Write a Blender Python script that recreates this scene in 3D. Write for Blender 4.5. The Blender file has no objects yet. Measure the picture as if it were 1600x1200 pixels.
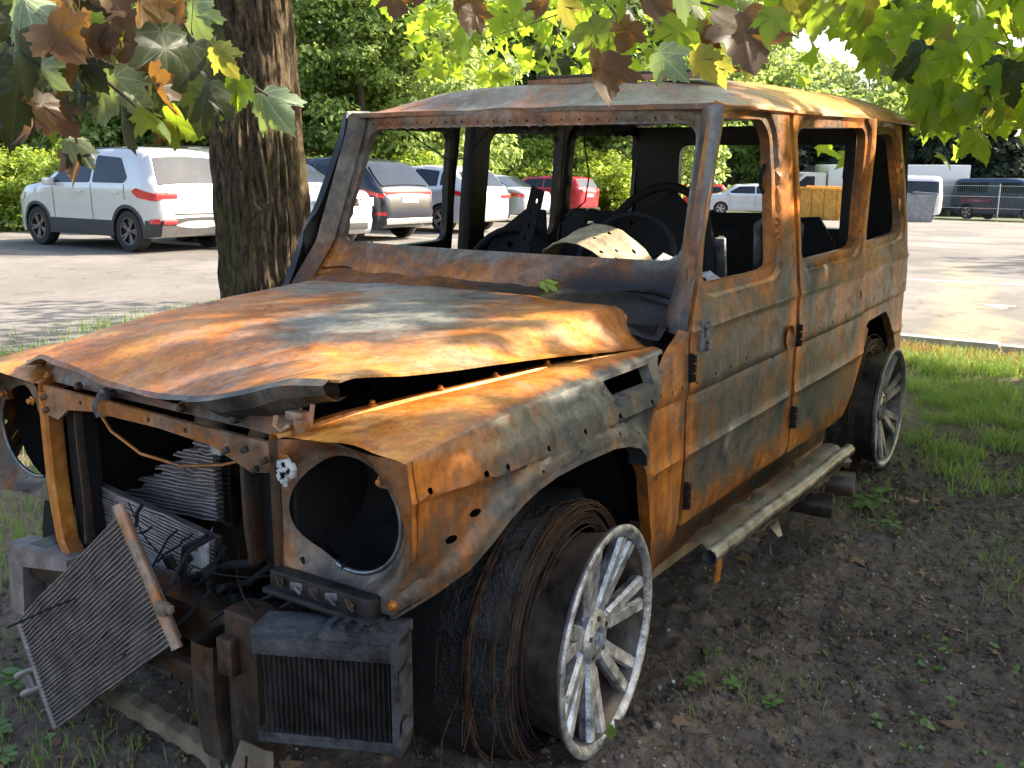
import bpy, bmesh, math, random
import numpy as np
from mathutils import Vector, Matrix, noise as mnoise
from mathutils.geometry import delaunay_2d_cdt

SC = bpy.context.scene
COL = SC.collection
random.seed(7)
RNG = np.random.default_rng(7)

# ------------------------------------------------------------------ camera
CAM = Vector((2.0677, 1.9837, 1.4956))
RT = Vector((-0.55492, 0.83190, 0.00137))
UP = Vector((-0.18419, -0.12446, 0.97498))
FW = Vector((-0.81126, -0.54079, -0.22229))
FPX = 1560.5
cd = bpy.data.cameras.new('camera')
cd.sensor_width = 36.0
cd.lens = 36.0 * FPX / 1600.0
cd.clip_start = 0.05
cd.clip_end = 2000.0
cam = bpy.data.objects.new('camera', cd)
COL.objects.link(cam)
m3 = Matrix((RT, UP, -FW)).transposed()
cam.matrix_world = Matrix.Translation(CAM) @ m3.to_4x4()
SC.camera = cam

# ------------------------------------------------------------------ sky, sun, exposure
SUN_AZ = Vector((-0.72, 0.694, 0)).normalized()
SUN_EL = math.radians(33.0)
S = Vector((SUN_AZ.x * math.cos(SUN_EL), SUN_AZ.y * math.cos(SUN_EL), math.sin(SUN_EL)))
world = bpy.data.worlds.new('World')
SC.world = world
world.use_nodes = True
wn = world.node_tree
bg = wn.nodes['Background']
sky = wn.nodes.new('ShaderNodeTexSky')
sky.sky_type = 'NISHITA'
sky.sun_disc = False
sky.sun_elevation = SUN_EL
sky.sun_rotation = math.atan2(S.x, S.y)
sky.air_density = 1.0
sky.dust_density = 4.0
sky.ozone_density = 0.6
wn.links.new(sky.outputs[0], bg.inputs[0])
bg.inputs[1].default_value = 0.15
sd = bpy.data.lights.new('sun', 'SUN')
sd.energy = 5.0
sd.angle = math.radians(0.53)
sd.color = (1.0, 0.90, 0.74)
sun = bpy.data.objects.new('sun', sd)
sun.rotation_euler = S.to_track_quat('Z', 'Y').to_euler()
sun.location = (-20, 20, 25)
COL.objects.link(sun)
SC.view_settings.view_transform = 'Standard'
SC.view_settings.look = 'None'
SC.view_settings.gamma = 1.0
SC.view_settings.exposure = 1.7
SC.view_settings.use_curve_mapping = False
SC.render.engine = 'CYCLES'
SC.cycles.max_bounces = 7
SC.cycles.diffuse_bounces = 4
SC.cycles.glossy_bounces = 3
SC.cycles.transmission_bounces = 5
SC.cycles.transparent_max_bounces = 6
SC.cycles.use_denoising = True
SC.cycles.sample_clamp_indirect = 6.0
SC.cycles.caustics_reflective = False
SC.cycles.caustics_refractive = False

def at(u, v, depth):
    "a point seen at photo position (u, v) of the 1600x1200 frame, depth metres away"
    return CAM + (FW + RT * ((u - 800) / FPX) + UP * ((600 - v) / FPX)) * depth

# ------------------------------------------------------------------ material helpers
MATS = {}
def newmat(name):
    m = bpy.data.materials.new(name)
    m.use_nodes = True
    nt = m.node_tree
    for n in list(nt.nodes):
        nt.nodes.remove(n)
    out = nt.nodes.new('ShaderNodeOutputMaterial')
    MATS[name] = m
    return m, nt, out
def nd(nt, typ, **kw):
    n = nt.nodes.new(typ)
    for k, v in kw.items():
        setattr(n, k, v)
    return n
def setin(n, **kw):
    for k, v in kw.items():
        n.inputs[k.replace('_', ' ')].default_value = v
def ramp(nt, src, stops, interp='LINEAR'):
    r = nd(nt, 'ShaderNodeValToRGB')
    r.color_ramp.interpolation = interp
    el = r.color_ramp.elements
    while len(el) < len(stops):
        el.new(0.5)
    for e, (p, c) in zip(el, stops):
        e.position = p
        e.color = (c[0], c[1], c[2], 1) if hasattr(c, '__len__') else (c, c, c, 1)
    nt.links.new(src, r.inputs[0])
    return r.outputs[0]
def math_(nt, op, a, b=None, clamp=False):
    n = nd(nt, 'ShaderNodeMath', operation=op)
    n.use_clamp = clamp
    for i, x in enumerate((a, b)):
        if x is None:
            continue
        if isinstance(x, (int, float)):
            n.inputs[i].default_value = x
        else:
            nt.links.new(x, n.inputs[i])
    return n.outputs[0]
def mixc(nt, f, a, b, typ='MIX'):
    n = nd(nt, 'ShaderNodeMix', data_type='RGBA', blend_type=typ)
    for i, x in ((0, f), (6, a), (7, b)):
        if isinstance(x, (int, float)):
            n.inputs[i].default_value = x
        elif isinstance(x, tuple):
            n.inputs[i].default_value = (*x, 1)
        else:
            nt.links.new(x, n.inputs[i])
    return n.outputs[2]
def coords(nt, scale=(1, 1, 1), kind='Object'):
    t = nd(nt, 'ShaderNodeTexCoord')
    mp = nd(nt, 'ShaderNodeMapping')
    mp.inputs['Scale'].default_value = scale
    nt.links.new(t.outputs[kind], mp.inputs[0])
    return mp.outputs[0]
def noisen(nt, vec, scale, detail=6, rough=0.6, dist=0.0):
    n = nd(nt, 'ShaderNodeTexNoise')
    setin(n, Scale=scale, Detail=detail, Roughness=rough, Distortion=dist)
    nt.links.new(vec, n.inputs['Vector'])
    return n.outputs[0]
def bump(nt, h, strength=0.3, dist=0.01, prev=None):
    b = nd(nt, 'ShaderNodeBump')
    setin(b, Strength=strength, Distance=dist)
    nt.links.new(h, b.inputs['Height'])
    if prev is not None:
        nt.links.new(prev, b.inputs['Normal'])
    return b.outputs[0]
def principled(nt, out, color, rough, metal=0.0, normal=None, spec=0.5, coat=0.0):
    p = nd(nt, 'ShaderNodeBsdfPrincipled')
    for k, x in (('Base Color', color), ('Roughness', rough), ('Metallic', metal)):
        if isinstance(x, (int, float)):
            p.inputs[k].default_value = x
        elif isinstance(x, tuple):
            p.inputs[k].default_value = (*x, 1)
        else:
            nt.links.new(x, p.inputs[k])
    p.inputs['Specular IOR Level'].default_value = spec
    p.inputs['Coat Weight'].default_value = coat
    if normal is not None:
        nt.links.new(normal, p.inputs['Normal'])
    nt.links.new(p.outputs[0], out.inputs[0])
    return p

def m_burnt(name, bias=0.0, soot=0.0, ash=0.0, seed=0.0, streak=0.25, dark=1.0, scale=1.0, cool=(0.050, 0.059, 0.064), mid=(0.104, 0.092, 0.078), metal=0.28):
    "burnt sheet metal: blue-grey scale, brown, orange rust, soot and pale ash; vertex colour 'tint' shifts rust/soot/ash"
    m, nt, out = newmat(name)
    vec = coords(nt)
    mp = nd(nt, 'ShaderNodeMapping')
    mp.inputs['Location'].default_value = (seed, seed * 1.7, seed * 0.6)
    nt.links.new(vec, mp.inputs[0])
    vec = mp.outputs[0]
    ms = nd(nt, 'ShaderNodeMapping')
    ms.inputs['Scale'].default_value = (16, 16, 1.6)
    nt.links.new(vec, ms.inputs[0])
    at_ = nd(nt, 'ShaderNodeAttribute', attribute_name='tint')
    sp = nd(nt, 'ShaderNodeSeparateColor')
    nt.links.new(at_.outputs['Color'], sp.inputs[0])
    n1 = noisen(nt, vec, 2.6 * scale, 9, 0.62, 0.9)
    n2 = noisen(nt, vec, 11 * scale, 8, 0.65, 1.4)
    n3 = noisen(nt, vec, 70, 4, 0.6)
    n4 = noisen(nt, ms.outputs[0], 1.0, 5, 0.6, 0.4)
    f = math_(nt, 'ADD', math_(nt, 'MULTIPLY', n1, 1.05), math_(nt, 'MULTIPLY', n2, 0.34))
    f = math_(nt, 'ADD', f, math_(nt, 'MULTIPLY', n4, streak * 1.3))
    f = math_(nt, 'ADD', f, math_(nt, 'MULTIPLY', n3, 0.10))
    f = math_(nt, 'ADD', f, bias - 0.245 - streak * 0.65)
    f = math_(nt, 'ADD', f, math_(nt, 'MULTIPLY', sp.outputs[0], 0.5))
    d = dark
    colr = ramp(nt, f, [(0.26, tuple(c * d for c in cool)), (0.38, tuple(c * d for c in mid)),
                        (0.44, (0.155*d, 0.100*d, 0.062*d)), (0.52, (0.24*d, 0.098*d, 0.033*d)),
                        (0.63, (0.42*d, 0.135*d, 0.020*d)), (0.76, (0.56*d, 0.19*d, 0.024*d)),
                        (0.90, (0.60*d, 0.27*d, 0.055*d))])
    # pale ash: cloudy patches and fine flecks
    a1 = noisen(nt, vec, 5.3, 8, 0.7, 0.8)
    af = math_(nt, 'ADD', math_(nt, 'MULTIPLY', sp.outputs[2], 0.55), ash)
    af = math_(nt, 'MULTIPLY', ramp(nt, math_(nt, 'ADD', a1, math_(nt, 'MULTIPLY', af, 0.35)), [(0.52, 0), (0.72, 1)]), math_(nt, 'ADD', af, 0.22), True)
    colr = mixc(nt, af, colr, (0.36, 0.335, 0.28))
    fl = ramp(nt, noisen(nt, vec, 130, 3, 0.5), [(0.69, 0), (0.76, 0.55)])
    colr = mixc(nt, fl, colr, (0.36, 0.33, 0.27))
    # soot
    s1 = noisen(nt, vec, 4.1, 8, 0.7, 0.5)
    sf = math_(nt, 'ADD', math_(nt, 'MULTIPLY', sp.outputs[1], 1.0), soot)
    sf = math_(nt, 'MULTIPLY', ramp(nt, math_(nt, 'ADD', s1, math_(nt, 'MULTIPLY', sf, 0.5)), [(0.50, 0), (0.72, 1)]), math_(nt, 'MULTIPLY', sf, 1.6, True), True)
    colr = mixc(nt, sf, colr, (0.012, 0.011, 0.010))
    dk = ramp(nt, n3, [(0.28, 0.78), (0.44, 1.0)])
    colr = mixc(nt, 1.0, colr, dk, 'MULTIPLY')
    n5 = noisen(nt, vec, 26 * scale, 8, 0.72, 2.2)
    colr = mixc(nt, 1.0, colr, ramp(nt, n5, [(0.28, 0.72), (0.42, 0.98), (0.62, 1.0), (0.76, 1.15)]), 'MULTIPLY')
    # flaking scale: small cells that are darker or paler than their surroundings
    vc = nd(nt, 'ShaderNodeTexVoronoi'); vc.inputs['Scale'].default_value = 42
    wj = nd(nt, 'ShaderNodeVectorMath', operation='ADD'); nj = nd(nt, 'ShaderNodeTexNoise'); nj.inputs['Scale'].default_value = 30; nj.inputs['Detail'].default_value = 3
    nt.links.new(vec, nj.inputs['Vector'])
    sj = nd(nt, 'ShaderNodeVectorMath', operation='SCALE'); sj.inputs['Scale'].default_value = .03
    nt.links.new(nj.outputs['Color'], sj.inputs[0]); nt.links.new(vec, wj.inputs[0]); nt.links.new(sj.outputs[0], wj.inputs[1])
    nt.links.new(wj.outputs[0], vc.inputs['Vector'])
    vs_ = nd(nt, 'ShaderNodeSeparateColor'); nt.links.new(vc.outputs['Color'], vs_.inputs[0])
    fk = ramp(nt, vs_.outputs[0], [(0.0, 0.6), (0.20, 0.6), (0.22, 1.0), (0.88, 1.0), (0.90, 1.35)], 'LINEAR')
    fm = ramp(nt, noisen(nt, vec, 6.5, 6, 0.7, 0.6), [(0.54, 0.0), (0.64, 0.5)])
    colr = mixc(nt, fm, colr, mixc(nt, 1.0, colr, fk, 'MULTIPLY'))
    # vertical run marks
    mr = nd(nt, 'ShaderNodeMapping'); mr.inputs['Scale'].default_value = (60, 60, 2.2); nt.links.new(vec, mr.inputs[0])
    colr = mixc(nt, 0.42, colr, mixc(nt, 1.0, colr, ramp(nt, noisen(nt, mr.outputs[0], 1.0, 4, 0.6, 0.2), [(0.36, 0.55), (0.50, 1.0), (0.66, 1.28)]), 'MULTIPLY'))
    # heat-scale flow marks
    wv = nd(nt, 'ShaderNodeTexWave', wave_type='BANDS', bands_direction='DIAGONAL')
    setin(wv, Scale=5.0, Distortion=14.0, Detail=5.0, Detail_Scale=1.3, Detail_Roughness=0.65)
    nt.links.new(vec, wv.inputs['Vector'])
    colr = mixc(nt, 0.38, colr, mixc(nt, 1.0, colr, ramp(nt, wv.outputs[1], [(0.1, 0.62), (0.5, 1.0), (0.9, 1.22)]), 'MULTIPLY'))
    rg = ramp(nt, math_(nt, 'ADD', math_(nt, 'MULTIPLY', n2, 0.6), math_(nt, 'MULTIPLY', n5, 0.4)), [(0.36, 0.26), (0.62, 0.58)])
    h = math_(nt, 'ADD', math_(nt, 'MULTIPLY', n3, 0.5), math_(nt, 'ADD', math_(nt, 'MULTIPLY', n2, 0.7), math_(nt, 'MULTIPLY', n5, 0.7)))
    h = math_(nt, 'ADD', h, math_(nt, 'MULTIPLY', math_(nt, 'MULTIPLY', fm, vs_.outputs[0]), 0.35))
    nrm = bump(nt, h, 0.34, 0.005)
    principled(nt, out, colr, rg, metal, nrm, 0.5)
    return m

def m_simple(name, color, rough=0.6, metal=0.0, var=0.25, scale=12, bumpy=0.15, bd=0.004, coat=0.0, spec=0.5, c2=None):
    m, nt, out = newmat(name)
    vec = coords(nt)
    n = noisen(nt, vec, scale, 7, 0.65)
    lo = tuple(c * (1 - var) for c in color) if c2 is None else c2
    hi = tuple(min(1, c * (1 + var)) for c in color)
    colr = ramp(nt, n, [(0.32, lo), (0.68, hi)])
    rg = ramp(nt, n, [(0.3, max(0.02, rough - 0.08)), (0.7, min(1, rough + 0.08))])
    nrm = bump(nt, noisen(nt, vec, scale * 5, 4), bumpy, bd) if bumpy > 0 else None
    principled(nt, out, colr, rg, metal, nrm, spec, coat)
    return m

def m_leaf(name, color, c2, trans, tw=0.45, rough=0.5, spec=0.35, veins=False):
    m, nt, out = newmat(name)
    g = nd(nt, 'ShaderNodeNewGeometry')
    isl = g.outputs['Random Per Island']
    oi = nd(nt, 'ShaderNodeObjectInfo')
    r = math_(nt, 'FRACT', math_(nt, 'ADD', isl, oi.outputs['Random']))
    vec = coords(nt)
    n = noisen(nt, vec, 40, 5, 0.6)
    base = mixc(nt, r, color, c2)
    base = mixc(nt, ramp(nt, n, [(0.35, 0.0), (0.75, 0.35)]), base, tuple(x * 0.55 for x in color))
    tr = mixc(nt, r, trans, tuple(x * 0.7 for x in trans))
    if veins:
        sx = nd(nt, 'ShaderNodeSeparateXYZ'); nt.links.new(vec, sx.inputs[0])
        ang = math_(nt, 'ARCTAN2', sx.outputs[0], sx.outputs[1])
        w = math_(nt, 'PINGPONG', math_(nt, 'ABSOLUTE', ang), 0.36)
        rad = math_(nt, 'SQRT', math_(nt, 'ADD', math_(nt, 'MULTIPLY', sx.outputs[0], sx.outputs[0]), math_(nt, 'MULTIPLY', sx.outputs[1], sx.outputs[1])))
        w2 = math_(nt, 'PINGPONG', math_(nt, 'ADD', math_(nt, 'MULTIPLY', math_(nt, 'ABSOLUTE', ang), 0.0), math_(nt, 'SUBTRACT', rad, math_(nt, 'MULTIPLY', w, 0.5))), 0.075)
        v1 = ramp(nt, math_(nt, 'MULTIPLY', w, rad), [(0.006, 1), (0.020, 0)])
        v2 = math_(nt, 'MULTIPLY', ramp(nt, w2, [(0.004, 1), (0.014, 0)]), 0.35)
        vf = math_(nt, 'MULTIPLY', math_(nt, 'MAXIMUM', v1, v2), 0.55)
        base = mixc(nt, vf, base, tuple(min(1, x * 2.2 + .03) for x in c2))
        tr = mixc(nt, vf, tr, tuple(x * .55 for x in trans))
        base = mixc(nt, ramp(nt, noisen(nt, vec, 6, 5, .7), [(.60, 0), (.70, .5)]), base, (.10, .055, .025))
    p = nd(nt, 'ShaderNodeBsdfPrincipled')
    nt.links.new(base, p.inputs['Base Color'])
    p.inputs['Roughness'].default_value = rough
    p.inputs['Specular IOR Level'].default_value = spec
    t = nd(nt, 'ShaderNodeBsdfTranslucent')
    nt.links.new(tr, t.inputs[0])
    mx = nd(nt, 'ShaderNodeMixShader')
    mx.inputs[0].default_value = tw
    nt.links.new(p.outputs[0], mx.inputs[1])
    nt.links.new(t.outputs[0], mx.inputs[2])
    nt.links.new(mx.outputs[0], out.inputs[0])
    return m

# ------------------------------------------------------------------ mesh helpers
class MB:
    def __init__(self):
        self.v, self.f = [], []
    def add(self, vs, fs):
        o = len(self.v)
        self.v += [tuple(p) for p in vs]
        self.f += [tuple(i + o for i in q) for q in fs]
        return self
    def box(self, c, s, rot=None, bev=0.0):
        x, y, z = s[0] / 2, s[1] / 2, s[2] / 2
        if bev <= 0:
            vs = [Vector((a, b, d)) for a in (-x, x) for b in (-y, y) for d in (-z, z)]
            fs = [(0, 1, 3, 2), (4, 6, 7, 5), (0, 4, 5, 1), (2, 3, 7, 6), (0, 2, 6, 4), (1, 5, 7, 3)]
        else:
            bm = bmesh.new()
            bmesh.ops.create_cube(bm, size=1.0)
            bmesh.ops.scale(bm, vec=s, verts=bm.verts)
            bmesh.ops.bevel(bm, geom=bm.edges[:], offset=bev, segments=2, affect='EDGES', profile=0.6)
            bm.verts.index_update()
            vs = [v.co.copy() for v in bm.verts]
            fs = [tuple(v.index for v in f.verts) for f in bm.faces]
            bm.free()
        if rot is not None:
            vs = [rot @ p for p in vs]
        return self.add([p + Vector(c) for p in vs], fs)
    def hexa(self, p):
        "8 corners: four of one end (in order) then four of the other end"
        return self.add(p, [(3, 2, 1, 0), (4, 5, 6, 7), (0, 1, 5, 4), (1, 2, 6, 5), (2, 3, 7, 6), (3, 0, 4, 7)])
    def tube(self, pts, r, n=8, cap=True, flat=None):
        pts = [Vector(p) for p in pts]
        rs = r if hasattr(r, '__len__') else [r] * len(pts)
        vs, fs = [], []
        prev = None
        for i, p in enumerate(pts):
            d = (pts[min(i + 1, len(pts) - 1)] - pts[max(i - 1, 0)])
            d = d.normalized() if d.length > 1e-9 else Vector((0, 0, 1))
            if prev is None:
                a = d.orthogonal().normalized()
            else:
                a = (prev - d * prev.dot(d))
                a = a.normalized() if a.length > 1e-6 else d.orthogonal().normalized()
            prev = a
            b = d.cross(a)
            for k in range(n):
                t = 2 * math.pi * k / n
                vs.append(p + (a * math.cos(t) + b * math.sin(t)) * rs[i])
        for i in range(len(pts) - 1):
            for k in range(n):
                k2 = (k + 1) % n
                fs.append((i * n + k, i * n + k2, (i + 1) * n + k2, (i + 1) * n + k))
        if cap:
            fs.append(tuple(reversed(range(n))))
            fs.append(tuple(range((len(pts) - 1) * n, len(pts) * n)))
        return self.add(vs, fs)
    def lathe(self, prof, n=48, axis='y', closed=False, fn=None):
        "prof: list of (radius, axial); around the y axis"
        vs, fs = [], []
        m = len(prof)
        for k in range(n):
            t = 2 * math.pi * k / n
            for r, a in prof:
                rr = r if fn is None else r + fn(t, a, r)
                vs.append(Vector((rr * math.cos(t), a, rr * math.sin(t))))
        for k in range(n):
            k2 = (k + 1) % n
            for j in range(m if closed else m - 1):
                j2 = (j + 1) % m
                fs.append((k * m + j, k * m + j2, k2 * m + j2, k2 * m + j))
        return self.add(vs, fs)
    def grid(self, P, flip=False):
        "P[i][j] points"
        n, m = len(P), len(P[0])
        vs = [p for row in P for p in row]
        fs = []
        for i in range(n - 1):
            for j in range(m - 1):
                q = (i * m + j, i * m + j + 1, (i + 1) * m + j + 1, (i + 1) * m + j)
                fs.append(q[::-1] if flip else q)
        return self.add(vs, fs)
    def mirror(self):
        self.v = [(p[0], -p[1], p[2]) for p in self.v]
        self.f = [q[::-1] for q in self.f]
        return self
    def shift(self, d):
        self.v = [(p[0] + d[0], p[1] + d[1], p[2] + d[2]) for p in self.v]
        return self
    def xform(self, M):
        self.v = [tuple(M @ Vector(p)) for p in self.v]
        return self
    def mesh(self, name, smooth=None, merge=0.0):
        me = bpy.data.meshes.new(name)
        me.from_pydata(self.v, [], self.f)
        if merge > 0:
            bm = bmesh.new(); bm.from_mesh(me)
            bmesh.ops.remove_doubles(bm, verts=bm.verts, dist=merge)
            bmesh.ops.recalc_face_normals(bm, faces=bm.faces)
            bm.to_mesh(me); bm.free()
        me.validate()
        if smooth is not None:
            for p in me.polygons:
                p.use_smooth = True
            if smooth < 179:
                me.set_sharp_from_angle(angle=math.radians(smooth))
        return me
    def build(self, name, mat, parent=None, smooth=None, merge=0.0, tint=None):
        me = self.mesh(name, smooth, merge)
        if tint is not None:
            set_tint(me, tint)
        return link(name, me, mat, parent)

def link(name, me, mat, parent=None, loc=None):
    o = bpy.data.objects.new(name, me)
    COL.objects.link(o)
    if mat is not None and me is not None and not me.materials:
        me.materials.append(MATS[mat] if isinstance(mat, str) else mat)
    if parent is not None:
        o.parent = parent
    if loc is not None:
        o.location = loc
    return o
def empty(name, loc=(0, 0, 0), rz=0.0):
    o = bpy.data.objects.new(name, None)
    o.empty_display_size = 0.2
    COL.objects.link(o)
    o.location = loc
    o.rotation_euler = (0, 0, rz)
    return o
def tag(o, label, cat, group=None):
    o['label'] = label
    o['category'] = cat
    if group:
        o['group'] = group
    return o
def kind(o, k, label=None):
    o['kind'] = k
    if label:
        o['label'] = label
    return o
def set_tint(me, fn):
    a = me.color_attributes.new('tint', 'FLOAT_COLOR', 'POINT')
    buf = np.zeros((len(me.vertices), 4), np.float32)
    for i, v in enumerate(me.vertices):
        t = fn(v.co)
        buf[i, :3] = t
        buf[i, 3] = 1
    a.data.foreach_set('color', buf.ravel())

def fbm(p, sc=1.0, oct=4):
    return mnoise.fractal(Vector(p) * sc, 1.0, 2.0, oct)
def sstep(a, b, x):
    t = min(1.0, max(0.0, (x - a) / (b - a)))
    return t * t * (3 - 2 * t)
def inpoly(P, poly):
    x, y = P[:, 0], P[:, 1]
    ins = np.zeros(len(P), bool)
    n = len(poly)
    for i in range(n):
        x1, y1 = poly[i]; x2, y2 = poly[(i + 1) % n]
        c = ((y1 > y) != (y2 > y))
        with np.errstate(divide='ignore', invalid='ignore'):
            xi = (x2 - x1) * (y - y1) / (y2 - y1 + 1e-15) + x1
        ins ^= c & (x < xi)
    return ins
def segdist(P, poly, closed=True):
    d = np.full(len(P), 1e9)
    n = len(poly)
    for i in range(n if closed else n - 1):
        a = np.array(poly[i]); b = np.array(poly[(i + 1) % n])
        ab = b - a
        t = np.clip(((P - a) @ ab) / (ab @ ab + 1e-15), 0, 1)
        d = np.minimum(d, np.linalg.norm(P - (a + t[:, None] * ab), axis=1))
    return d
def rounded(poly, r, n=4):
    out = []
    m = len(poly)
    for i in range(m):
        p0, p1, p2 = (Vector(poly[j % m]) for j in (i - 1, i, i + 1))
        d0, d2 = (p0 - p1), (p2 - p1)
        rr = min(r, d0.length * 0.45, d2.length * 0.45)
        a, b = p1 + d0.normalized() * rr, p1 + d2.normalized() * rr
        for k in range(n + 1):
            t = k / n
            q = a * (1 - t) ** 2 + p1 * 2 * t * (1 - t) + b * t ** 2
            out.append((q.x, q.y))
    return out
def ellipse(cx, cy, rx, ry, n=28):
    return [(cx + rx * math.cos(2 * math.pi * k / n), cy + ry * math.sin(2 * math.pi * k / n)) for k in range(n)]
def resample(poly, step):
    out = []
    m = len(poly)
    for i in range(m):
        a, b = np.array(poly[i]), np.array(poly[(i + 1) % m])
        L = np.linalg.norm(b - a)
        if L < 1e-6:
            continue
        k = max(1, int(round(L / step)))
        for j in range(k):
            out.append(tuple(a + (b - a) * j / k))
    return out
def cdt2(outline, holes=(), step=0.03, rows=(), extra=()):
    "triangulated 2-D sheet with clean edges and interior points; rows: second coordinates that get a row of points"
    loops = [resample(outline, step)] + [resample(h, step * 0.7) for h in holes]
    pts, edges = [], []
    for lp in loops:
        o = len(pts)
        pts += lp
        edges += [(o + i, o + (i + 1) % len(lp)) for i in range(len(lp))]
    A = np.array(outline)
    x0, y0 = A.min(0); x1, y1 = A.max(0)
    ys = list(np.arange(y0 + step * 0.6, y1, step * 0.87))
    G = []
    for j, y in enumerate(ys):
        if rows and min(abs(y - r) for r in rows) < step * 0.45:
            continue
        for x in np.arange(x0 + (0.5 if j % 2 else 0.1) * step, x1, step):
            G.append((x, y))
    for r in rows:
        for x in np.arange(x0 + step * 0.3, x1, step):
            G.append((x, r))
    G += list(extra)
    G = np.array(G) if G else np.zeros((0, 2))
    if len(G):
        ok = inpoly(G, outline)
        dd = segdist(G, loops[0])
        for h in holes:
            ok &= ~inpoly(G, h)
            dd = np.minimum(dd, segdist(G, h))
        ok &= dd > step * 0.3
        G = G[ok]
    allp = [Vector(p) for p in pts] + [Vector(p) for p in G]
    vo, eo, fo, *_ = delaunay_2d_cdt(allp, edges, [], 0, 1e-6)
    V = np.array([(v.x, v.y) for v in vo])
    F = [tuple(f) for f in fo]
    cen = np.array([V[list(f)].mean(0) for f in F])
    ok = inpoly(cen, outline)
    for h in holes:
        ok &= ~inpoly(cen, h)
    return V, [f for f, k in zip(F, ok) if k]
def sheet(V, F, fn, thick, out=(0, 1, 0), mb=None):
    "map a 2-D sheet to 3-D with fn(a, b) and give it thickness away from `out`"
    mb = mb or MB()
    P = [Vector(fn(a, b)) for a, b in V]
    out = Vector(out)
    N = [Vector() for _ in P]
    F2 = []
    for f in F:
        n = (P[f[1]] - P[f[0]]).cross(P[f[2]] - P[f[0]])
        if n.dot(out) < 0:
            f = f[::-1]; n = -n
        F2.append(f)
        for i in f:
            N[i] += n
    cnt = {}
    for f in F2:
        for i in range(len(f)):
            e = (f[i], f[(i + 1) % len(f)])
            k = (min(e), max(e))
            cnt.setdefault(k, []).append(e)
    n0 = len(P)
    if thick > 0:
        B = [p - n.normalized() * thick if n.length > 0 else p for p, n in zip(P, N)]
        FF = F2 + [tuple(i + n0 for i in f[::-1]) for f in F2]
        for k, es in cnt.items():
            if len(es) == 1:
                a, b = es[0]
                FF.append((b, a, a + n0, b + n0))
        mb.add(P + B, FF)
    else:
        mb.add(P, F2)
    return mb
def panel(outline, holes, step, fn, thick, out, rows=(), extra=(), mb=None):
    V, F = cdt2(outline, holes, step, rows, extra)
    return sheet(V, F, fn, thick, out, mb)
def offring(poly, d):
    "poly offset outwards by d (for stamped frames round an opening)"
    n = len(poly)
    c = np.mean(np.array(poly), 0)
    out = []
    for i in range(n):
        a, b = np.array(poly[i - 1]), np.array(poly[(i + 1) % n])
        t = b - a
        nn = np.array([t[1], -t[0]]); nn /= (np.linalg.norm(nn) + 1e-9)
        p = np.array(poly[i])
        if nn @ (p - c) < 0:
            nn = -nn
        out.append(tuple(p + nn * d))
    return out

# ------------------------------------------------------------------ fast leaf meshes
def rand_rot(n, nrm=None, tilt=0.6, rng=RNG):
    "n rotation matrices; with nrm the leaf's z axis scatters round that direction"
    if nrm is None:
        z = rng.normal(size=(n, 3))
    else:
        z = np.asarray(nrm) + rng.normal(size=(n, 3)) * tilt
    z /= np.linalg.norm(z, axis=1)[:, None] + 1e-9
    a = rng.normal(size=(n, 3))
    x = np.cross(a, z); x /= np.linalg.norm(x, axis=1)[:, None] + 1e-9
    y = np.cross(z, x)
    return np.stack([x, y, z], axis=2)
def leafmesh(name, P, size, R, tv, tf):
    P = np.asarray(P, float); n = len(P)
    tv = np.asarray(tv, float); tf = np.asarray(tf, int)
    V = np.einsum('nij,kj->nki', R, tv) * np.asarray(size).reshape(-1, 1, 1) + P[:, None, :]
    F = (tf[None] + (np.arange(n) * len(tv))[:, None, None]).reshape(-1, 3)
    me = bpy.data.meshes.new(name)
    me.vertices.add(n * len(tv))
    me.vertices.foreach_set('co', V.reshape(-1).astype(np.float32))
    me.loops.add(F.size)
    me.loops.foreach_set('vertex_index', F.reshape(-1).astype(np.int32))
    me.polygons.add(len(F))
    me.polygons.foreach_set('loop_start', (np.arange(len(F)) * 3).astype(np.int32))
    me.polygons.foreach_set('loop_total', np.full(len(F), 3, np.int32))
    me.update(calc_edges=True)
    return me
CARD_V = [(0, -0.5, 0), (0.34, -0.08, 0.10), (0, 0.5, 0.02), (-0.34, -0.08, 0.10), (0, -0.05, -0.02)]
CARD_F = [(0, 1, 4), (1, 2, 4), (2, 3, 4), (3, 0, 4)]
def maple_outline():
    half = [(0.0, 0.0), (0.05, -0.06), (0.17, -0.13), (0.27, -0.10), (0.33, -0.02), (0.45, -0.01), (0.42, 0.07), (0.46, 0.14), (0.40, 0.20), (0.50, 0.27), (0.55, 0.36),
            (0.61, 0.50), (0.52, 0.49), (0.47, 0.55), (0.39, 0.51), (0.31, 0.49), (0.28, 0.55), (0.30, 0.64), (0.25, 0.70), (0.24, 0.80), (0.15, 0.82), (0.12, 0.92), (0.05, 0.95), (0.0, 1.06)]
    return half + [(-x, y) for x, y in half[-2:0:-1]]
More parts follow.
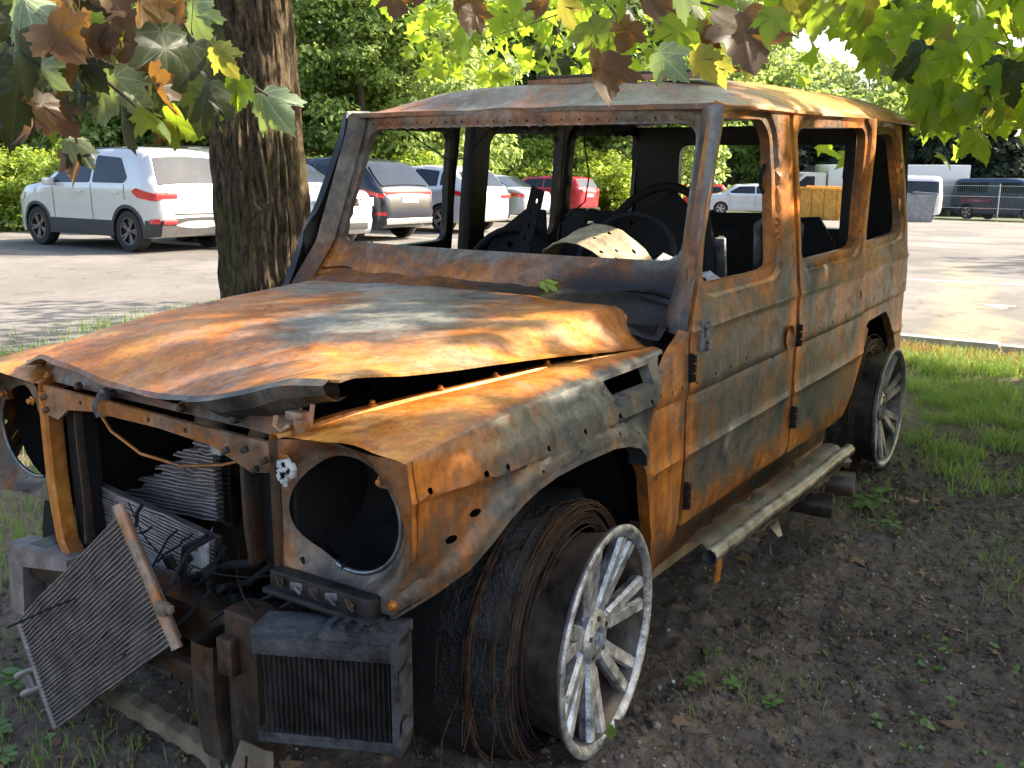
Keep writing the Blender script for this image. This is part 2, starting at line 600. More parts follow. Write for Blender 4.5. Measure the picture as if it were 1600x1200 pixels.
def maple_template(curl=0.25, droop=0.25, seed=0):
    r = random.Random(seed)
    o = maple_outline()
    n = len(o)
    jit = [(r.uniform(-.07, .07), r.uniform(-.05, .05)) for _ in o]
    asym = r.uniform(-.25, .25)
    def zz(x, y):
        a = math.atan2(x, y + .02); rad = math.hypot(x, y)
        pleat = .055 * rad * abs(((abs(a) / .36) % 2) - 1) * 2
        return -curl * (abs(x + asym * .2) ** 1.5) * 1.2 - droop * (y - .2) * abs(y - .2) - pleat + .04 * math.sin(5 * x + seed * 2) * math.sin(4 * y + seed)
    vs = [(0, 0.26, zz(0, .26))]
    fs = []
    for ring, k in enumerate((.36, .70, 1.0)):
        for (x, y), (jx, jy) in zip(o, jit):
            x2 = x * (1 + jx); y2 = y * (1 + jy)
            px_, py_ = x2 * k, .26 + (y2 - .26) * k
            vs.append((px_, py_, zz(px_, py_)))
    for i in range(n):
        j = (i + 1) % n
        fs.append((0, 1 + i, 1 + j))
        for q in range(2):
            fs.append((1 + q * n + i, 1 + (q + 1) * n + i, 1 + (q + 1) * n + j, 1 + q * n + j))
    b_ = len(vs)
    vs += [(-.008, .02, 0), (.008, .02, 0), (.006, -.30, .05), (-.006, -.30, .05), (-.005, -.62, .16), (.005, -.62, .16)]
    fs += [(b_, b_ + 1, b_ + 2, b_ + 3), (b_ + 3, b_ + 2, b_ + 5, b_ + 4)]
    return vs, fs
def maple_simple():
    o = [(0, 0), (0.30, -0.08), (0.30, 0.12), (0.58, 0.42), (0.26, 0.40), (0, 1.0), (-0.26, 0.40), (-0.58, 0.42), (-0.30, 0.12), (-0.30, -0.08)]
    vs = [(0, 0.25, 0.03)] + [(x, y, -0.25 * abs(x) - 0.12 * y * y) for x, y in o]
    return vs, [(0, 1 + i, 1 + (i + 1) % len(o)) for i in range(len(o))]
def crown_points(c, rad, nblob, per, blob=(0.5, 0.9), rng=RNG, squash=0.75):
    "points and outward directions on leafy clumps spread through an ellipsoid"
    P, N = [], []
    for _ in range(nblob):
        d = rng.normal(size=3); d /= np.linalg.norm(d)
        q = np.array(c) + d * np.array(rad) * (rng.uniform(0.25, 1.0) ** 0.5)
        r = rng.uniform(*blob)
        e = rng.normal(size=(per, 3)); e /= np.linalg.norm(e, axis=1)[:, None]
        e[:, 2] = np.where(rng.uniform(size=per) < 0.65, np.abs(e[:, 2]), e[:, 2])
        rr = r * rng.uniform(0.55, 1.1, size=(per, 1))
        P.append(q + e * rr * np.array([1, 1, squash])); N.append(e)
    return np.concatenate(P), np.concatenate(N)

# ------------------------------------------------------------------ setting materials
def m_soil():
    m, nt, out = newmat('soil')
    vec = coords(nt)
    n1 = noisen(nt, vec, 1.1, 6, 0.6, 0.4)
    n2 = noisen(nt, vec, 9, 8, 0.7, 0.3)
    n3 = noisen(nt, vec, 60, 6, 0.7)
    n4 = noisen(nt, vec, 240, 3, 0.6)
    f = math_(nt, 'ADD', math_(nt, 'MULTIPLY', n1, 0.45), math_(nt, 'ADD', math_(nt, 'MULTIPLY', n2, 0.35), math_(nt, 'MULTIPLY', n3, 0.30)))
    c = ramp(nt, f, [(0.37, (0.040, 0.030, 0.023)), (0.46, (0.135, 0.098, 0.072)), (0.56, (0.235, 0.178, 0.134)), (0.70, (0.33, 0.26, 0.20))])
    c = mixc(nt, ramp(nt, n4, [(0.64, 0), (0.70, 0.8)]), c, (0.34, 0.30, 0.25))
    c = mixc(nt, 1.0, c, ramp(nt, noisen(nt, vec, 28, 7, 0.75, 0.4), [(0.34, 0.55), (0.48, 1.0), (0.66, 1.30)]), 'MULTIPLY')
    c = mixc(nt, ramp(nt, noisen(nt, vec, 2.3, 8, 0.72, 0.8), [(0.56, 0), (0.72, 0.55)]), c, (0.22, 0.20, 0.18))
    c = mixc(nt, ramp(nt, noisen(nt, vec, 1.7, 6, 0.7, 0.8), [(0.60, 0), (0.72, 0.6)]), c, (0.03, 0.025, 0.022))
    h = math_(nt, 'ADD', math_(nt, 'MULTIPLY', n3, 1.0), math_(nt, 'MULTIPLY', n4, 0.5))
    nrm = bump(nt, h, 1.0, 0.016)
    principled(nt, out, c, 0.93, 0, nrm, 0.2)
def wv2(nt, vec):
    w = nd(nt, 'ShaderNodeVectorMath', operation='ADD')
    n = nd(nt, 'ShaderNodeTexNoise'); n.inputs['Scale'].default_value = 0.8; n.inputs['Detail'].default_value = 5
    nt.links.new(vec, n.inputs['Vector'])
    s = nd(nt, 'ShaderNodeVectorMath', operation='SUBTRACT'); s.inputs[1].default_value = (.5, .5, .5)
    nt.links.new(n.outputs['Color'], s.inputs[0])
    nt.links.new(vec, w.inputs[0]); nt.links.new(s.outputs[0], w.inputs[1])
    return w.outputs[0]
def m_asphalt():
    m, nt, out = newmat('asphalt')
    vec = coords(nt)
    n1 = noisen(nt, vec, 0.35, 7, 0.65, 0.6)
    n2 = noisen(nt, vec, 3.0, 7, 0.7)
    n3 = noisen(nt, vec, 55, 4, 0.7)
    f = math_(nt, 'ADD', math_(nt, 'MULTIPLY', n1, 0.45), math_(nt, 'ADD', math_(nt, 'MULTIPLY', n2, 0.25), math_(nt, 'MULTIPLY', n3, 0.35)))
    c = ramp(nt, f, [(0.36, (0.105, 0.095, 0.086)), (0.52, (0.165, 0.150, 0.135)), (0.68, (0.25, 0.228, 0.205))])
    # cracks
    vo = nd(nt, 'ShaderNodeTexVoronoi', feature='DISTANCE_TO_EDGE')
    vo.inputs['Scale'].default_value = 0.42
    wv = nd(nt, 'ShaderNodeVectorMath', operation='ADD')
    ns = nd(nt, 'ShaderNodeTexNoise'); ns.inputs['Scale'].default_value = 1.6; ns.inputs['Detail'].default_value = 6
    nt.links.new(vec, ns.inputs['Vector'])
    nt.links.new(vec, wv.inputs[0]); nt.links.new(ns.outputs['Color'], wv.inputs[1])
    nt.links.new(wv.outputs[0], vo.inputs['Vector'])
    pt = ramp(nt, noisen(nt, vec, 0.16, 5, 0.55, 1.0), [(0.50, 1.0), (0.53, 0.74)])
    c = mixc(nt, 1.0, c, pt, 'MULTIPLY')
    sx = nd(nt, 'ShaderNodeSeparateXYZ'); nt.links.new(wv2(nt, vec), sx.inputs[0])
    ln = math_(nt, 'ABSOLUTE', math_(nt, 'SUBTRACT', sx.outputs[1], math_(nt, 'ADD', math_(nt, 'MULTIPLY', sx.outputs[0], 0.19), 1.95)))
    dm = math_(nt, 'MULTIPLY', ramp(nt, ln, [(0.12, 1), (0.42, 0)]), ramp(nt, n2, [(0.40, 0.15), (0.62, 0.9)]))
    dm = math_(nt, 'MULTIPLY', dm, ramp(nt, math_(nt, 'MULTIPLY', sx.outputs[0], -0.05), [(0.60, 1), (0.80, 0)]))
    c = mixc(nt, dm, c, (0.36, 0.27, 0.15))
    c = mixc(nt, ramp(nt, noisen(nt, vec, 1.1, 6, 0.7, 0.5), [(0.62, 0), (0.72, 0.45)]), c, (0.11, 0.10, 0.095))
    ck = ramp(nt, vo.outputs[0], [(0.002, 0.72), (0.010, 1.0)])
    c = mixc(nt, 1.0, c, ck, 'MULTIPLY')
    nrm = bump(nt, n3, 0.5, 0.006)
    principled(nt, out, c, 0.88, 0, nrm, 0.3)
m_soil(); m_asphalt()
m_simple('forest_floor', (0.07, 0.085, 0.03), 0.95, 0, 0.6, 2.0, 0.5, 0.02)
m_simple('concrete', (0.42, 0.40, 0.36), 0.9, 0, 0.25, 6, 0.4, 0.004)
m_simple('worn_paint', (0.55, 0.54, 0.50), 0.85, 0, 0.35, 9, 0.1)
m_simple('bark', (0.085, 0.062, 0.040), 0.95, 0, 0.55, 9, 0.6, 0.02)
m_simple('twig_wood', (0.10, 0.07, 0.045), 0.85, 0, 0.4, 20, 0.2)
m_simple('pebble', (0.26, 0.24, 0.21), 0.85, 0, 0.5, 30, 0.2)
m_leaf('litter_leaf', (0.16, 0.095, 0.05), (0.30, 0.20, 0.12), (0.3, 0.15, 0.05), 0.12, 0.7, 0.2)
m_leaf('grass_blade', (0.17, 0.28, 0.06), (0.27, 0.37, 0.10), (0.36, 0.52, 0.09), 0.4, 0.5)
m_leaf('dry_grass', (0.34, 0.24, 0.10), (0.26, 0.22, 0.07), (0.5, 0.33, 0.10), 0.35, 0.6)
m_leaf('weed_leaf', (0.14, 0.25, 0.065), (0.22, 0.34, 0.12), (0.25, 0.42, 0.06), 0.4, 0.5)
m_leaf('wood_leaf', (0.15, 0.24, 0.065), (0.24, 0.33, 0.11), (0.48, 0.60, 0.16), 0.5, 0.42)
m_leaf('shrub_leaf', (0.16, 0.25, 0.035), (0.28, 0.36, 0.06), (0.50, 0.60, 0.07), 0.5, 0.5)
m_leaf('conifer_leaf', (0.018, 0.034, 0.020), (0.035, 0.055, 0.03), (0.05, 0.09, 0.03), 0.25, 0.6)
m_leaf('maple_green', (0.075, 0.14, 0.03), (0.13, 0.20, 0.04), (0.46, 0.62, 0.04), 0.62, 0.42)
m_leaf('bough_green', (0.075, 0.14, 0.03), (0.12, 0.19, 0.04), (0.46, 0.62, 0.04), 0.62, 0.42, 0.35, True)
m_leaf('maple_sunlit', (0.20, 0.27, 0.15), (0.27, 0.33, 0.20), (0.32, 0.42, 0.10), 0.35, 0.5, 0.35, True)  # pale leaf: its sunlit look is put into the colour
m_leaf('maple_purple', (0.095, 0.052, 0.022), (0.055, 0.042, 0.020), (0.40, 0.19, 0.03), 0.42, 0.45, 0.35, True)
m_leaf('maple_shaded', (0.022, 0.034, 0.016), (0.035, 0.045, 0.02), (0.10, 0.13, 0.02), 0.3, 0.45, 0.35, True)  # dark leaf: shade is put into the colour
m_leaf('maple_backlit', (0.15, 0.165, 0.035), (0.11, 0.14, 0.03), (0.44, 0.40, 0.06), 0.55, 0.5, 0.35, True)  # yellow leaf: light shining through is put into the colour

# ------------------------------------------------------------------ ground, parking lot, verge
def flat_sheet(name, x0, x1, y0, y1, z, mat, nx=2, ny=2):
    mb = MB()
    mb.grid([[(x0 + (x1 - x0) * i / (nx - 1), y0 + (y1 - y0) * j / (ny - 1), z) for j in range(ny)] for i in range(nx)])
    return mb.build(name, mat)
def lotz(x):
    "the lot falls away gently towards the back"
    return -.03 - .02 * max(0, -x - 8) - .02 * max(0, min(-x, 90) - 20)
def sloped(name, rows, dz, mat):
    mb = MB()
    mb.grid([[(x, y0 + (y1 - y0) * j / 6, lotz(x) + dz) for j in range(7)] for x, y0, y1 in rows])
    return mb.build(name, mat)
kind(sloped('ground', [(-700, -700, 700), (-90, -700, 700), (-50, -700, 700), (-20, -700, 700), (-8, -700, 700), (700, -700, 700)], -.03, 'forest_floor'), 'structure')
kind(sloped('parking_lot', [(-48, -36, 10), (-40, -32, 18), (-30, -26, 26), (-20, -19.5, 26), (-8, -18.2, 26), (14, -18.2, 26)], 0, 'asphalt'), 'structure')

def soil_h(x, y):
    h = 0.022 * fbm((x, y, 3.1), 0.9, 3)
    near = sstep(7.0, 1.5, math.hypot(x + 0.6, y - 0.9))
    h += near * 0.020 * fbm((x, y, 9.7), 5.0, 4)
    c = max(0.0, fbm((x, y, 21.0), 13.0, 3))
    h += near * 0.050 * c * max(0.0, 0.5 + fbm((x, y, 5.0), 1.6, 2))
    h += near * 0.010 * max(0.0, fbm((x, y, 31.0), 27.0, 2))
    # churned ridge beside the sunken front wheel
    d = math.hypot((x - 0.02) / 0.42, (y - 1.02) / 0.10)
    h += 0.05 * math.exp(-d * d) * (0.8 + 0.6 * fbm((x, y, 1.0), 9, 3))
    edge = min(sstep(-6.42, -6.1, x), sstep(-5.9, -4.6, y + 0.5 * fbm((x, y, 0), 0.7, 2)))
    return -0.045 + (h + 0.045) * edge
def spaced(lo, hi, flo, fhi, fine, grow, mx):
    xs = list(np.arange(flo, fhi, fine))
    s, x = fine, fhi
    while x < hi:
        xs.append(x); s = min(mx, s * grow); x += s
    xs.append(hi)
    s, x, L = fine, flo, []
    while x > lo:
        L.append(x); s = min(mx, s * grow); x -= s
    L.append(lo)
    return sorted(set([round(q, 5) for q in L + xs]))
gx = spaced(-6.42, 7.0, -2.3, 0.95, 0.014, 1.05, 0.30)
gy = spaced(-6.2, 9.0, 0.15, 2.0, 0.014, 1.05, 0.30)
mb = MB()
mb.grid([[(x, y, soil_h(x, y)) for y in gy] for x in gx])
verge = mb.build('verge_soil', 'soil', None, 180)
kind(verge, 'structure')
# concrete edging between verge and lot, one stone after another
edg = empty('kerb_edging', (-6.47, 0, 0)); kind(edg, 'structure')
st = MB().box((0, 0, 0.0), (0.10, 0.985, 0.14), None, 0.008).mesh('kerb_stone')
for k in range(14):
    link('kerb_stone', st, 'concrete', edg, (random.uniform(-.006, .006), -5.6 + k * 1.0, -0.005 + random.uniform(-.008, .008)))
# worn paint lines of the bays
def paint(pts, w, name='bay_line'):
    mb = MB()
    for i in range(len(pts) - 1):
        a, b = Vector((*pts[i], 0)), Vector((*pts[i + 1], 0))
        d = (b - a).normalized(); n = Vector((-d.y, d.x, 0)) * w / 2
        k = max(2, int((b - a).length / 0.25))
        L = [a + (b - a) * (j / k) for j in range(k + 1)]
        for j in range(k):
            if random.random() < 0.12:
                continue
            mb.add([L[j] - n * random.uniform(.7, 1), L[j] + n * random.uniform(.7, 1), L[j + 1] + n * random.uniform(.7, 1), L[j + 1] - n * random.uniform(.7, 1)], [(0, 1, 2, 3)])
    mb.v = [(p[0], p[1], lotz(p[0]) + .004) for p in mb.v]
    o = mb.build(name, 'worn_paint'); kind(o, 'structure'); return o
paint([(-9.7, 0.33), (-8.4, 1.42)], 0.12)
paint([(-12.0, -1.2), (-12.7, 3.4)], 0.10)
paint([(-12.4, -.95), (-11.6, -2.2)], 0.08)
paint([(-9.7, .33), (-10.2, 2.6)], 0.10)
paint([(-9.6, -15), (-9.6, -10.2)], 0.10)
paint([(-14.2, -15), (-14.2, -10.2)], 0.10)
paint([(-17.0, -15), (-17.0, -10.2)], 0.10)

# ------------------------------------------------------------------ woodland behind the lot
def gpt(u, depth):
    p = at(u, 244, depth)
    return np.array([p.x, p.y])
rw = np.random.default_rng(21)
WP, WN, CP, CN = [], [], [], []
trunks = MB()
for k in range(84):
    u = -180 + k * 19.5 + rw.uniform(-15, 15)
    dep = rw.uniform(27, 34) if u < 720 else (rw.uniform(50, 60) if u < 1080 else rw.uniform(72, 84))
    g = gpt(u, dep)
    zb = lotz(g[0])
    vt = rw.uniform(-150, -60) if u < 1160 else (rw.uniform(118, 150) if u < 1420 else rw.uniform(20, 80))
    top = 1.5 + dep * (244 - vt) / FPX - zb
    hh = top / 2
    sc_ = dep / 30.0
    p, n = crown_points((g[0], g[1], zb + hh * .98 + 0.3 * sc_), (2.3 * sc_, 2.3 * sc_, hh * 0.92), 46 if u < 1190 else 26, 135, (0.40 * sc_, 0.80 * sc_), rw)
    WP.append(p); WN.append(n)
    if k % 3 == 0:
        trunks.tube([(g[0], g[1], zb - 0.1), (g[0] + rw.uniform(-.3, .3), g[1], zb + hh), (g[0] + rw.uniform(-.6, .6), g[1], zb + top * .85)], [0.14 * sc_, 0.10 * sc_, 0.04], 6)
P = np.concatenate(WP); N = np.concatenate(WN)
depf = (P - np.array(CAM)) @ np.array(FW)
me = leafmesh('woodland', P, rw.uniform(0.13, 0.24, len(P)) * depf / 30.0, rand_rot(len(P), N + np.array([0, 0, 0.5]), 0.7, rw), CARD_V, CARD_F)
wl = link('woodland', me, 'wood_leaf')
kind(wl, 'stuff', 'sunlit leafy green woodland rising behind the parked cars')
o = trunks.build('woodland_trunks', 'bark', None, 180); kind(o, 'stuff', 'thin trunks inside the woodland behind the parked cars')
# darker firs to the right, behind the fence
for k in range(24):
    u = 1225 + k * 25 + rw.uniform(-10, 10)
    dep = rw.uniform(62, 70)
    g = gpt(u, dep)
    zb = lotz(g[0])
    h = 1.5 - zb + dep * ((244 - rw.uniform(90, 150)) if u > 1430 else (244 - rw.uniform(160, 215))) / FPX
    n_ = 2600
    t = rw.uniform(0, 1, n_) ** 0.8
    a = rw.uniform(0, 2 * math.pi, n_)
    tier = 0.7 + 0.3 * np.cos(t * 40)
    r = (1 - t) * 2.8 * tier * rw.uniform(0.5, 1, n_) + 0.1
    CP.append(np.stack([g[0] + r * np.cos(a), g[1] + r * np.sin(a), zb + t * h], 1))
    CN.append(np.stack([np.cos(a), np.sin(a), np.full(n_, 0.6)], 1))
P = np.concatenate(CP); N = np.concatenate(CN)
me = leafmesh('fir_woodland', P, rw.uniform(0.35, 0.6, len(P)), rand_rot(len(P), N, 0.6, rw), CARD_V, CARD_F)
kind(link('fir_woodland', me, 'conifer_leaf'), 'stuff', 'dark shaded firs standing behind the mesh fence')
# bright shrubs at the far edge of the lot
SP, SN, SS = [], [], []
for k in range(60):
    u = -160 + k * 21 + rw.uniform(-8, 8)
    dep = rw.uniform(21, 23) if u < 380 else (rw.uniform(24.5, 26.5) if u < 700 else (rw.uniform(45, 49) if u < 1010 else rw.uniform(64, 68)))
    g = gpt(u, dep); zb = lotz(g[0]); sc_ = dep / 24
    h = (rw.uniform(0.8, 1.2) if u > 120 else rw.uniform(0.9, 1.35)) * max(1, sc_ * .9)
    p, n = crown_points((g[0], g[1], zb + h * 0.7), (1.0 * sc_, 1.0 * sc_, h * 0.75), 14, 110, (0.30 * sc_, 0.5 * sc_), rw)
    SP.append(p); SN.append(n); SS.append(np.full(len(p), sc_))
P = np.concatenate(SP); N = np.concatenate(SN)
me = leafmesh('shrubbery', P, rw.uniform(0.09, 0.17, len(P)) * np.concatenate(SS), rand_rot(len(P), N + np.array([0, 0, 0.6]), 0.6, rw), CARD_V, CARD_F)
kind(link('shrubbery', me, 'shrub_leaf'), 'stuff', 'bright yellow-green shrubs along the far edge of the lot')

# ------------------------------------------------------------------ wreck materials
m_burnt('rust_panel', 0.01, 0.0, 0.02, 0.0)
m_burnt('rust_hood', 0.04, 0.0, 0.10, 3.3, 0.0, 1.0, 0.9, (.07, .072, .068), (.14, .125, .10))
m_burnt('rust_roof', 0.05, 0.0, 0.08, 8.1, 0.1, 1.0, 1.0, (.135, .105, .060), (.20, .150, .085), .05)
m_burnt('rust_frame', 0.03, 0.08, 0.16, 5.2, 0.1, 1.0, 1.0, (.10, .082, .060), (.18, .143, .098), .15)
m_burnt('rust_support', 0.02, 0.12, 0.14, 11.0, 0.2, 0.85, 1.0, (.06, .055, .05), (.11, .092, .07))
m_burnt('rust_streak', 0.07, 0.0, 0.03, 2.0, 0.75)
m_burnt('rust_dark', -0.02, 0.42, 0.05, 6.4, 0.2, 0.7)
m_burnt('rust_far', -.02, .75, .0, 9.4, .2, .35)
m_burnt('rust_orange', 0.16, 0.0, 0.05, 4.4, 0.2)
m_simple('soot_black', (0.006, 0.0055, 0.005), 0.85, 0.1, 0.5, 9, 0.5, 0.01)
m_simple('charred_rubber', (0.010, 0.010, 0.011), 0.55, 0.0, 0.6, 14, 0.9, 0.012)
m_simple('seat_char', (0.008, 0.0065, 0.0055), 0.8, 0.2, 0.7, 10, 0.5, 0.01)
m_simple('ash_flake', (0.50, 0.49, 0.46), 0.9, 0.0, 0.35, 25, 0.7, 0.006)
m_simple('alloy_ash', (0.74, 0.76, 0.80), 0.34, 0.75, 0.25, 26, 0.9, 0.004, c2=(0.17, 0.175, 0.19))
m_simple('alloy_ash_dull', (0.34, 0.34, 0.34), 0.6, 0.3, 0.5, 20, 0.8, 0.005, c2=(0.06, 0.058, 0.055))
m_simple('alloy_dark', (0.12, 0.092, 0.070), 0.40, 0.55, 0.7, 7, 0.5, 0.004, c2=(0.02, 0.018, 0.017))
m_simple('alloy_soot', (0.16, 0.165, 0.175), 0.40, 0.5, 0.7, 9, 0.5, 0.004, c2=(0.03, 0.03, 0.032))
m_simple('ring_sheen_alloy', (0.22, 0.225, 0.235), 0.30, 0.7, 0.6, 8, 0.3, 0.003, c2=(0.035, 0.033, 0.032))
m_simple('steel_wire', (0.11, 0.065, 0.04), 0.6, 0.5, 0.6, 30, 0.0)
m_simple('radiator_fin', (0.055, 0.045, 0.042), 0.7, 0.3, 0.6, 18, 0.4)
m_simple('radiator_tube', (0.27, 0.225, 0.215), 0.55, 0.5, 0.5, 14, 0.3)
m_simple('cooler_black', (0.020, 0.018, 0.018), 0.5, 0.3, 0.7, 16, 0.4)
m_simple('cooler_shell', (0.075, 0.078, 0.085), 0.5, 0.4, 0.6, 12, 0.6, 0.006, c2=(0.014, 0.013, 0.013))
m_burnt('tread_char', -.12, .35, .22, 17.0, .1, .8)
m_simple('pipe_steel', (0.30, 0.285, 0.27), 0.40, 0.65, 0.5, 16, 0.6, 0.004, c2=(0.06, 0.052, 0.046))
m_simple('plate_tan', (0.40, 0.32, 0.19), 0.6, 0.2, 0.3, 18, 0.4)
m_simple('tan_steel', (0.20, 0.15, 0.10), 0.6, 0.3, 0.5, 9, 0.4)

SUV = tag(empty('burnt_suv'), 'burnt-out rusty boxy off-road estate standing on bare rims under the maple', 'car')
SW = 0.85
ZL1, ZL2, ZL3 = 1.008, 0.826, 0.642
def gauss(x, s):
    return math.exp(-(x / s) ** 2)
def yside(x, z):
    y = SW
    if z > ZL1:
        y -= 0.0935 * (z - ZL1)
    if z < 0.46:
        y -= 0.12 * (0.46 - z)
    y += 0.0065 * gauss(z - ZL1, 0.010) + 0.0075 * gauss(z - ZL3, 0.010)
    y += 0.006 * sstep(ZL2 - 0.012, ZL2 + 0.004, z) * (1 - sstep(ZL2 + 0.004, ZL1 - 0.01, z)) - 0.003 * gauss(z - ZL2 + 0.010, 0.006)
    if x < -3.2:
        y -= 0.07 * ((-3.2 - x) / 0.26) ** 2
    y += 0.006 * fbm((x, z, 4.0), 2.2, 2) + 0.0016 * fbm((x, z, 8.0), 9, 3)
    return y
ROWS = [ZL1 - .012, ZL1, ZL1 + .012, ZL2 - .022, ZL2 - .010, ZL2 + .004, ZL3 - .012, ZL3, ZL3 + .012]

def side_panel(name, outline, windows, mat, fn, tint, side=1, thick=0.035, step=0.03, small=(), parent=SUV):
    wins = [rounded(w, 0.055, 5) for w in windows]
    ex = []
    for w in wins:
        for d in (0.012, 0.032, 0.040, 0.052):
            ex += offring(resample(w, 0.03), d)
    warr = [np.array(w) for w in wins]
    def f2(x, z):
        y = fn(x, z)
        if wins:
            d = min(segdist(np.array([[x, z]]), w)[0] for w in wins)
            y -= 0.016 * (1 - sstep(0.030, 0.044, d))
        return (x, y, z)
    mb = panel(outline, wins + list(small), step, f2, thick, (0, 1, 0), ROWS, ex)
    if side < 0:
        mb.mirror()
    return mb.build(name, mat, parent, 35, 0, tint)
def door_tint(x0, x1, zb, zt):
    def t(co):
        x, z = co.x, co.z
        ex = min(abs(x - x0), abs(x - x1))
        r = -0.10 + 0.45 * gauss(ex, 0.06) + 0.42 * gauss(z - zb, 0.10) + 0.28 * sstep(1.02, 1.25, z)
        r -= 0.34 * gauss(z - 0.56, 0.13) * gauss(x - (x0 * 0.6 + x1 * 0.4), 0.42)
        r += 0.25 * fbm((x, z, 1), 2.5, 3)
        return (r, 0.5 * gauss(z - zb + 0.02, 0.03), 0.10 + 0.5 * max(gauss(z - ZL3, .012), gauss(z - ZL1, .012)))  # pale crease lines put highlights and white scratches into the tint
    return t
# near (left) side
FWIN = [(-.862, 1.610), (-1.24, 1.616), (-1.305, 1.565), (-1.288, 1.135), (-1.215, 1.124), (-.73, 1.128), (-.665, 1.145), (-.757, 1.40)]
FDOOR = [(-.547, .424), (-.547, 1.015), (-.872, 1.648), (-1.462, 1.648), (-1.487, 1.016), (-1.497, .415)]
fd = side_panel('front_door', FDOOR, [FWIN], 'rust_panel', yside, door_tint(-.55, -1.49, .42, 1.65),
                small=[ellipse(x, z, .006, .006, 8) for x, z in ((-.60, .852), (-.74, .853), (-.86, .855), (-1.0, .858), (-1.27, .815))])
fd['label'] = 'near front door with empty window and faded rub-strip holes'
RWIN = [(-1.575, 1.575), (-1.64, 1.600), (-2.27, 1.612), (-2.31, 1.58), (-2.30, 1.15), (-2.24, 1.124), (-1.61, 1.124), (-1.578, 1.15)]
RDOOR = [(-1.512, .410), (-1.512, 1.013), (-1.487, 1.643), (-2.405, 1.652), (-2.405, .80), (-2.525, .735), (-2.45, .605), (-2.35, .50), (-2.24, .398), (-2.11, .388)]
def yrear(x, z):
    return yside(x, z) + 0.050 * sstep(1.05, 1.65, z) * sstep(-1.6, -2.4, x) + 0.004
rd = side_panel('rear_door', RDOOR, [RWIN], 'rust_panel', yrear, door_tint(-1.51, -2.41, .40, 1.65),
                small=[ellipse(x, z, .006, .006, 8) for x, z in ((-1.60, .852), (-1.75, .853), (-1.92, .853), (-2.1, .855))] + [ellipse(-2.33, .915, .016, .022, 10)])
QWIN = [(-2.50, 1.580), (-3.05, 1.605), (-3.13, 1.575), (-3.17, 1.165), (-3.10, 1.132), (-2.54, 1.122), (-2.495, 1.155)]
QUART = [(-2.418, 1.650), (-2.418, .80), (-2.535, .742), (-2.585, .765), (-2.90, .770), (-2.99, .724), (-3.12, .60), (-3.17, .50), (-3.36, .49), (-3.46, .53), (-3.465, .84), (-3.425, 1.017), (-3.375, 1.650)]
def yquart(x, z):
    return yside(x, z) - 0.02 * sstep(1.1, 1.65, z) - 0.012
qp = side_panel('quarter_panel', QUART, [QWIN], 'rust_panel', yquart, lambda co: (0.08 + 0.25 * fbm((co.x, co.z, 6), 2.2, 3), 0, 0.12 + .35 * gauss(co.z - 1.08, .06)))
COWLSIDE = [(-.452, .957), (-.54, 1.015), (-.541, .66), (-.512, .40), (-.362, .33), (-.348, .433), (-.292, .655), (-.262, .712), (-.325, .828)]
cs = side_panel('cowl_side', COWLSIDE, [], 'rust_streak', lambda x, z: yside(x, z) - .003, lambda co: (0.22 + .1 * fbm(co, 3, 2), .25 * gauss(co.z - .36, .05), 0), small=[ellipse(x, z, .006, .006, 8) for x, z in ((-.37, .855), (-.44, .853), (-.50, .853))])
# hinges, handle bowl, mirror mount
for x, z in ((-.547, .905), (-.547, .52), (-1.505, .86), (-1.505, .55)):
    hb = MB()
    hb.box((x, .858, z), (.016, .012, .085), None, .003)
    for dz in (-.028, 0, .028):
        hb.tube([(x, .866, z + dz - .011), (x, .866, z + dz + .011)], .0085, 8)
    hb.build('hinge', 'soot_black', fd if x > -1 else rd, 40)
hb = MB().lathe([(.0005, -.030), (.020, -.028), (.034, -.012), (.040, .002), (.044, .004)], 24)
hb.shift((-1.395, .862, .868)).build('handle_bowl', 'rust_support', fd, 60)
mb = MB().box((-.635, .853, .985), (.055, .024, .09), Matrix.Rotation(-.12, 3, 'Y'), .006)
for k in range(7):
    mb.box((-.635 + random.uniform(-.02, .02), .868, .985 + random.uniform(-.035, .035)), (.018, .012, .02), Matrix.Rotation(random.uniform(0, 1), 3, 'Y'), .003)
mb.build('mirror_mount', 'alloy_soot', fd, 40)

# far (right) side: frames seen through the cabin
def yfar(x, z):
    return yside(x, z) - .01
FFD = [(-.60, .42), (-.60, 1.015), (-.90, 1.65), (-1.62, 1.65), (-1.60, .42)]
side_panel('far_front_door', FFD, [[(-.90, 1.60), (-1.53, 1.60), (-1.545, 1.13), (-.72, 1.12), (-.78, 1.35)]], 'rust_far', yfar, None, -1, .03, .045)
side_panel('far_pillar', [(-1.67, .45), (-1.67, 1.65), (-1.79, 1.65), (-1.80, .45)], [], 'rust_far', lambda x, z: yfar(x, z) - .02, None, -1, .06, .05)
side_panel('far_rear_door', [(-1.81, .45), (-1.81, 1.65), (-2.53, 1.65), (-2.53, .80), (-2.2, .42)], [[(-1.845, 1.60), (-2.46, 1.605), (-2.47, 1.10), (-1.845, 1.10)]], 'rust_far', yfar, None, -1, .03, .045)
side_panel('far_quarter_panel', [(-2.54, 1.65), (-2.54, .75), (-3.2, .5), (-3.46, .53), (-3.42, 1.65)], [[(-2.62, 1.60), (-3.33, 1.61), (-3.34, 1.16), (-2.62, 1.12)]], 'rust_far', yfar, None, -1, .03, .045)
tg = MB()
panel([(-.80, .52), (.80, .52), (.77, 1.66), (-.77, 1.66)], [rounded([(-.50, 1.12), (.60, 1.12), (.58, 1.56), (-.48, 1.56)], .06)], .05,
      lambda y, z: (-3.455 + .05 * sstep(1.0, 1.66, z) + .05 * (y / .8) ** 4, y, z), .05, (-1, 0, 0), mb=tg)
tg.build('tailgate', 'rust_far', SUV, 40)

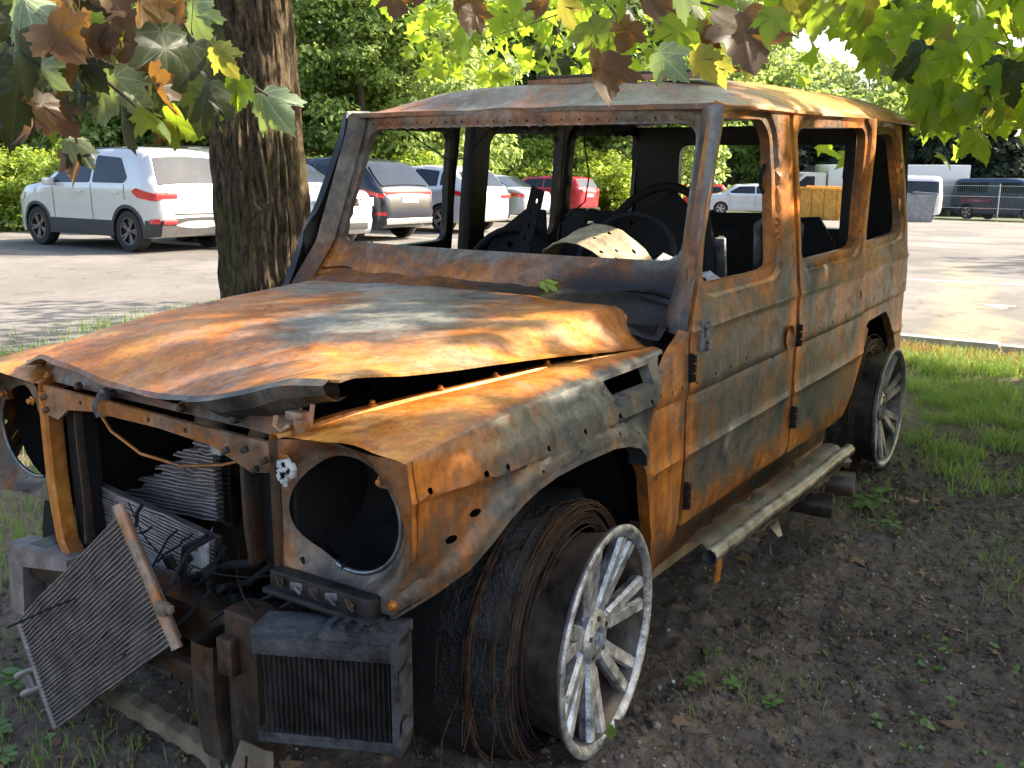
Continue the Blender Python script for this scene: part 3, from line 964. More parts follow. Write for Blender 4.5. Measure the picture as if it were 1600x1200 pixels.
# windscreen frame
WX = [(1.00, -.585), (1.025, -.60), (1.177, -.732), (1.60, -.898), (1.66, -.907)]
def wx(z):
    return float(np.interp(z, [a for a, _ in WX], [b for _, b in WX]))
WH = [(-.705, 1.180), (.705, 1.180), (.676, 1.598), (-.676, 1.598)]
whr = rounded(WH, .06, 5)
ex = []
for d in (.010, .022, .03, .06):
    ex += offring(resample(whr, .04), d)
def wf(y, z):
    d = segdist(np.array([[y, z]]), whr)[0]
    x = wx(z) + .05 * (1 - (y / .8) ** 2) - .05 - .012 * (1 - sstep(.012, .028, d))
    x += .004 * fbm((y, z, 2), 4, 3)
    return (x, y, z)
mb = panel([(-.775, 1.03), (.775, 1.03), (.725, 1.652), (-.725, 1.652)], [whr], .032, wf, .022, (1, 0, .3), (), ex)
def wtint(co):
    low = sstep(1.20, 1.10, co.z)
    return (.10 * fbm(co, 3, 3) + .05 + .15 * low - .25 * sstep(.3, .7, co.y), .55 * low * sstep(.05, .45, co.y) + .10 * gauss(co.y - .76, .05), .25 * (1 - low))
mb.build('windscreen_frame', 'rust_frame', SUV, 35, 0, wtint)
# rivet heads along the header
rv = MB()
for k in range(19):
    y = -.62 + k * .069
    rv.lathe([(.0005, .004), (.003, .003), (.004, 0)], 8)
    rv.v[-24:] = [(p[1] + wx(1.615) + .008, p[0] + y, p[2] + 1.615) for p in rv.v[-24:]]
rv.build('screen_rivets', 'soot_black', SUV, 60)['kind'] = 'stuff'
for sd_ in (1, -1):
    mb = MB()
    rows_ = []
    for i in range(22):
        z = 1.0 + .648 * i / 21
        t = (z - 1.0) / .648
        yi, yo = .752 - .042 * t, (.845 - .055 * t if sd_ > 0 else .790 - .045 * t)
        xi = wx(z) + .004; xo = (-.545 - .325 * max(0, (z - 1.015) / .633) + .012) if sd_ > 0 else xi - .05
        rows_.append([(xi - .03, (yi - .02) * sd_, z), (xi + .006, yi * sd_, z), (xi + .026, (yi + .022) * sd_, z), ((xi + xo) / 2 + .022, (yi + yo) / 2 * sd_ + .008 * sd_, z), (xo + .004, (yo + .003) * sd_, z), (xo - .05, (yo - .01) * sd_, z)])
    mb.grid(rows_, sd_ > 0)
    mb.build('windscreen_pillar', 'rust_frame', SUV, 50, 0, lambda co: (-.10, .12 + .3 * sstep(1.2, 1.0, co.z), .75 * gauss(abs(co.y) - .80 + .07 * (co.z - 1), .012)))  # pale stripe paints the reflection along the pillar edge

# roof
def roof_pt(x, s):
    "s in -1..1 across"
    H = .10 * sstep(-.905, -1.22, x) + .048 * sstep(-1.15, -2.0, x)
    H *= 1 - .75 * sstep(-3.22, -3.44, x) ** 2
    hw = .742 + .046 * sstep(-.91, -1.02, x) - .02 * sstep(-2.4, -3.42, x)
    a = abs(s)
    prof = (1 - a ** 3.2) ** .75
    z = 1.657 + .012 * sstep(-1.7, -3.4, x) + H * prof
    if x > -.96:
        z = 1.657 + (z - 1.657) * 1.0
    z += .007 * fbm((x, s, 3), 2.6, 3) * (1 - a ** 6) + .010 * gauss(x + 1.9, .25) * fbm((x, s, 7), 5, 2)
    return (x, hw * s, z)
xs_ = [-.905, -.915, -.93, -.95, -.975, -1.0, -1.03, -1.07, -1.12, -1.18, -1.25] + list(np.linspace(-1.33, -3.2, 40)) + [-3.25, -3.30, -3.34, -3.38, -3.41, -3.43]
ss_ = [-1, -.985, -.96, -.93, -.88, -.82, -.75] + list(np.linspace(-.66, .66, 23)) + [.75, .82, .88, .93, .96, .985, 1]
R0 = [[Vector(roof_pt(x, s)) for s in ss_] for x in xs_]
mb = MB().grid(R0, False)
R1 = [[p - Vector((0, 0, .016)) for p in r] for r in R0]
mb.grid(R1, True)
def strip(mb, A, B, flip=False):
    mb.grid([A, B], flip)
strip(mb, R0[0], R1[0]); strip(mb, R0[-1], R1[-1], True)
strip(mb, [r[0] for r in R0], [r[0] for r in R1], True); strip(mb, [r[-1] for r in R0], [r[-1] for r in R1])
def rtint(co):
    o = sstep(.25, .65, co.y) * sstep(-1.45, -1.6, co.x) * sstep(-2.75, -2.55, co.x)
    return (-.10 + .70 * o + .25 * fbm(co, 2, 3), .04, .18 * (1 - o))
roof = mb.build('roof', 'rust_roof', SUV, 50, .0005, rtint)
for sd_ in (1, -1):
    g = MB().tube([(x, (.742 + .05 * sstep(-.91, -1.02, x) - .02 * sstep(-2.4, -3.42, x)) * sd_, 1.648 + .012 * sstep(-1.7, -3.4, x) + .003 * fbm((x, 1, 1), 5, 2)) for x in np.linspace(-.91, -3.42, 40)], .010, 6)
    g.build('rain_gutter', 'rust_roof', SUV, 60, 0, lambda co: (.15, .1, .1))
mb = MB()
mb.hexa([(-1.22, -.10, 1.768), (-1.22, .53, 1.768), (-1.22, .53, 1.786), (-1.22, -.10, 1.786), (-1.66, -.10, 1.806), (-1.66, .53, 1.806), (-1.66, .53, 1.826), (-1.66, -.10, 1.826)])
sr = mb.build('sunroof_panel', 'rust_dark', roof)
MB().hexa([(-1.205, -.13, 1.755), (-1.205, .56, 1.755), (-1.205, .56, 1.776), (-1.205, -.13, 1.772), (-1.225, -.13, 1.755), (-1.225, .56, 1.755), (-1.225, .56, 1.778), (-1.225, -.13, 1.774)]).build('sunroof_lip', 'rust_frame', roof)

# bonnet
def hood_pt(a, s):
    "a 0 front .. 1 rear, s -1 far .. 1 near"
    x = .645 - 1.225 * a - .05 * (s * s) * (1 - a) + .03 * s * s * a
    hw = .575 + (.175 if s > 0 else .12) * a
    y = hw * s
    z = float(np.interp(x, [-.58, -.3, .0, .25, .45, .64], [1.072, 1.066, 1.056, 1.042, 1.018, .985]))
    z -= .028 * gauss(y + .03, .30) * sstep(.45, .65, x)
    z += .050 * sstep(.15, .52, y) * sstep(.30, .62, x)
    z += .008 * (sstep(.35, .31, abs(y)) * sstep(.12, .2, a))
    z += .009 * fbm((x, y, 2.5), 1.9, 3) * (1 - abs(s) ** 6) + .003 * fbm((x, y, 9.5), 8, 2)
    e = sstep(.80, 1.0, abs(s))
    if s > 0:
        ze = float(np.interp(x, [-.6, -.25, .16, .424, .56, .66], [.958, .984, 1.016, 1.030, 1.046, 1.036])) + .004 * math.sin(11 * a + 1) * (1 - a)
        z += (ze - z) * e
    else:
        z -= .035 * e
    z -= .012 * sstep(.93, 1.0, a)
    return Vector((x, y, z))
na, ns = 56, 60
H0 = [[hood_pt(i / na, -1 + 2 * (j / ns)) for j in range(ns + 1)] for i in range(na + 1)]
# bowed rear edge and cut corners
for i in range(na + 1):
    for j in range(ns + 1):
        s = -1 + 2 * j / ns
        a = i / na
        H0[i][j].x += (.02 if s > 0 else .07) * max(0, abs(s) - .80) / .2 * sstep(.8, 1, a)
mb = MB().grid(H0, False)
H1 = [[p - Vector((0, 0, .006)) for p in r] for r in H0]
mb.grid(H1, True)
strip(mb, H0[0], H1[0]); strip(mb, H0[-1], H1[-1], True)
strip(mb, [r[0] for r in H0], [r[0] for r in H1], True); strip(mb, [r[-1] for r in H0], [r[-1] for r in H1])
def htint(co):
    x, y = co.x, co.y
    grey = gauss((x - .02) / 1.0, .40) * gauss(y - .18, .22) + .8 * gauss(x + .35, .25) * gauss(y + .35, .35)
    r = .24 - .70 * grey + .34 * gauss(x - .45, .2) + .22 * sstep(.35, .55, y) + .30 * fbm((x, y, 3), 2.2, 4)
    return (r, .0 + .25 * gauss(x + .52, .07), .10 + .75 * grey + .35 * gauss(y - .60, .05) * sstep(-.3, .3, x))
hood = mb.build('bonnet', 'rust_hood', SUV, 50, .0003, htint)
# crumpled front lip of the bonnet, torn into folds
L = []
for j in range(33):
    s = -.98 + 1.94 * j / 32
    p = hood_pt(0, s)
    k = abs(((s * 3.1 + .35) % 1.0) - .5) * 2
    dz = .014 + .009 * k + .006 * fbm((s, 1, 1), 5, 2)
    if s > .28:
        dz = .030 + .042 * sstep(.28, .50, s) * (1 - sstep(.72, .98, s) * .5) - .020 * gauss(s - .33, .04)
    out_ = .010 + .005 * math.sin(s * 17) + (.014 if s > .28 else 0)
    L.append([p, p + Vector((out_, 0, -.010)), p + Vector((out_ * .8 - .01 * k, .006 * math.sin(s * 23), -dz * .6)), p + Vector((-.012 - .03 * k, 0, -dz)), p + Vector((-.05, 0, -dz * .9))])
mb = MB().grid(L, True)
mb.build('bonnet_lip', 'rust_hood', hood, 9, 0, lambda co: (-.25 + .45 * sstep(-.05, -.40, co.y), .16 + .22 * gauss(co.y - .33, .1), .28))  # darker tint at the fold paints the shading of its facet
# scuttle between bonnet and screen
mb = MB()
rows_ = []
for i in range(9):
    t = i / 8
    rows_.append([(-.50 - .17 * t + .02 * (1 - (y / .78) ** 2) - .0, y, 1.012 + .075 * t ** .8 + .010 * fbm((y, t, 1), 5, 3) - .03 * sstep(.6, .78, abs(y))) for y in np.linspace(-.775, .775, 60)])
mb.grid(rows_, False)
mb.build('scuttle', 'rust_dark', SUV, 50, 0, lambda co: (.25 * sstep(.1, -.3, co.y), -.15 * sstep(.3, -.2, co.y) + .2 * sstep(.3, .6, co.y), .25 * gauss(co.y - .5, .2)))

# front wings
WIN_IN = [(.655, .447, .918), (.50, .515, .945), (.26, .600, .960), (-.10, .662, .963), (-.50, .748, .955)]
def win_in(x):
    X = [p[0] for p in WIN_IN][::-1]
    return float(np.interp(x, X, [p[1] for p in WIN_IN][::-1])), float(np.interp(x, X, [p[2] for p in WIN_IN][::-1]))
def crease_z(x):
    return float(np.interp(x, [-.5, -.1, .36, .56, .655], [.957, .950, .944, .934, .922]))
ARCH = [(-.255, .700), (-.249, .73), (-.215, .76), (-.15, .782), (-.067, .797), (.093, .802), (.22, .80), (.30, .790), (.36, .775), (.41, .752), (.463, .712), (.52, .668), (.58, .625), (.655, .585)]
def ywing(x, z):
    zc = crease_z(x)
    y = .800 + .050 * sstep(zc, zc - .085, z) * (1 - .80 * sstep(.36, .64, x))
    y -= .085 * sstep(.45, .68, x) * sstep(.74, .57, z)
    y += .006 * gauss(z - .842, .008) - .004 * gauss(z - .832, .006)
    d = segdist(np.array([[x, z]]), ARCH, False)[0]
    y += .020 * (1 - sstep(.018, .045, d))
    return y + .003 * fbm((x, z, 2), 4, 3)
def wing(side):
    mb = MB()
    xs = list(np.linspace(.655, -.48, 44))
    G = []
    for x in xs:
        yi, zi = win_in(x)
        row = [Vector((x, yi - .028, zi - .05)), Vector((x, yi - .024, zi - .006)), Vector((x, yi - .022, zi + .004)), Vector((x, yi - .002, zi + .004)), Vector((x, yi + .004, zi - .003))]
        yc, zc = ywing(x, crease_z(x)), crease_z(x)
        for t in np.linspace(.06, 1, 13):
            p = Vector((x, yi + (yc - yi) * t, zi + (zc - zi) * t + .012 * math.sin(math.pi * t) + .005 * fbm((x, t, 3), 4, 3)))
            if t > .93:
                p.z -= .004
            row.append(p)
        G.append(row)
    mb.grid(G, False)
    out_ = [(.655, crease_z(.655))] + [(x, crease_z(x)) for x in np.linspace(.58, -.40, 12)] + [(-.447, .956), (-.325, .826), (-.265, .712)] + ARCH
    holes = [rounded([(-.125, .893), (-.345, .893), (-.372, .940), (-.125, .938)], .008, 2)]
    holes += [ellipse(x, .853, .007, .007, 8) for x in (.60, .45, .385, .22, .05, -.13, -.31)]
    holes += [ellipse(x, z, .016, .009, 10) for x, z in ((.545, .735), (.48, .775))]
    holes += [ellipse(x, z, .0045, .0045, 7) for x, z in ((.10, .820), (.27, .815), (-.10, .815), (-.215, .79))]
    panel(out_, holes, .028, lambda x, z: (x, ywing(x, z), z), .0, (0, 1, 0), [.852, .842, .836, .828], [(x + nx_, z + nz_) for x, z in resample(ARCH, .022)[:60] for nx_, nz_ in [((x - .05) * q / max(.01, math.hypot(x - .05, z - .36)), (z - .36) * q / max(.01, math.hypot(x - .05, z - .36))) for q in (.016, .026, .036, .048)]], mb)
    # return flange round the wheel arch and the front edge
    F = []
    for x, z in ARCH:
        y = ywing(x, z)
        cx, cz = .05, .36
        d = Vector((x - cx, 0, z - cz)).normalized()
        F.append([Vector((x, y, z)), Vector((x - d.x * .012, y + .004, z - d.z * .012)), Vector((x - d.x * .012, y - .05, z - d.z * .012)), Vector((x, y - .055, z + .004))])
    mb.grid(F, True)
    vr = [(-.125, .893), (-.345, .893), (-.372, .940), (-.125, .938)]
    V_ = [[Vector((x, ywing(x, z), z)), Vector((x, ywing(x, z) - .035, z))] for x, z in vr + vr[:1]]
    mb.grid(V_, True)
    if side < 0:
        mb.mirror()
    def t(co):
        x, y, z = co.x, abs(co.y), co.z
        top = sstep(.80, .74, y) * sstep(.87, .91, z)
        front = sstep(.30, .62, x)
        blue = (1 - top) * (1 - front)
        r = .16 + .42 * top + .18 * front * sstep(.66, .80, z) - .52 * blue + .25 * fbm(co, 3, 3)
        return (r, .20 * sstep(.72, .60, z) * front, .12 + .65 * gauss(y - .80, .010) * sstep(.87, .93, z) + .35 * gauss(x - .42, .10) * gauss(y - .62, .08) * top)  # pale line along the crease paints its specular highlight
    o = mb.build('front_wing', 'rust_panel', SUV, 40, .0003, t)
    # bolts along the inner edge
    for x in (.61, .44, .27, .09, -.10, -.28):
        yi, zi = win_in(x)
        b = MB().lathe([(.0005, .010), (.005, .010), (.0062, .008), (.0062, .003), (.011, .002), (.011, -.002)], 10)
        b.xform(Matrix.Rotation(math.pi / 2, 4, 'X'))
        b.shift((x, (yi - .012) * side, zi + .006)).build('wing_bolt', 'rust_orange', o, 40)
    return o
wing(1)['label'] = 'near front wing, bright rust on top and blue-grey below'
wing(-1)['label'] = 'far front wing'

# headlamp panels
def lamp_panel(side):
    hole = ellipse(.592, .757, .136, .127, 36)
    def f(y, z):
        e = math.hypot((y - .592) / .136, (z - .757) / .127)
        return (.652 - .060 * sstep(1.42, 1.02, e) * sstep(.43, .52, y) - .10 * sstep(.73, .80, y) * sstep(.75, .60, z) * 0 - .012 * sstep(.72, .80, y), y, z)
    ex = []
    for k in (1.04, 1.10, 1.18, 1.26, 1.34, 1.42):
        ex += ellipse(.592, .757, .136 * k, .127 * k, 36)
    mb = panel([(.445, .912), (.50, .920)] + [(ywing(.655, z) + .002, z) for z in (.921, .88, .84, .80, .76, .72, .68, .64, .60, .588)] + [(.43, .600), (.43, .80)], [hole], .025, f, .003, (1, 0, 0), (), ex)
    if side < 0:
        mb.mirror()
    o = mb.build('headlamp_panel', 'rust_support', SUV, 45, 0, lambda co: (.25 * sstep(.70, .78, abs(co.y)) - .10, .02, .3 * gauss(math.hypot((abs(co.y) - .592) / .136, (co.z - .757) / .127) - 1.1, .1)))
    tb_ = MB().hexa([(.60, .675, .835), (.60, .70, .835), (.60, .725, .865), (.60, .69, .872), (.585, .675, .835), (.585, .70, .835), (.585, .725, .865), (.585, .69, .872)])
    if side < 0:
        tb_.mirror()
    tb_.build('lamp_tab', 'rust_support', o)
    # burnt light strip below the lamp
    b = MB().box((.665, .575 * side, .605), (.035, .29, .042), Matrix.Rotation(0, 3, 'X'), .005)
    b.box((.672, .575 * side, .580), (.05, .31, .012), None, .003)
    s_ = b.build('light_strip', 'cooler_black', o, 40) if side > 0 else None
    for k in range(5 if side > 0 else 0):
        q = MB().box((.684, (.465 + k * .05) * side, .607 + random.uniform(-.003, .003)), (.006, .030, .018), Matrix.Rotation(random.uniform(-.3, .3), 3, 'X') @ Matrix.Rotation(random.uniform(-.5, .5), 3, 'Z'), .002)
        q.tube([(.684, (.455 + k * .05) * side, .615), (.690, (.468 + k * .05) * side, .604), (.688, (.478 + k * .05) * side, .595)], .0035, 5)
        q.build('reflector', 'alloy_soot' if k % 2 else 'rust_dark', s_, 40)
    for y, z, xx in ((.688, .850, .605), (.755, .615, .655), (.47, .87, .655)):
        q = MB().lathe([(.0005, .010), (.007, .009), (.009, .0), (.012, -.002)], 10).xform(Matrix.Rotation(-math.pi / 2, 4, 'Z')).shift((xx, y * side, z))
        q.build('screw', 'rust_orange', o, 40)
    rg_ = MB().tube([(.594, .592 + .138 * math.cos(t), .757 + .129 * math.sin(t)) for t in np.linspace(-1.9, .75, 30)], .0055, 8, False)  # pale arc stands in for the sheen on this part of the rim
    if side < 0:
        rg_.mirror()
    rg_.build('lamp_ring_sheen', 'ring_sheen_alloy', o, 60)
    # dark lamp bowl behind
    bw = MB().lathe([(.165, .01), (.16, -.06), (.12, -.14), (.03, -.17), (.001, -.17)], 28).xform(Matrix.Rotation(-math.pi / 2, 4, 'Z')).shift((.53, .592 * side, .757))
    bw.build('lamp_bowl', 'soot_black', o, 60)
    return o
lamp_panel(1)['label'] = 'near headlamp opening with the lamp burnt out'
lamp_panel(-1)['label'] = 'far headlamp opening with the lamp burnt out'
mb = MB()
for k in range(16):
    a, r = random.uniform(0, 6.28), .020 * (k / 16) ** .5
    mb.box((.672, .487 + r * math.cos(a), .866 + r * math.sin(a) * 1.1 - .012), (.014, .016, .018), Matrix.Rotation(random.uniform(0, 3), 3, 'X'), .003)
mb.box((.674, .486, .832), (.008, .008, .022), None, .002)
mb.build('melted_blob', 'ash_flake', SUV, 60)

# radiator support: cross panel, upper band, posts
mb = panel([(-.455, .845), (-.44, .918), (-.10, .914), (.20, .905), (.445, .898), (.46, .84), (.36, .822), (.23, .865), (.05, .878), (-.20, .880), (-.31, .868), (-.36, .835)], [ellipse(y, z, .006, .006, 8) for y, z in ((-.25, .895), (.02, .893), (.15, .886))], .03,
           lambda y, z: (.658 + .012 * math.cos(y * 3) - .012, y, z), .012, (1, 0, 0))
sp_ = mb.build('grille_crossmember', 'rust_support', SUV, 40, 0, lambda co: (.05 + .2 * sstep(-.2, -.45, co.y), .1 * gauss(co.z - .84, .02) + .25 * sstep(.2, .45, co.y), .2))
for y, z in ((-.385, .895), (-.38, .862), (.30, .868), (.36, .880), (.42, .865), (.39, .84)):
    MB().box((.670, y, z), (.014, .015, .015), Matrix.Rotation(.5, 3, 'X'), .003).build('bolt', 'rust_dark', sp_, 40)
slot = rounded([(-.14, .930), (.07, .926), (.07, .945), (-.14, .950)], .005, 2)
mb = panel([(-.46, .918), (-.45, .965), (.0, .972), (.44, .985), (.45, .905), (.0, .912)], [slot], .03, lambda y, z: (.615 - .5 * (z - .91) + .006 * fbm((y, z, 1), 8, 2), y, z), .010, (1, 0, 0))
ub = mb.build('upper_support', 'rust_support', SUV, 40, 0, lambda co: (.0, .18, .1))
for y in (-.30, -.19, -.16, .10, .28):
    MB().lathe([(.0005, .016), (.008, .015), (.011, .006), (.011, 0)], 9).xform(Matrix.Rotation(-math.pi / 2, 4, 'Z')).shift((.618, y, .925)).build('stud', 'rust_dark', ub, 40)
lt = MB().box((.64, -.165, .905), (.02, .018, .07), None, .003)
lt.tube([(.655, -.165, .93), (.672, -.168, .90), (.668, -.16, .875)], .006, 6)
lt.build('bonnet_catch', 'alloy_soot', SUV, 40)
# near bonnet latch, catching the sun
lt = MB()
lt.box((.60, .455, .955), (.03, .05, .02), None, .004); lt.box((.62, .485, .935), (.02, .03, .04), None, .004)
lt.tube([(.63, .42, .955), (.64, .425, .935), (.64, .445, .928), (.63, .46, .94)], .006, 6)
lt.tube([(.60, .50, .985), (.61, .50, .94)], .006, 6)
lt.build('bonnet_latch', 'rust_frame', SUV, 40, 0, lambda co: (.2, 0, .5))
def post(pts, w, d, mat, name='support_post', tint=None):
    mb = MB()
    G = []
    for (x, y, z) in pts:
        G.append([Vector((x - d, y - w, z)), Vector((x, y - w, z)), Vector((x + .006, y - w * .6, z)), Vector((x + .006, y + w * .6, z)), Vector((x, y + w, z)), Vector((x - d, y + w, z))])
    mb.grid(G, False)
    return mb.build(name, mat, SUV, 40, 0, tint)
post([(.648, -.425, .90), (.648, -.428, .80), (.650, -.425, .66), (.652, -.415, .58), (.66, -.39, .50), (.66, -.36, .46)], .017, .04, 'rust_orange')
post([(.62, -.33, .87), (.62, -.33, .75), (.62, -.325, .60), (.63, -.32, .50)], .005, .015, 'rust_dark')
post([(.60, -.37, .90), (.60, -.37, .60), (.60, -.36, .45)], .038, .04, 'soot_black')
post([(.645, .325, .85), (.645, .325, .70), (.64, .33, .60)], .009, .05, 'rust_dark')
post([(.650, .430, .91), (.652, .43, .75), (.652, .43, .60), (.65, .43, .55)], .014, .06, 'rust_dark')
post([(.60, .375, .88), (.60, .375, .60)], .05, .03, 'soot_black', 'support_channel')
MB().tube([(.60, -.27, .872), (.61, -.20, .82), (.60, -.10, .775), (.58, .03, .76), (.55, .14, .775), (.53, .22, .80)], .0045, 6).build('bonnet_cable', 'rust_orange', SUV, 60)

# engine bay shell and engine
mb = MB()
mb.box((-.53, 0, .72), (.03, 1.5, .60))
mb.build('firewall', 'soot_black', SUV)
for s in (1, -1):
    MB().box((.06, s * .455, .66), (1.14, .025, .46)).build('inner_wing', 'soot_black', SUV)
    mb = MB()
    G = []
    for k in range(25):
        a = math.pi * (-.06 + 1.12 * k / 24)
        G.append([Vector((.04 + .47 * math.cos(a), s * y, .36 + .48 * math.sin(a))) for y in (.46, .60, .74)])
    mb.grid(G).build('wheel_liner', 'soot_black', SUV, 60)
mb = MB()
mb.box((-.05, 0, .60), (.72, .42, .36), None, .03); mb.box((.02, -.12, .80), (.40, .20, .10), None, .03); mb.box((-.08, .16, .80), (.5, .16, .08), None, .02)
en = mb.build('engine_block', 'soot_black', SUV, 50)
MB().tube([(.10, -.06, .89), (.30, -.09, .88), (.38, -.10, .82), (.39, -.10, .72), (.34, -.06, .64)], .045, 14).build('intake_pipe', 'tan_steel', en, 60)
MB().tube([(.15, .12, .88), (.34, .09, .87), (.38, .09, .80), (.36, .10, .72)], .035, 12).build('intake_pipe', 'tan_steel', en, 60)
MB().lathe([(.001, .03), (.09, .03), (.10, .02), (.10, -.02), (.001, -.02)], 28).xform(Matrix.Rotation(-math.pi / 2, 4, 'Z')).shift((.38, 0, .50)).build('pulley', 'rust_dark', en, 40)

# shattered radiators standing in the grille opening
m_simple('torn_fin', (0.12, 0.10, 0.095), 0.65, 0.3, 0.5, 18, 0.4)
m_simple('torn_tube', (0.42, 0.36, 0.35), 0.5, 0.5, 0.4, 14, 0.3)
def core(name, corners, n, jag=None, along=1, tubes=(), parent=SUV, fin='radiator_fin', rod='radiator_tube', rr=.0028, thick=.018):
    "quad core p00,p10,p11,p01 with n pale flat tubes running from the first side to the opposite side"
    p00, p10, p11, p01 = [Vector(p) for p in corners]
    nrm = (p10 - p00).cross(p01 - p00).normalized()
    if nrm.x < 0:
        nrm = -nrm
    def q(s, t):
        return p00 * (1 - s) * (1 - t) + p10 * s * (1 - t) + p11 * s * t + p01 * (1 - s) * t
    lim = jag or (lambda t: (0.0, 1.0))
    mb = MB()
    A, B = [], []
    m_ = n * 2
    for i in range(m_ + 1):
        t = i / m_
        a, b = lim(t)
        sl = [a + (b - a) * k / 10 for k in range(11)]
        A.append([q(s, t) + nrm * .004 * fbm((s * 3, t * 3, 2), 2, 2) for s in sl])
        B.append([q(s, t) - nrm * thick for s in sl])
    mb.grid(A); mb.grid(B, True)
    strip(mb, A[0], B[0]); strip(mb, A[-1], B[-1]); strip(mb, [r[0] for r in A], [r[0] for r in B]); strip(mb, [r[-1] for r in A], [r[-1] for r in B])
    o = mb.build(name, fin, parent, 30)
    tb = MB()
    for i in range(n + 1):
        t = i / n
        a, b = lim(t)
        pts = [q(a + (b - a) * k / 8, t) + nrm * (.004 + .004 * fbm(((a + (b - a) * k / 8) * 3, t * 3, 2), 2, 2)) + Vector((0, 0, .0015 * math.sin(k * 3 + i) + .006 * fbm((i * .35, k * .4, 3), 1.0, 2))) for k in range(9)]
        tb.tube(pts, rr, 5)
    t_ = tb.build('cooling_tubes', rod, o, 60); t_['kind'] = 'stuff'
    return o
def jagA(t):
    a = max(0.0, (t - .10) * .85 + .06 * math.sin(t * 31) + .03 * math.sin(t * 67))
    return (min(.80, a), 1.0)
core('torn_radiator', [(.45, -.40, .545), (.45, .045, .575), (.45, .062, .800), (.45, -.38, .77)], 21, jagA, fin='torn_fin', rod='torn_tube', rr=.0022)['label'] = 'torn radiator core standing in the grille opening'
cb = core('broken_condenser', [(.56, -.435, .515), (.56, .085, .405), (.56, .110, .585), (.56, -.385, .640)], 18, fin='torn_fin', rod='torn_tube', rr=.0022)
MB().tube([(.572, -.455, .49), (.572, -.400, .668)], .013, 10).build('condenser_pipe', 'radiator_tube', cb, 60)
MB().hexa([(.575, -.475, .655), (.575, -.44, .665), (.575, -.435, .69), (.575, -.47, .69), (.58, -.475, .655), (.58, -.44, .665), (.58, -.435, .69), (.58, -.47, .69)]).build('bracket', 'radiator_tube', cb)
panel([(-.485, .60), (-.42, .575), (-.40, .62), (-.44, .645), (-.445, .70), (-.485, .70)], [], .03, lambda y, z: (.578, y, z), .004, (1, 0, 0)).build('bracket', 'radiator_tube', cb)
panel([(.06, .50), (.12, .52), (.13, .60), (.10, .60), (.09, .56), (.06, .55)], [], .03, lambda y, z: (.60, y, z), .006, (1, 0, 0)).build('bracket', 'ash_flake', cb)
mb = MB()
for k in range(18):
    mb.box((.50, .078, .61 + k * .0125), (.03, .03, .007), Matrix.Rotation(.1, 3, 'X'))
mb.box((.485, .08, .71), (.02, .035, .24))
mb.build('radiator_tank', 'cooler_black', SUV)
MB().box((.515, .082, .80), (.012, .034, .035), None, .003).build('tank_end', 'ash_flake', SUV)
# hoses in the dark
mb = MB()
mb.tube([(.55, .35, .66), (.60, .30, .58), (.60, .20, .55), (.58, .10, .50), (.60, .02, .46)], .011, 8)
mb.tube([(.58, .36, .60), (.61, .28, .53), (.60, .12, .47), (.57, .0, .44)], .008, 8)
mb.tube([(.59, .12, .60), (.62, .07, .57), (.62, .05, .50), (.61, .10, .45)], .010, 8)
mb.tube([(.57, .16, .58), (.60, .14, .52), (.61, .10, .48)], .008, 8)
mb.build('burnt_hoses', 'soot_black', SUV, 60)

mb = MB()
rwi = random.Random(77)
for k in range(34):
    x0, y0, z0 = rwi.uniform(.52, .66), rwi.uniform(-.12, .60), rwi.uniform(.50, .66)
    q = Vector((x0, y0, z0)); pts_ = [q.copy()]
    dv = Vector((rwi.uniform(-.03, .05), rwi.uniform(-.05, .05), -rwi.uniform(.01, .05)))
    for j in range(6):
        dv += Vector((rwi.uniform(-.01, .01), rwi.uniform(-.02, .02), rwi.uniform(-.02, .015)))
        q = q + dv * .7; pts_.append(q.copy())
    mb.tube(pts_, rwi.choice((.002, .003, .005)), 5)
mb.build('melted_wiring', 'soot_black', SUV, 60)['kind'] = 'stuff'
mb = MB()
for k in range(26):
    c_ = Vector((rwi.uniform(.50, .68), rwi.uniform(.05, .55), rwi.uniform(.30, .56)))
    mb.box(c_, (rwi.uniform(.01, .04), rwi.uniform(.01, .05), rwi.uniform(.006, .03)), Matrix.Rotation(rwi.uniform(0, 3), 3, 'X') @ Matrix.Rotation(rwi.uniform(0, 3), 3, 'Z'), .004)
mb.build('charred_debris', 'soot_black', SUV, 40)['kind'] = 'stuff'
# bumper beam, brackets, oil cooler
mb = MB()
mb.box((.635, -.08, .42), (.09, .90, .10), None, .012)
mb.box((.62, .0, .30), (.16, .86, .05), None, .010)
bb = mb.build('bumper_beam', 'rust_dark', SUV, 40)
mb = panel([(-.60, .26), (-.54, .26), (-.52, .41), (-.31, .445), (-.31, .475), (-.585, .465)], [], .03, lambda y, z: (.70, y, z), .07, (1, 0, 0))
mb.build('bumper_end', 'radiator_tube', bb, 40, 0)
post([(.77, .300, .450), (.775, .300, .40), (.77, .295, .28), (.76, .30, .17)], .036, .10, 'rust_dark', 'bumper_bracket')
mb = MB().box((.71, .40, .36), (.08, .10, .36), None, .012); mb.box((.76, .375, .44), (.03, .05, .09), None, .01)
mb.build('bumper_crash_box', 'rust_dark', SUV, 40)
ca, cbv = Vector((.80, .515, 0)), Vector((.70, .800, 0))
def cpt(s, z, d=0.0):
    n = Vector((.285, .10, 0)).normalized()
    n = Vector((.9437, .331, 0))
    return ca + (cbv - ca) * s + Vector((0, 0, z + .018 * s)) + n * d
oc = MB()
def cbox(mb, s0, s1, z0, z1, d0, d1):
    mb.hexa([cpt(s0, z0, d0), cpt(s1, z0, d0), cpt(s1, z1, d0), cpt(s0, z1, d0), cpt(s0, z0, d1), cpt(s1, z0, d1), cpt(s1, z1, d1), cpt(s0, z1, d1)])
cbox(oc, .03, .97, .325, .535, -.06, -.012)
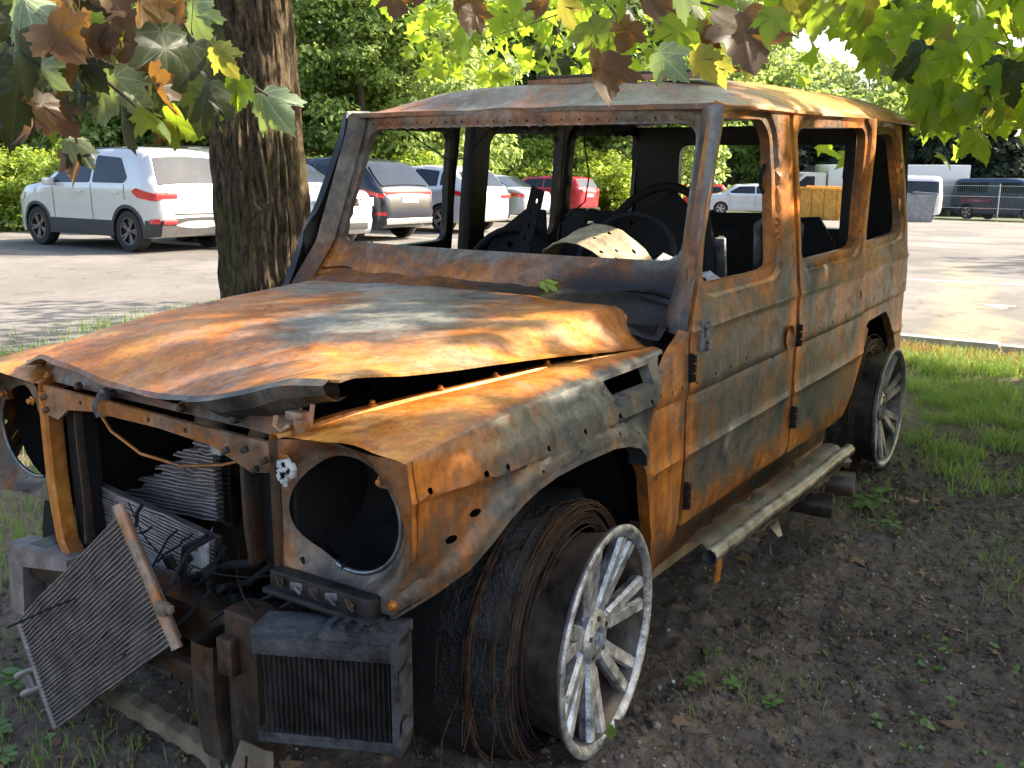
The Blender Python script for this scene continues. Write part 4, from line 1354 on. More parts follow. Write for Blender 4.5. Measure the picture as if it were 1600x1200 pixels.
cooler = oc.build('oil_cooler', 'cooler_black', SUV)
mb = MB(); cbox(mb, -.03, 1.0, .505, .540, -.075, .006); cbox(mb, -.06, .50, .540, .556, -.09, -.01); cbox(mb, .45, 1.02, .540, .562, -.08, .0)
for k in range(5):
    cbox(mb, .47 + k * .11, .52 + k * .11, .560, .565 + random.uniform(0, .008), -.06, -.01)
mb.build('cooler_top_tank', 'cooler_shell', cooler)
mb = MB(); cbox(mb, .97, 1.02, .30, .55, -.07, .010); cbox(mb, 1.04, 1.07, .47, .49, -.03, .02); cbox(mb, 1.04, 1.065, .35, .38, -.03, .01)
mb.build('cooler_side', 'cooler_shell', cooler)
mb = MB(); cbox(mb, -.03, 1.0, .305, .328, -.07, .004); mb.build('cooler_bottom_tank', 'cooler_shell', cooler)
for k in range(25):
    s = .045 + k * .0375
    mb = MB()
    G = [cpt(s, .33 + .185 * j / 8, .001 + .0015 * math.sin(j * 2.1 + k)) for j in range(9)]
    mb.tube(G, .0034, 5)
    mb.build('cooling_fin', 'cooler_black', cooler, 60)
mb = panel([(.42, .15), (.42, .20), (.45, .285), (.54, .285), (.545, .22), (.62, .185), (.80, .20), (.80, .17), (.62, .12), (.50, .13)], [rounded([(.46, .19), (.465, .255), (.475, .26), (.475, .20)], .004, 1)], .025,
           lambda y, z: (.805 - .30 * max(0, y - .52) + .05 * (.285 - z) / .1 * .3, y, z), .004, (1, .3, .3))
mb.build('cooler_bracket', 'tan_steel', SUV, 40)
mb = MB()
G = []
for k in range(26):
    t = k / 25
    y = -.36 + .66 * t
    zz = .115 - .02 * t - .04 * sstep(.85, 1, t)
    x = .64 + .03 * t + .06 * sstep(.82, 1, t)
    w = .020 + .008 * (k % 3 == 0)
    G.append([Vector((x, y, zz + w)), Vector((x + .03, y, zz + w - .008)), Vector((x + .035, y, zz - w))])
mb.grid(G).build('undertray_rail', 'tan_steel', SUV, 30)
MB().tube([(.70, .27, .10), (.76, .33, .075), (.79, .42, .07), (.80, .55, .06)], .006, 6).build('bent_strip', 'pipe_steel', SUV, 60)

# floor, sill, chassis rail, side step, exhaust
MB().box((-2.0, 0, .50), (2.9, 1.5, .06)).build('floor_pan', 'soot_black', SUV)
mb = panel([(-.35, .30), (-.36, .40), (-.50, .418), (-2.10, .380), (-2.16, .30)], [], .06, lambda x, z: (x, .822 - .25 * (.40 - z) + .004 * fbm((x, z, 1), 9, 2), z), .05, (0, 1, 0))
mb.build('sill', 'rust_dark', SUV, 40, 0, lambda co: (.35 * sstep(.37, .40, co.z) * sstep(-1.6, -.6, co.x), -.42 * sstep(.365, .395, co.z) * sstep(-1.5, -.9, co.x) - .2, .1))
MB().hexa([(-.33, .78, .30), (-.33, .70, .30), (-.33, .70, .255), (-.33, .78, .255), (-2.2, .78, .285), (-2.2, .70, .285), (-2.2, .70, .22), (-2.2, .78, .22)]).build('chassis_rail', 'tan_steel', SUV)
st_ = MB().tube([(-.395 - 1.385 * k / 14, 1.0 + .0015 * math.sin(k), .412 - .03 * k / 14 + .0012 * math.sin(k * 1.7) - .004 * gauss(k - 9, 2)) for k in range(15)], .0225, 16, False)
st_.tube([(-.50 - 1.25 * k / 14, .962 + .003 * math.sin(k * 1.3), .385 - .028 * k / 14 + .003 * math.sin(k * .9)) for k in range(15)], .013, 10)
st_.tube([(-.395, 1.0, .412), (-.5, 1.0, .41)], .0195, 16, False)
stp = st_.build('side_step', 'pipe_steel', SUV, 60)
mb = MB()
G = []
for k in range(40):
    x = -.45 - 1.33 * k / 39
    z = .414 - .03 * k / 39
    j = fbm((x, 0, 3), 9, 3)
    G.append([Vector((x, .895 + .02 * j, z + .012 * fbm((x, 1, 0), 8, 2))), Vector((x, .925, z + .010 + .010 * fbm((x, 4, 0), 12, 2))), Vector((x, .955, z + .008 + .010 * j)), Vector((x, .985, z - .012))])
mb.grid(G)
G = []
for k in range(36):
    x = -.75 - 1.05 * k / 35
    z = .395 - .03 * k / 35
    j = abs(fbm((x, 2, 3), 7, 3))
    G.append([Vector((x, .985, z - .016)), Vector((x, 1.012, z - .022 - .03 * j)), Vector((x, 1.0, z - .035 - .08 * j))])
mb.grid(G)
mb.build('melted_step_tread', 'tread_char', stp, 40)
mb = MB(); mb.hexa([(-.47, .995, .39), (-.50, .995, .39), (-.50, 1.0, .39), (-.47, 1.0, .39), (-.475, .985, .30), (-.505, .985, .30), (-.505, .992, .30), (-.475, .992, .30)])
mb.build('step_bracket', 'rust_orange', stp)
mb = MB(); mb.grid([[Vector((x, .99 + .02 * math.sin(t * 4), z)) for x, z in row] for t, row in enumerate([[(-.93, .37), (-1.08, .365)], [(-.95, .33), (-1.04, .325)], [(-.955, .29), (-1.0, .28)], [(-.965, .255), (-.985, .25)], [(-.97, .215), (-.98, .21)]])])
mb.build('melted_drip', 'alloy_soot', stp, 60)
for (x, z, y0, y1) in ((-1.62, .185, .50, .99), (-1.80, .225, .50, 1.02)):
    MB().tube([(x, y0, z + .05), (x, y0 + .2, z + .02), (x - .02, y1 - .06, z), (x - .03, y1, z), (x - .03, y1, z), (x - .02, y1 - .05, z)], [.05, .05, .05, .05, .042, .042], 16).build('exhaust_tip', 'alloy_dark', SUV, 60)

# cabin: seats, wheel, dash
def seat(y, x, w, h, lean, name='seat_frame', solid=True):
    mb = MB()
    pts = []
    for k in range(17):
        a = math.pi * k / 16
        pts.append(Vector((x - lean * math.sin(a), y - w * math.cos(a), .80 + (h - .80) * math.sin(a) ** .55)))
    mb.tube(pts, .017, 8)
    if solid:
        G = [[Vector((x - lean * min(1, t * 1.1) - .03, y + (w - .02) * s * math.cos(.5 * math.pi * max(0, t - .55) / .47) , .70 + (h - .72) * t)) for s in np.linspace(-1, 1, 9)] for t in np.linspace(0, 1, 12)]
        mb.grid(G)
    mb.box((x + .22, y, .72), (.46, w * 1.9, .10), None, .03)
    return mb.build(name, 'seat_char', SUV, 60)
seat(.34, -1.25, .25, 1.385, .22)
se = seat(-.34, -1.36, .23, 1.20, .10, 'seat_frame', False)
mb = panel([(-.50, .86), (-.22, .86), (-.20, 1.10), (-.24, 1.28), (-.33, 1.28), (-.46, 1.18), (-.53, 1.05)], [rounded(h, .012, 2) for h in ([(-.46, .95), (-.36, .95), (-.36, 1.06), (-.45, 1.06)], [(-.31, .95), (-.26, .95), (-.26, 1.02), (-.31, 1.02)], [(-.30, 1.17), (-.27, 1.17), (-.27, 1.21), (-.30, 1.21)], [(-.40, 1.12), (-.37, 1.12), (-.37, 1.145), (-.40, 1.145)], [(-.32, 1.08), (-.30, 1.08), (-.30, 1.11), (-.32, 1.11)])], .04,
           lambda y, z: (-1.40 - .25 * (z - .86), y, z), .02, (1, 0, 0))
mb.build('seat_back_plate', 'seat_char', se, 40)
panel([(-.285, 1.10), (-.22, 1.10), (-.185, 1.36), (-.245, 1.38)], [ellipse(y, z, .008, .012, 8) for y, z in ((-.25, 1.17), (-.235, 1.22), (-.235, 1.27), (-.215, 1.32), (-.22, 1.15))], .03, lambda y, z: (-1.36 - .2 * (z - 1.1), y, z), .012, (1, 0, 0)).build('seat_recliner', 'seat_char', se, 40)
# rear bench frame with slots
sl = [rounded([(y, 1.09), (y + w, 1.09), (y + w, 1.18), (y, 1.18)], .012, 2) for y, w in ((-.56, .05), (-.44, .06), (-.32, .035), (-.22, .075), (.02, .06), (.16, .10), (.40, .07))]
panel([(-.70, .60), (.70, .60), (.70, 1.12), (.62, 1.235), (.40, 1.22), (.36, 1.245), (-.05, 1.235), (-.10, 1.22), (-.66, 1.23), (-.70, 1.15)], sl, .05, lambda y, z: (-2.36 - .12 * (z - .6) + .02 * fbm((y, z, 1), 4, 2), y, z), .025, (1, 0, 0)).build('rear_bench_back', 'seat_char', SUV, 40)
MB().box((-2.12, 0, .70), (.5, 1.3, .12), None, .03).build('rear_bench_base', 'seat_char', SUV, 40)
MB().tube([(-2.30, .40, 1.0), (-2.28, .40, 1.20), (-2.30, .44, 1.235), (-2.32, .54, 1.235), (-2.30, .585, 1.20), (-2.26, .59, 1.05), (-2.24, .60, .95)], .018, 10).build('bench_hoop', 'alloy_soot', SUV, 60)
mb = MB()
mb.tube([(-1.55, .52, .95), (-1.52, .54, 1.18), (-1.51, .54, 1.20)], .014, 6); mb.box((-1.52, .54, 1.12), (.02, .04, .16), Matrix.Rotation(.2, 3, 'Y'), .004)
mb.build('belt_anchor', 'alloy_ash_dull', SUV, 40)
for (x, y, z, s) in ((-.98, .60, 1.04, .10), (-1.18, .62, 1.0, .08), (-1.95, .66, 1.06, .05)):
    bm = bmesh.new(); bmesh.ops.create_icosphere(bm, subdivisions=3, radius=s)
    for v in bm.verts:
        v.co *= 1 + .5 * fbm(v.co * 9 + Vector((x, y, z)), 1.3, 3); v.co.z *= 1.3
        v.co += Vector((x, y, z))
    me = bpy.data.meshes.new('ash_heap'); bm.to_mesh(me); bm.free()
    link('ash_heap', me, 'ash_flake', SUV)
mb = MB().lathe([(.185 + .012 * math.cos(a), .012 * math.sin(a)) for a in np.linspace(0, 2 * math.pi, 9)[:-1]], 36, closed=True)
for a in (.3, 2.84, 4.71):
    mb.tube([(.03 * math.cos(a), 0, .03 * math.sin(a)), (.18 * math.cos(a), 0, .18 * math.sin(a))], .012, 6)
mb.xform(Matrix.Translation((-1.06, .37, 1.13)) @ Matrix.Rotation(-.45, 4, 'Y') @ Matrix.Rotation(-math.pi / 2, 4, 'Z'))
mb.build('steering_wheel', 'seat_char', SUV, 60)
mb = MB()
mb.grid([[(-.68 - .36 * t, y, 1.085 + .03 * math.sin(t * 3) + .035 * fbm((t * 2, y, 5), 4, 3) - .18 * sstep(.75, 1, t)) for y in np.linspace(-.72, .72, 46)] for t in np.linspace(0, 1, 14)])
mb.build('dashboard_remains', 'rust_dark', SUV, 60, 0, lambda co: (.35 * sstep(.2, -.1, co.y) * sstep(-.78, -.70, co.x), .1 + .3 * sstep(-.72, -.85, co.x), .05))
mb = MB()
for k in range(26):
    y0 = random.uniform(-.6, .65)
    mb.tube([(-.74, y0, 1.13), (-.78, y0 + random.uniform(-.06, .06), 1.15 + random.uniform(0, .03)), (-.82, y0 + random.uniform(-.1, .1), 1.12)], random.uniform(.003, .006), 5)
mb.build('loose_wiring', 'soot_black', SUV, 60)['kind'] = 'stuff'
mb = MB()
mb.tube([(-1.6, -.10, 1.66), (-1.5, -.05, 1.55), (-1.42, .02, 1.42), (-1.25, .10, 1.33), (-1.0, .14, 1.26), (-.95, .16, 1.20)], .003, 5)
mb.tube([(-1.0, -.60, 1.62), (-1.05, -.52, 1.55), (-1.1, -.42, 1.48), (-1.1, -.33, 1.49), (-1.1, -.28, 1.55), (-1.1, -.22, 1.60)], .0025, 5)
mb.build('hanging_wire', 'soot_black', SUV, 60)
for x, z, n_ in ((-1.30, 1.42, 1), (-2.29, 1.43, 2)):
    MB().tube([(x, .77, z + .05), (x + .012, .765, z + .02), (x + .018, .765, z - .02), (x, .77, z - .045), (x - .014, .77, z - .03), (x - .006, .77, z)], .006, 6).build('belt_guide', 'soot_black', SUV, 60)
for x in (-1.45, -2.40):
    MB().box((x - .02, .755, 1.30), (.09, .05, .72), None, .01).build('pillar_inner', 'rust_far', SUV, 40)
MB().box((-1.45, -.1, 1.66), (.06, 1.45, .03), None, .005).build('roof_bow', 'soot_black', SUV)
MB().box((-2.4, -.1, 1.68), (.06, 1.45, .03), None, .005).build('roof_bow', 'soot_black', SUV)

# perforated metal hood lying on the dash
pp = [(.17, .0), (.20, .04), (.27, .085), (.36, .112), (.45, .108), (.51, .075), (.545, .0)]
mb = MB()
def plate(a, s):
    y = .17 + .375 * a
    arch = .115 * math.sin(math.pi * min(1, max(0, a))) ** .75
    z = 1.160 + arch * (1 - .40 * s) + .008 * fbm((a * 4, s * 3, 1), 2, 2) - .05 * s * gauss(a - .9, .3)
    x = -.93 + .15 * s + .03 * math.sin(math.pi * a)
    return (x, y, z)
hl = [ellipse(a, s, .018, .035, 10) for a, s in ((.14, .35), (.30, .22), (.47, .18), (.64, .22), (.22, .62), (.40, .60), (.58, .62), (.78, .58), (.88, .30), (.70, .86))]
mb = panel([(0, 0), (1, 0), (1, .55), (.93, .98), (.5, 1), (.1, .93), (0, .6)], hl, .07, plate, .003, (1, 0, 1))
pl_ = mb.build('perforated_plate', 'plate_tan', None, 60)
tag(pl_, 'arched tan metal plate with round holes lying on the burnt dashboard', 'metal plate')

# ------------------------------------------------------------------ wheels on bare rims
def rim_meshes(soot):
    prof = [(.292, .0), (.293, -.010), (.284, -.016), (.272, -.020), (.268, -.045), (.258, -.09), (.252, -.15), (.262, -.22), (.284, -.235), (.285, -.25),
            (.275, -.25), (.250, -.225), (.240, -.15), (.246, -.09), (.255, -.045), (.262, -.012), (.276, .0), (.284, .003)]
    barrel = MB().lathe(prof, 72, closed=True, fn=lambda t, a, r: .0012 * math.sin(9 * t)).mesh('wheel', 40)
    def bar(mb, r0, a0, r1, a1, w0, w1, d0, d1, th=.034):
        p0 = Vector((r0 * math.cos(a0), d0, r0 * math.sin(a0))); p1 = Vector((r1 * math.cos(a1), d1, r1 * math.sin(a1)))
        t = (p1 - p0).normalized(); s = Vector((-t.z, 0, t.x)).normalized()
        b = Vector((0, -1, 0))
        c = .72
        mb.hexa([p0 - s * w0 * c, p0 + s * w0 * c, p0 + s * w0 + b * th * .35, p0 - s * w0 + b * th * .35, p1 - s * w1 * c, p1 + s * w1 * c, p1 + s * w1 + b * th * .35, p1 - s * w1 + b * th * .35])
        mb.hexa([p0 - s * w0 + b * th * .35, p0 + s * w0 + b * th * .35, p0 + s * w0 * .8 + b * th, p0 - s * w0 * .8 + b * th, p1 - s * w1 + b * th * .35, p1 + s * w1 + b * th * .35, p1 + s * w1 * .8 + b * th, p1 - s * w1 * .8 + b * th])
    sp = MB()
    da = .135
    bar(sp, .050, 0, .112, 0, .024, .026, -.046, -.036, .045)
    for s in (-1, 1):
        bar(sp, .090, s * .10, .2610, s * da, .0200, .0190, -.038, -.010, .032)
    spoke = sp.mesh('spoke', 30)
    hub = MB().lathe([(.028, -.052), (.030, -.030), (.040, -.030), (.062, -.034), (.070, -.042), (.070, -.075), (.03, -.08), (.001, -.08), (.001, -.055)], 30).mesh('hub', 40)
    bolts = MB()
    for k in range(5):
        a = 2 * math.pi * k / 5 + .3
        bolts.lathe([(.001, .006), (.007, .006), (.008, -.004)], 8); bolts.v[-24:] = [(p[0] + .051 * math.cos(a), p[1] - .034, p[2] + .051 * math.sin(a)) for p in bolts.v[-24:]]
    bm_ = bolts.mesh('wheel_bolts', 40)
    disc = MB().lathe([(.07, -.11), (.17, -.11), (.17, -.135), (.07, -.135)], 40, closed=True).mesh('brake_disc', 40)
    for me, mt in ((barrel, 'alloy_dark'), (spoke, 'alloy_soot' if soot else 'alloy_ash'), (hub, 'alloy_soot' if soot else 'alloy_ash'), (bm_, 'alloy_dark'), (disc, 'rust_dark')):
        me.materials.append(MATS[mt])
    lip = MB().lathe([(.2945, -.004), (.2955, .001), (.290, .005), (.280, .006), (.266, -.006), (.264, -.012)], 72).mesh('rim_lip', 60)
    lip.materials.append(MATS['alloy_soot' if soot else 'alloy_ash'])
    return barrel, spoke, hub, bm_, disc, lip
def carcass(seed, zc):
    random.seed(seed)
    prof = [(.272, -.120), (.318, -.130), (.340, -.160), (.350, -.20), (.362, -.27), (.366, -.35), (.366, -.42), (.358, -.47), (.29, -.50)]
    mb = MB().lathe(prof, 84, fn=lambda t, a, r: .030 * fbm((math.cos(t) * 2, a * 6, math.sin(t) * 2 + seed), 1.8, 4) - .018 * gauss(a + .235 + .02 * math.sin(t * 3), .014))
    mb.v = [(x, y, max(z, -zc + .004 + .01 * abs(fbm((x, y, 1), 14, 2)))) for x, y, z in mb.v]
    cords = MB()
    for k in range(46):
        r = random.uniform(.280, .345); a0 = random.uniform(0, 6.28); ln = random.uniform(1.5, 6.0)
        y0 = random.uniform(-.165, -.095)
        wob = random.uniform(.002, .010); ph = random.uniform(0, 6)
        pts = []
        for j in range(30):
            t = a0 + ln * j / 29
            rr = r + wob * math.sin(3 * t + ph)
            pts.append((rr * math.cos(t), y0 + wob * 1.5 * math.sin(2 * t + ph), max(rr * math.sin(t), -zc + .01)))
        cords.tube(pts, random.uniform(.0009, .0018), 4, False)
    for yc in (-.205, -.30, -.41):
        for k in range(22):
            a0 = random.uniform(-.9, .2); a1 = a0 + random.uniform(.4, 1.4)
            r = random.uniform(.356, .374); y0 = yc + random.gauss(0, .007); ph = random.uniform(0, 6)
            pts = []
            for j in range(16):
                t = a0 + (a1 - a0) * j / 15
                rr = r + .004 * math.sin(7 * t + ph)
                z_ = rr * math.sin(t)
                if z_ > -zc + .008:
                    pts.append((rr * math.cos(t), y0 + .006 * math.sin(4 * t + ph), z_))
            if len(pts) > 3:
                cords.tube(pts, random.uniform(.0010, .0022), 4, False)
    for k in range(16):
        a0 = random.uniform(.1, 1.2)
        p = Vector((.35 * math.cos(a0), random.uniform(-.42, -.13), .34 * math.sin(a0)))
        pts = [p.copy()]
        for j in range(7):
            p = p + Vector((random.uniform(-.012, .030), random.uniform(-.015, .015), -random.uniform(.03, .07)))
            if p.z < -zc + .02:
                break
            pts.append(p.copy())
        if len(pts) > 2:
            cords.tube(pts, .0011, 4, False)
    return mb, cords
RM = {False: rim_meshes(False), True: rim_meshes(True)}
def wheel(x, y, z, steer, side, soot, seed, label, spin=0.0, tyre=True):
    barrel, spoke, hub, bolts, disc, lip = RM[soot]
    w = link('wheel', barrel, None, SUV, (x, y * side, z))
    w.rotation_euler = (0, 0, steer + (0 if side > 0 else math.pi))
    w['label'] = label
    for nm, me in (('hub', hub), ('wheel_bolts', bolts), ('brake_disc', disc), ('rim_lip', lip)):
        link(nm, me, None, w)
    for k in range(7):
        s = link('spoke', spoke, None, w)
        s.rotation_euler = (0, -(2 * math.pi * k / 7 + spin), 0)
    if tyre:
        c, cords = carcass(seed, z)
        c.build('tyre_remains', 'charred_rubber', w, 60)
        cords.build('steel_cords', 'steel_wire', w, 60)['kind'] = 'stuff'
wheel(0.0, .904, .3025, math.radians(5.5), 1, False, 3, 'near front rim, bare and ash-white, its tyre burnt to wires', .36)
wheel(-2.85, .905, .308, 0, 1, True, 5, 'near rear rim, blackened, its tyre gone', .1)
wheel(0.0, .904, .3025, math.radians(5.5), -1, True, 8, 'far front rim')
wheel(-2.85, .905, .308, 0, -1, True, 9, 'far rear rim')
random.seed(11)

# ------------------------------------------------------------------ loose condenser leaning on the bumper
q00, q10, q11, q01 = (.765, -.448, .298), (.752, .028, .692), (.765, .204, .429), (.775, -.312, .035)
LC = core('loose_condenser', [q00, q10, q11, q01], 29, None, fin='torn_fin', rr=.0020, thick=.016, parent=None)
tag(LC, 'flat finned condenser leaning askew against the bumper, one corner on the ground', 'radiator')
LC_n = Vector((.95, .1, .25)).normalized()
a_, b_ = Vector(q10), Vector(q11)
d_ = (b_ - a_).normalized()
MB().tube([a_ - d_ * .02 + LC_n * .006, b_ + d_ * .02 + LC_n * .006], .0135, 12).build('end_tank', 'rust_frame', LC, 60, 0, lambda co: (.12, -.2, .5))
c_ = b_ - d_ * .09
mb = MB().box(c_ + LC_n * .012 + Vector((0, .02, -.005)), (.022, .035, .03), None, .005); mb.box(c_ + LC_n * .012 + Vector((0, .045, .0)), (.014, .02, .018), None, .004)
mb.build('pipe_fitting', 'tan_steel', LC, 40)
e_ = Vector(q00).lerp(Vector(q01), .0); f_ = Vector(q01)
MB().tube([e_, f_], .009, 10).build('side_rail', 'radiator_tube', LC, 60)
m_ = e_.lerp(f_, .52)
mb = MB()
for o_ in (-.02, .03):
    g_ = m_ + (f_ - e_).normalized() * o_
    mb.tube([g_, g_ + Vector((.01, -.06, -.03)), g_ + Vector((.012, -.075, -.04))], .009, 8)
mb.box(m_ + Vector((.005, -.04, -.02)), (.012, .04, .05), Matrix.Rotation(.5, 3, 'X'), .003)
mb.build('pipe_stubs', 'radiator_tube', LC, 50)

# ------------------------------------------------------------------ parked cars
def m_paint(name, color, metal=0.3, rough=0.32):
    m, nt, out = newmat(name)
    vec = coords(nt)
    n = noisen(nt, vec, 3, 5)
    c = ramp(nt, n, [(0.3, tuple(x * 0.92 for x in color)), (0.7, color)])
    principled(nt, out, c, ramp(nt, noisen(nt, vec, 20, 4), [(0.3, rough - .05), (0.7, rough + .08)]), metal, None, 0.5, 0.6)
for n_, c_ in (('paint_white', (.58, .58, .585)), ('paint_silver', (.45, .47, .50)), ('paint_blue_black', (.012, .016, .030)), ('paint_grey_silver', (.36, .40, .46)),
               ('paint_red', (.45, .02, .03)), ('paint_blue', (.10, .16, .26)), ('paint_green_black', (.03, .04, .035)), ('paint_pale', (.55, .58, .62)), ('paint_dark_blue', (.03, .05, .10)), ('paint_grey', (.20, .22, .25))):
    m_paint(n_, c_)
m_simple('car_glass', (0.018, 0.024, 0.034), 0.06, 0.0, 0.2, 2, 0.0, spec=0.28)
m_simple('trim_grey', (0.045, 0.043, 0.042), 0.7, 0, 0.25, 12, 0.2)
m_simple('tyre_rubber', (0.022, 0.021, 0.021), 0.85, 0, 0.3, 20, 0.3)
m_simple('alloy_wheel', (0.42, 0.41, 0.40), 0.35, 0.7, 0.2, 6, 0.0)
m_simple('alloy_wheel_dark', (0.14, 0.12, 0.11), 0.4, 0.6, 0.2, 6, 0.0)
m_simple('lamp_red', (0.55, 0.012, 0.02), 0.15, 0.0, 0.2, 9, 0.0, coat=0.8)
m_simple('lamp_clear', (0.65, 0.67, 0.70), 0.12, 0.3, 0.15, 9, 0.0, coat=0.8)
m_simple('chrome', (0.62, 0.63, 0.65), 0.15, 1.0, 0.1, 6, 0.0)
m_simple('plate_white', (0.75, 0.75, 0.72), 0.5, 0, 0.1, 6, 0.0)
m_simple('dark_seam', (0.012, 0.012, 0.013), 0.7, 0, 0.2, 8, 0.0)

def car(name, label, spec, loc, rz, paint, group='cars parked along the far side of the lot', scale=1.0):
    """A passenger car built along +x (front), origin on the ground under its middle.
    spec: L, W, belt, sil = silhouette from rear bottom over the roof to front bottom, axles, wheel radius, windows"""
    Lc, Wd, belt = spec['L'], spec['W'], spec['belt']
    sil = spec['sil']
    top = max(z for _, z in sil)
    slope = .02 if loc[0] > -20 else .04
    root = empty(name, (loc[0], loc[1], lotz(loc[0])), rz)
    root.rotation_euler = (Matrix.Rotation(-slope if loc[0] < -8 else 0, 3, 'Y') @ Matrix.Rotation(rz, 3, 'Z')).to_euler()
    root.scale = (scale,) * 3
    tag(root, label, 'car', group)
    hw = Wd / 2
    silr = rounded(sil, spec.get('r', .10), 4)
    sd_poly = resample(silr, .12)
    def wfun(x, z):
        w = hw
        e = Lc / 2
        fr = max(0, (x - (e - .75)) / .75); rr = max(0, (-x - (e - .55)) / .55)
        w -= .16 * hw * 2 * fr ** 2.2 * .75 + .10 * hw * 2 * rr ** 2.4 * .75
        if z > belt:
            w -= .17 * (z - belt) / (top - belt) * 1.0 + .04 * ((z - belt) / (top - belt)) ** 3
        if z < .45:
            w -= .10 * (.45 - z)
        w += .012 * gauss(z - belt + .07, .05) - .012 * gauss(z - .55, .12)
        return w
    def side(x, z):
        d = segdist(np.array([[x, z]]), silr, False)[0]
        w = wfun(x, z) - .065 * (1 - min(1, d / .11)) ** 2
        return w
    R = spec['rad'] + .045
    arches = []
    low = spec.get('low', .22)
    btm = []
    x_r, x_f = spec['axles']
    for xc in (x_f, x_r):
        a0 = math.asin(min(.95, (low - spec['rad']) / R))
        aa = np.linspace(a0, math.pi - a0, 13)
        btm += [(xc + R * math.cos(a), spec['rad'] + R * math.sin(a)) for a in aa]
    outline = silr + btm
    V, F = cdt2(outline, [], .11, [belt, belt - .07], ())
    body = MB()
    sheet(V, F, lambda x, z: (x, side(x, z), z), 0, (0, 1, 0), body)
    m2 = MB(); sheet(V, F, lambda x, z: (x, -side(x, z), z), 0, (0, -1, 0), m2)
    body.add(m2.v, m2.f)
    loop = resample(silr, .11)
    n_cut = len(loop)
    G = []
    for (x, z) in silr:
        w = side(x, z)
        G.append([Vector((x, w * s, z + .035 * (1 - s * s) * (1 if z > .6 else 0))) for s in np.linspace(1, -1, 11)])
    body.grid(G, False)
    bo = body.build('body', paint, root, 40, .004)
    MB().box((0, 0, low + .05), (Lc * .86, Wd * .80, .10)).build('underbody', 'dark_seam', root)
    # liners
    for xc in (x_f, x_r):
        for s in (1, -1):
            ln = MB(); GG = []
            for k in range(13):
                a = math.pi * k / 12
                GG.append([Vector((xc + R * math.cos(a), s * (hw - .012 - .03 * (xc == x_f)), spec['rad'] + R * math.sin(a))), Vector((xc + R * math.cos(a), s * (hw - .32), spec['rad'] + R * math.sin(a)))])
            ln.grid(GG)
            ln.build('arch_liner', 'dark_seam', root, 60)
    # side glass
    for poly in spec['side_windows']:
        pr = rounded(poly, .05, 3)
        for s in (1, -1):
            mb = MB(); panel(pr, [], .10, lambda x, z: (x, s * (side(x, z) + .006), z), .004, (0, s, 0), mb=mb)
            mb.build('side_window', 'car_glass', root, 60)
    # panes across the car (windscreen, rear window) along silhouette pieces
    def across(x0z0, x1z1, wfrac0, wfrac1, mat, nm, lift=.010, n=8):
        mb = MB(); GG = []
        (x0, z0), (x1, z1) = x0z0, x1z1
        t = Vector((x1 - x0, 0, z1 - z0)).normalized(); nn = Vector((t.z, 0, -t.x))
        for i in range(n + 1):
            k = i / n
            x, z = x0 + (x1 - x0) * k, z0 + (z1 - z0) * k
            wf_ = wfrac0 + (wfrac1 - wfrac0) * k
            w = wfun(x, z) * wf_
            GG.append([Vector((x, w * s, z + .035 * (1 - (s * wf_) ** 2))) + nn * lift for s in np.linspace(1, -1, 11)])
        mb.grid(GG)
        return mb.build(nm, mat, root, 60)
    across(*spec['rear_window'], 'car_glass', 'rear_window')
    across(*spec['windscreen'], 'car_glass', 'windscreen')
    # wheels
    r = spec['rad']
    tm = MB().lathe([(r * .66, .10), (r * .80, .112), (r * .95, .105), (r, .075), (r, -.075), (r * .95, -.105), (r * .66, -.10)], 36).mesh('tyre', 50)
    tm.materials.append(MATS['tyre_rubber'])
    rmb = MB().lathe([(r * .67, .100), (r * .66, .108), (r * .62, .100), (r * .60, .05), (.001, .03)], 30)
    rim = rmb.mesh('wheel', 40); rim.materials.append(MATS['dark_seam'])
    sp = MB()
    ns_ = spec.get('spokes', 5)
    for k in range(ns_):
        a = 2 * math.pi * k / ns_ + .3
        for da in (-.16, .16):
            p0 = Vector((r * .10 * math.cos(a), .085, r * .10 * math.sin(a))); p1 = Vector((r * .64 * math.cos(a + da), .098, r * .64 * math.sin(a + da)))
            t = (p1 - p0).normalized(); s_ = Vector((-t.z, 0, t.x)) * r * .055
            b_ = Vector((0, -.03, 0))
            sp.hexa([p0 - s_, p0 + s_, p0 + s_ + b_, p0 - s_ + b_, p1 - s_, p1 + s_, p1 + s_ + b_, p1 - s_ + b_])
    sp.lathe([(r * .67, .106), (r * .60, .104), (r * .60, .09)], 30); sp.lathe([(r * .17, .06), (r * .17, .094), (.001, .10)], 16)
    spm = sp.mesh('spokes', 30); spm.materials.append(MATS[spec.get('wheel_mat', 'alloy_wheel')])
    for xc in (x_f, x_r):
        for s in (1, -1):
            w = link('wheel', rim, None, root, (xc, s * (hw - .125), r))
            w.rotation_euler = (0, random.uniform(0, 1), 0 if s > 0 else math.pi)
            link('tyre', tm, None, w); link('spokes', spm, None, w)
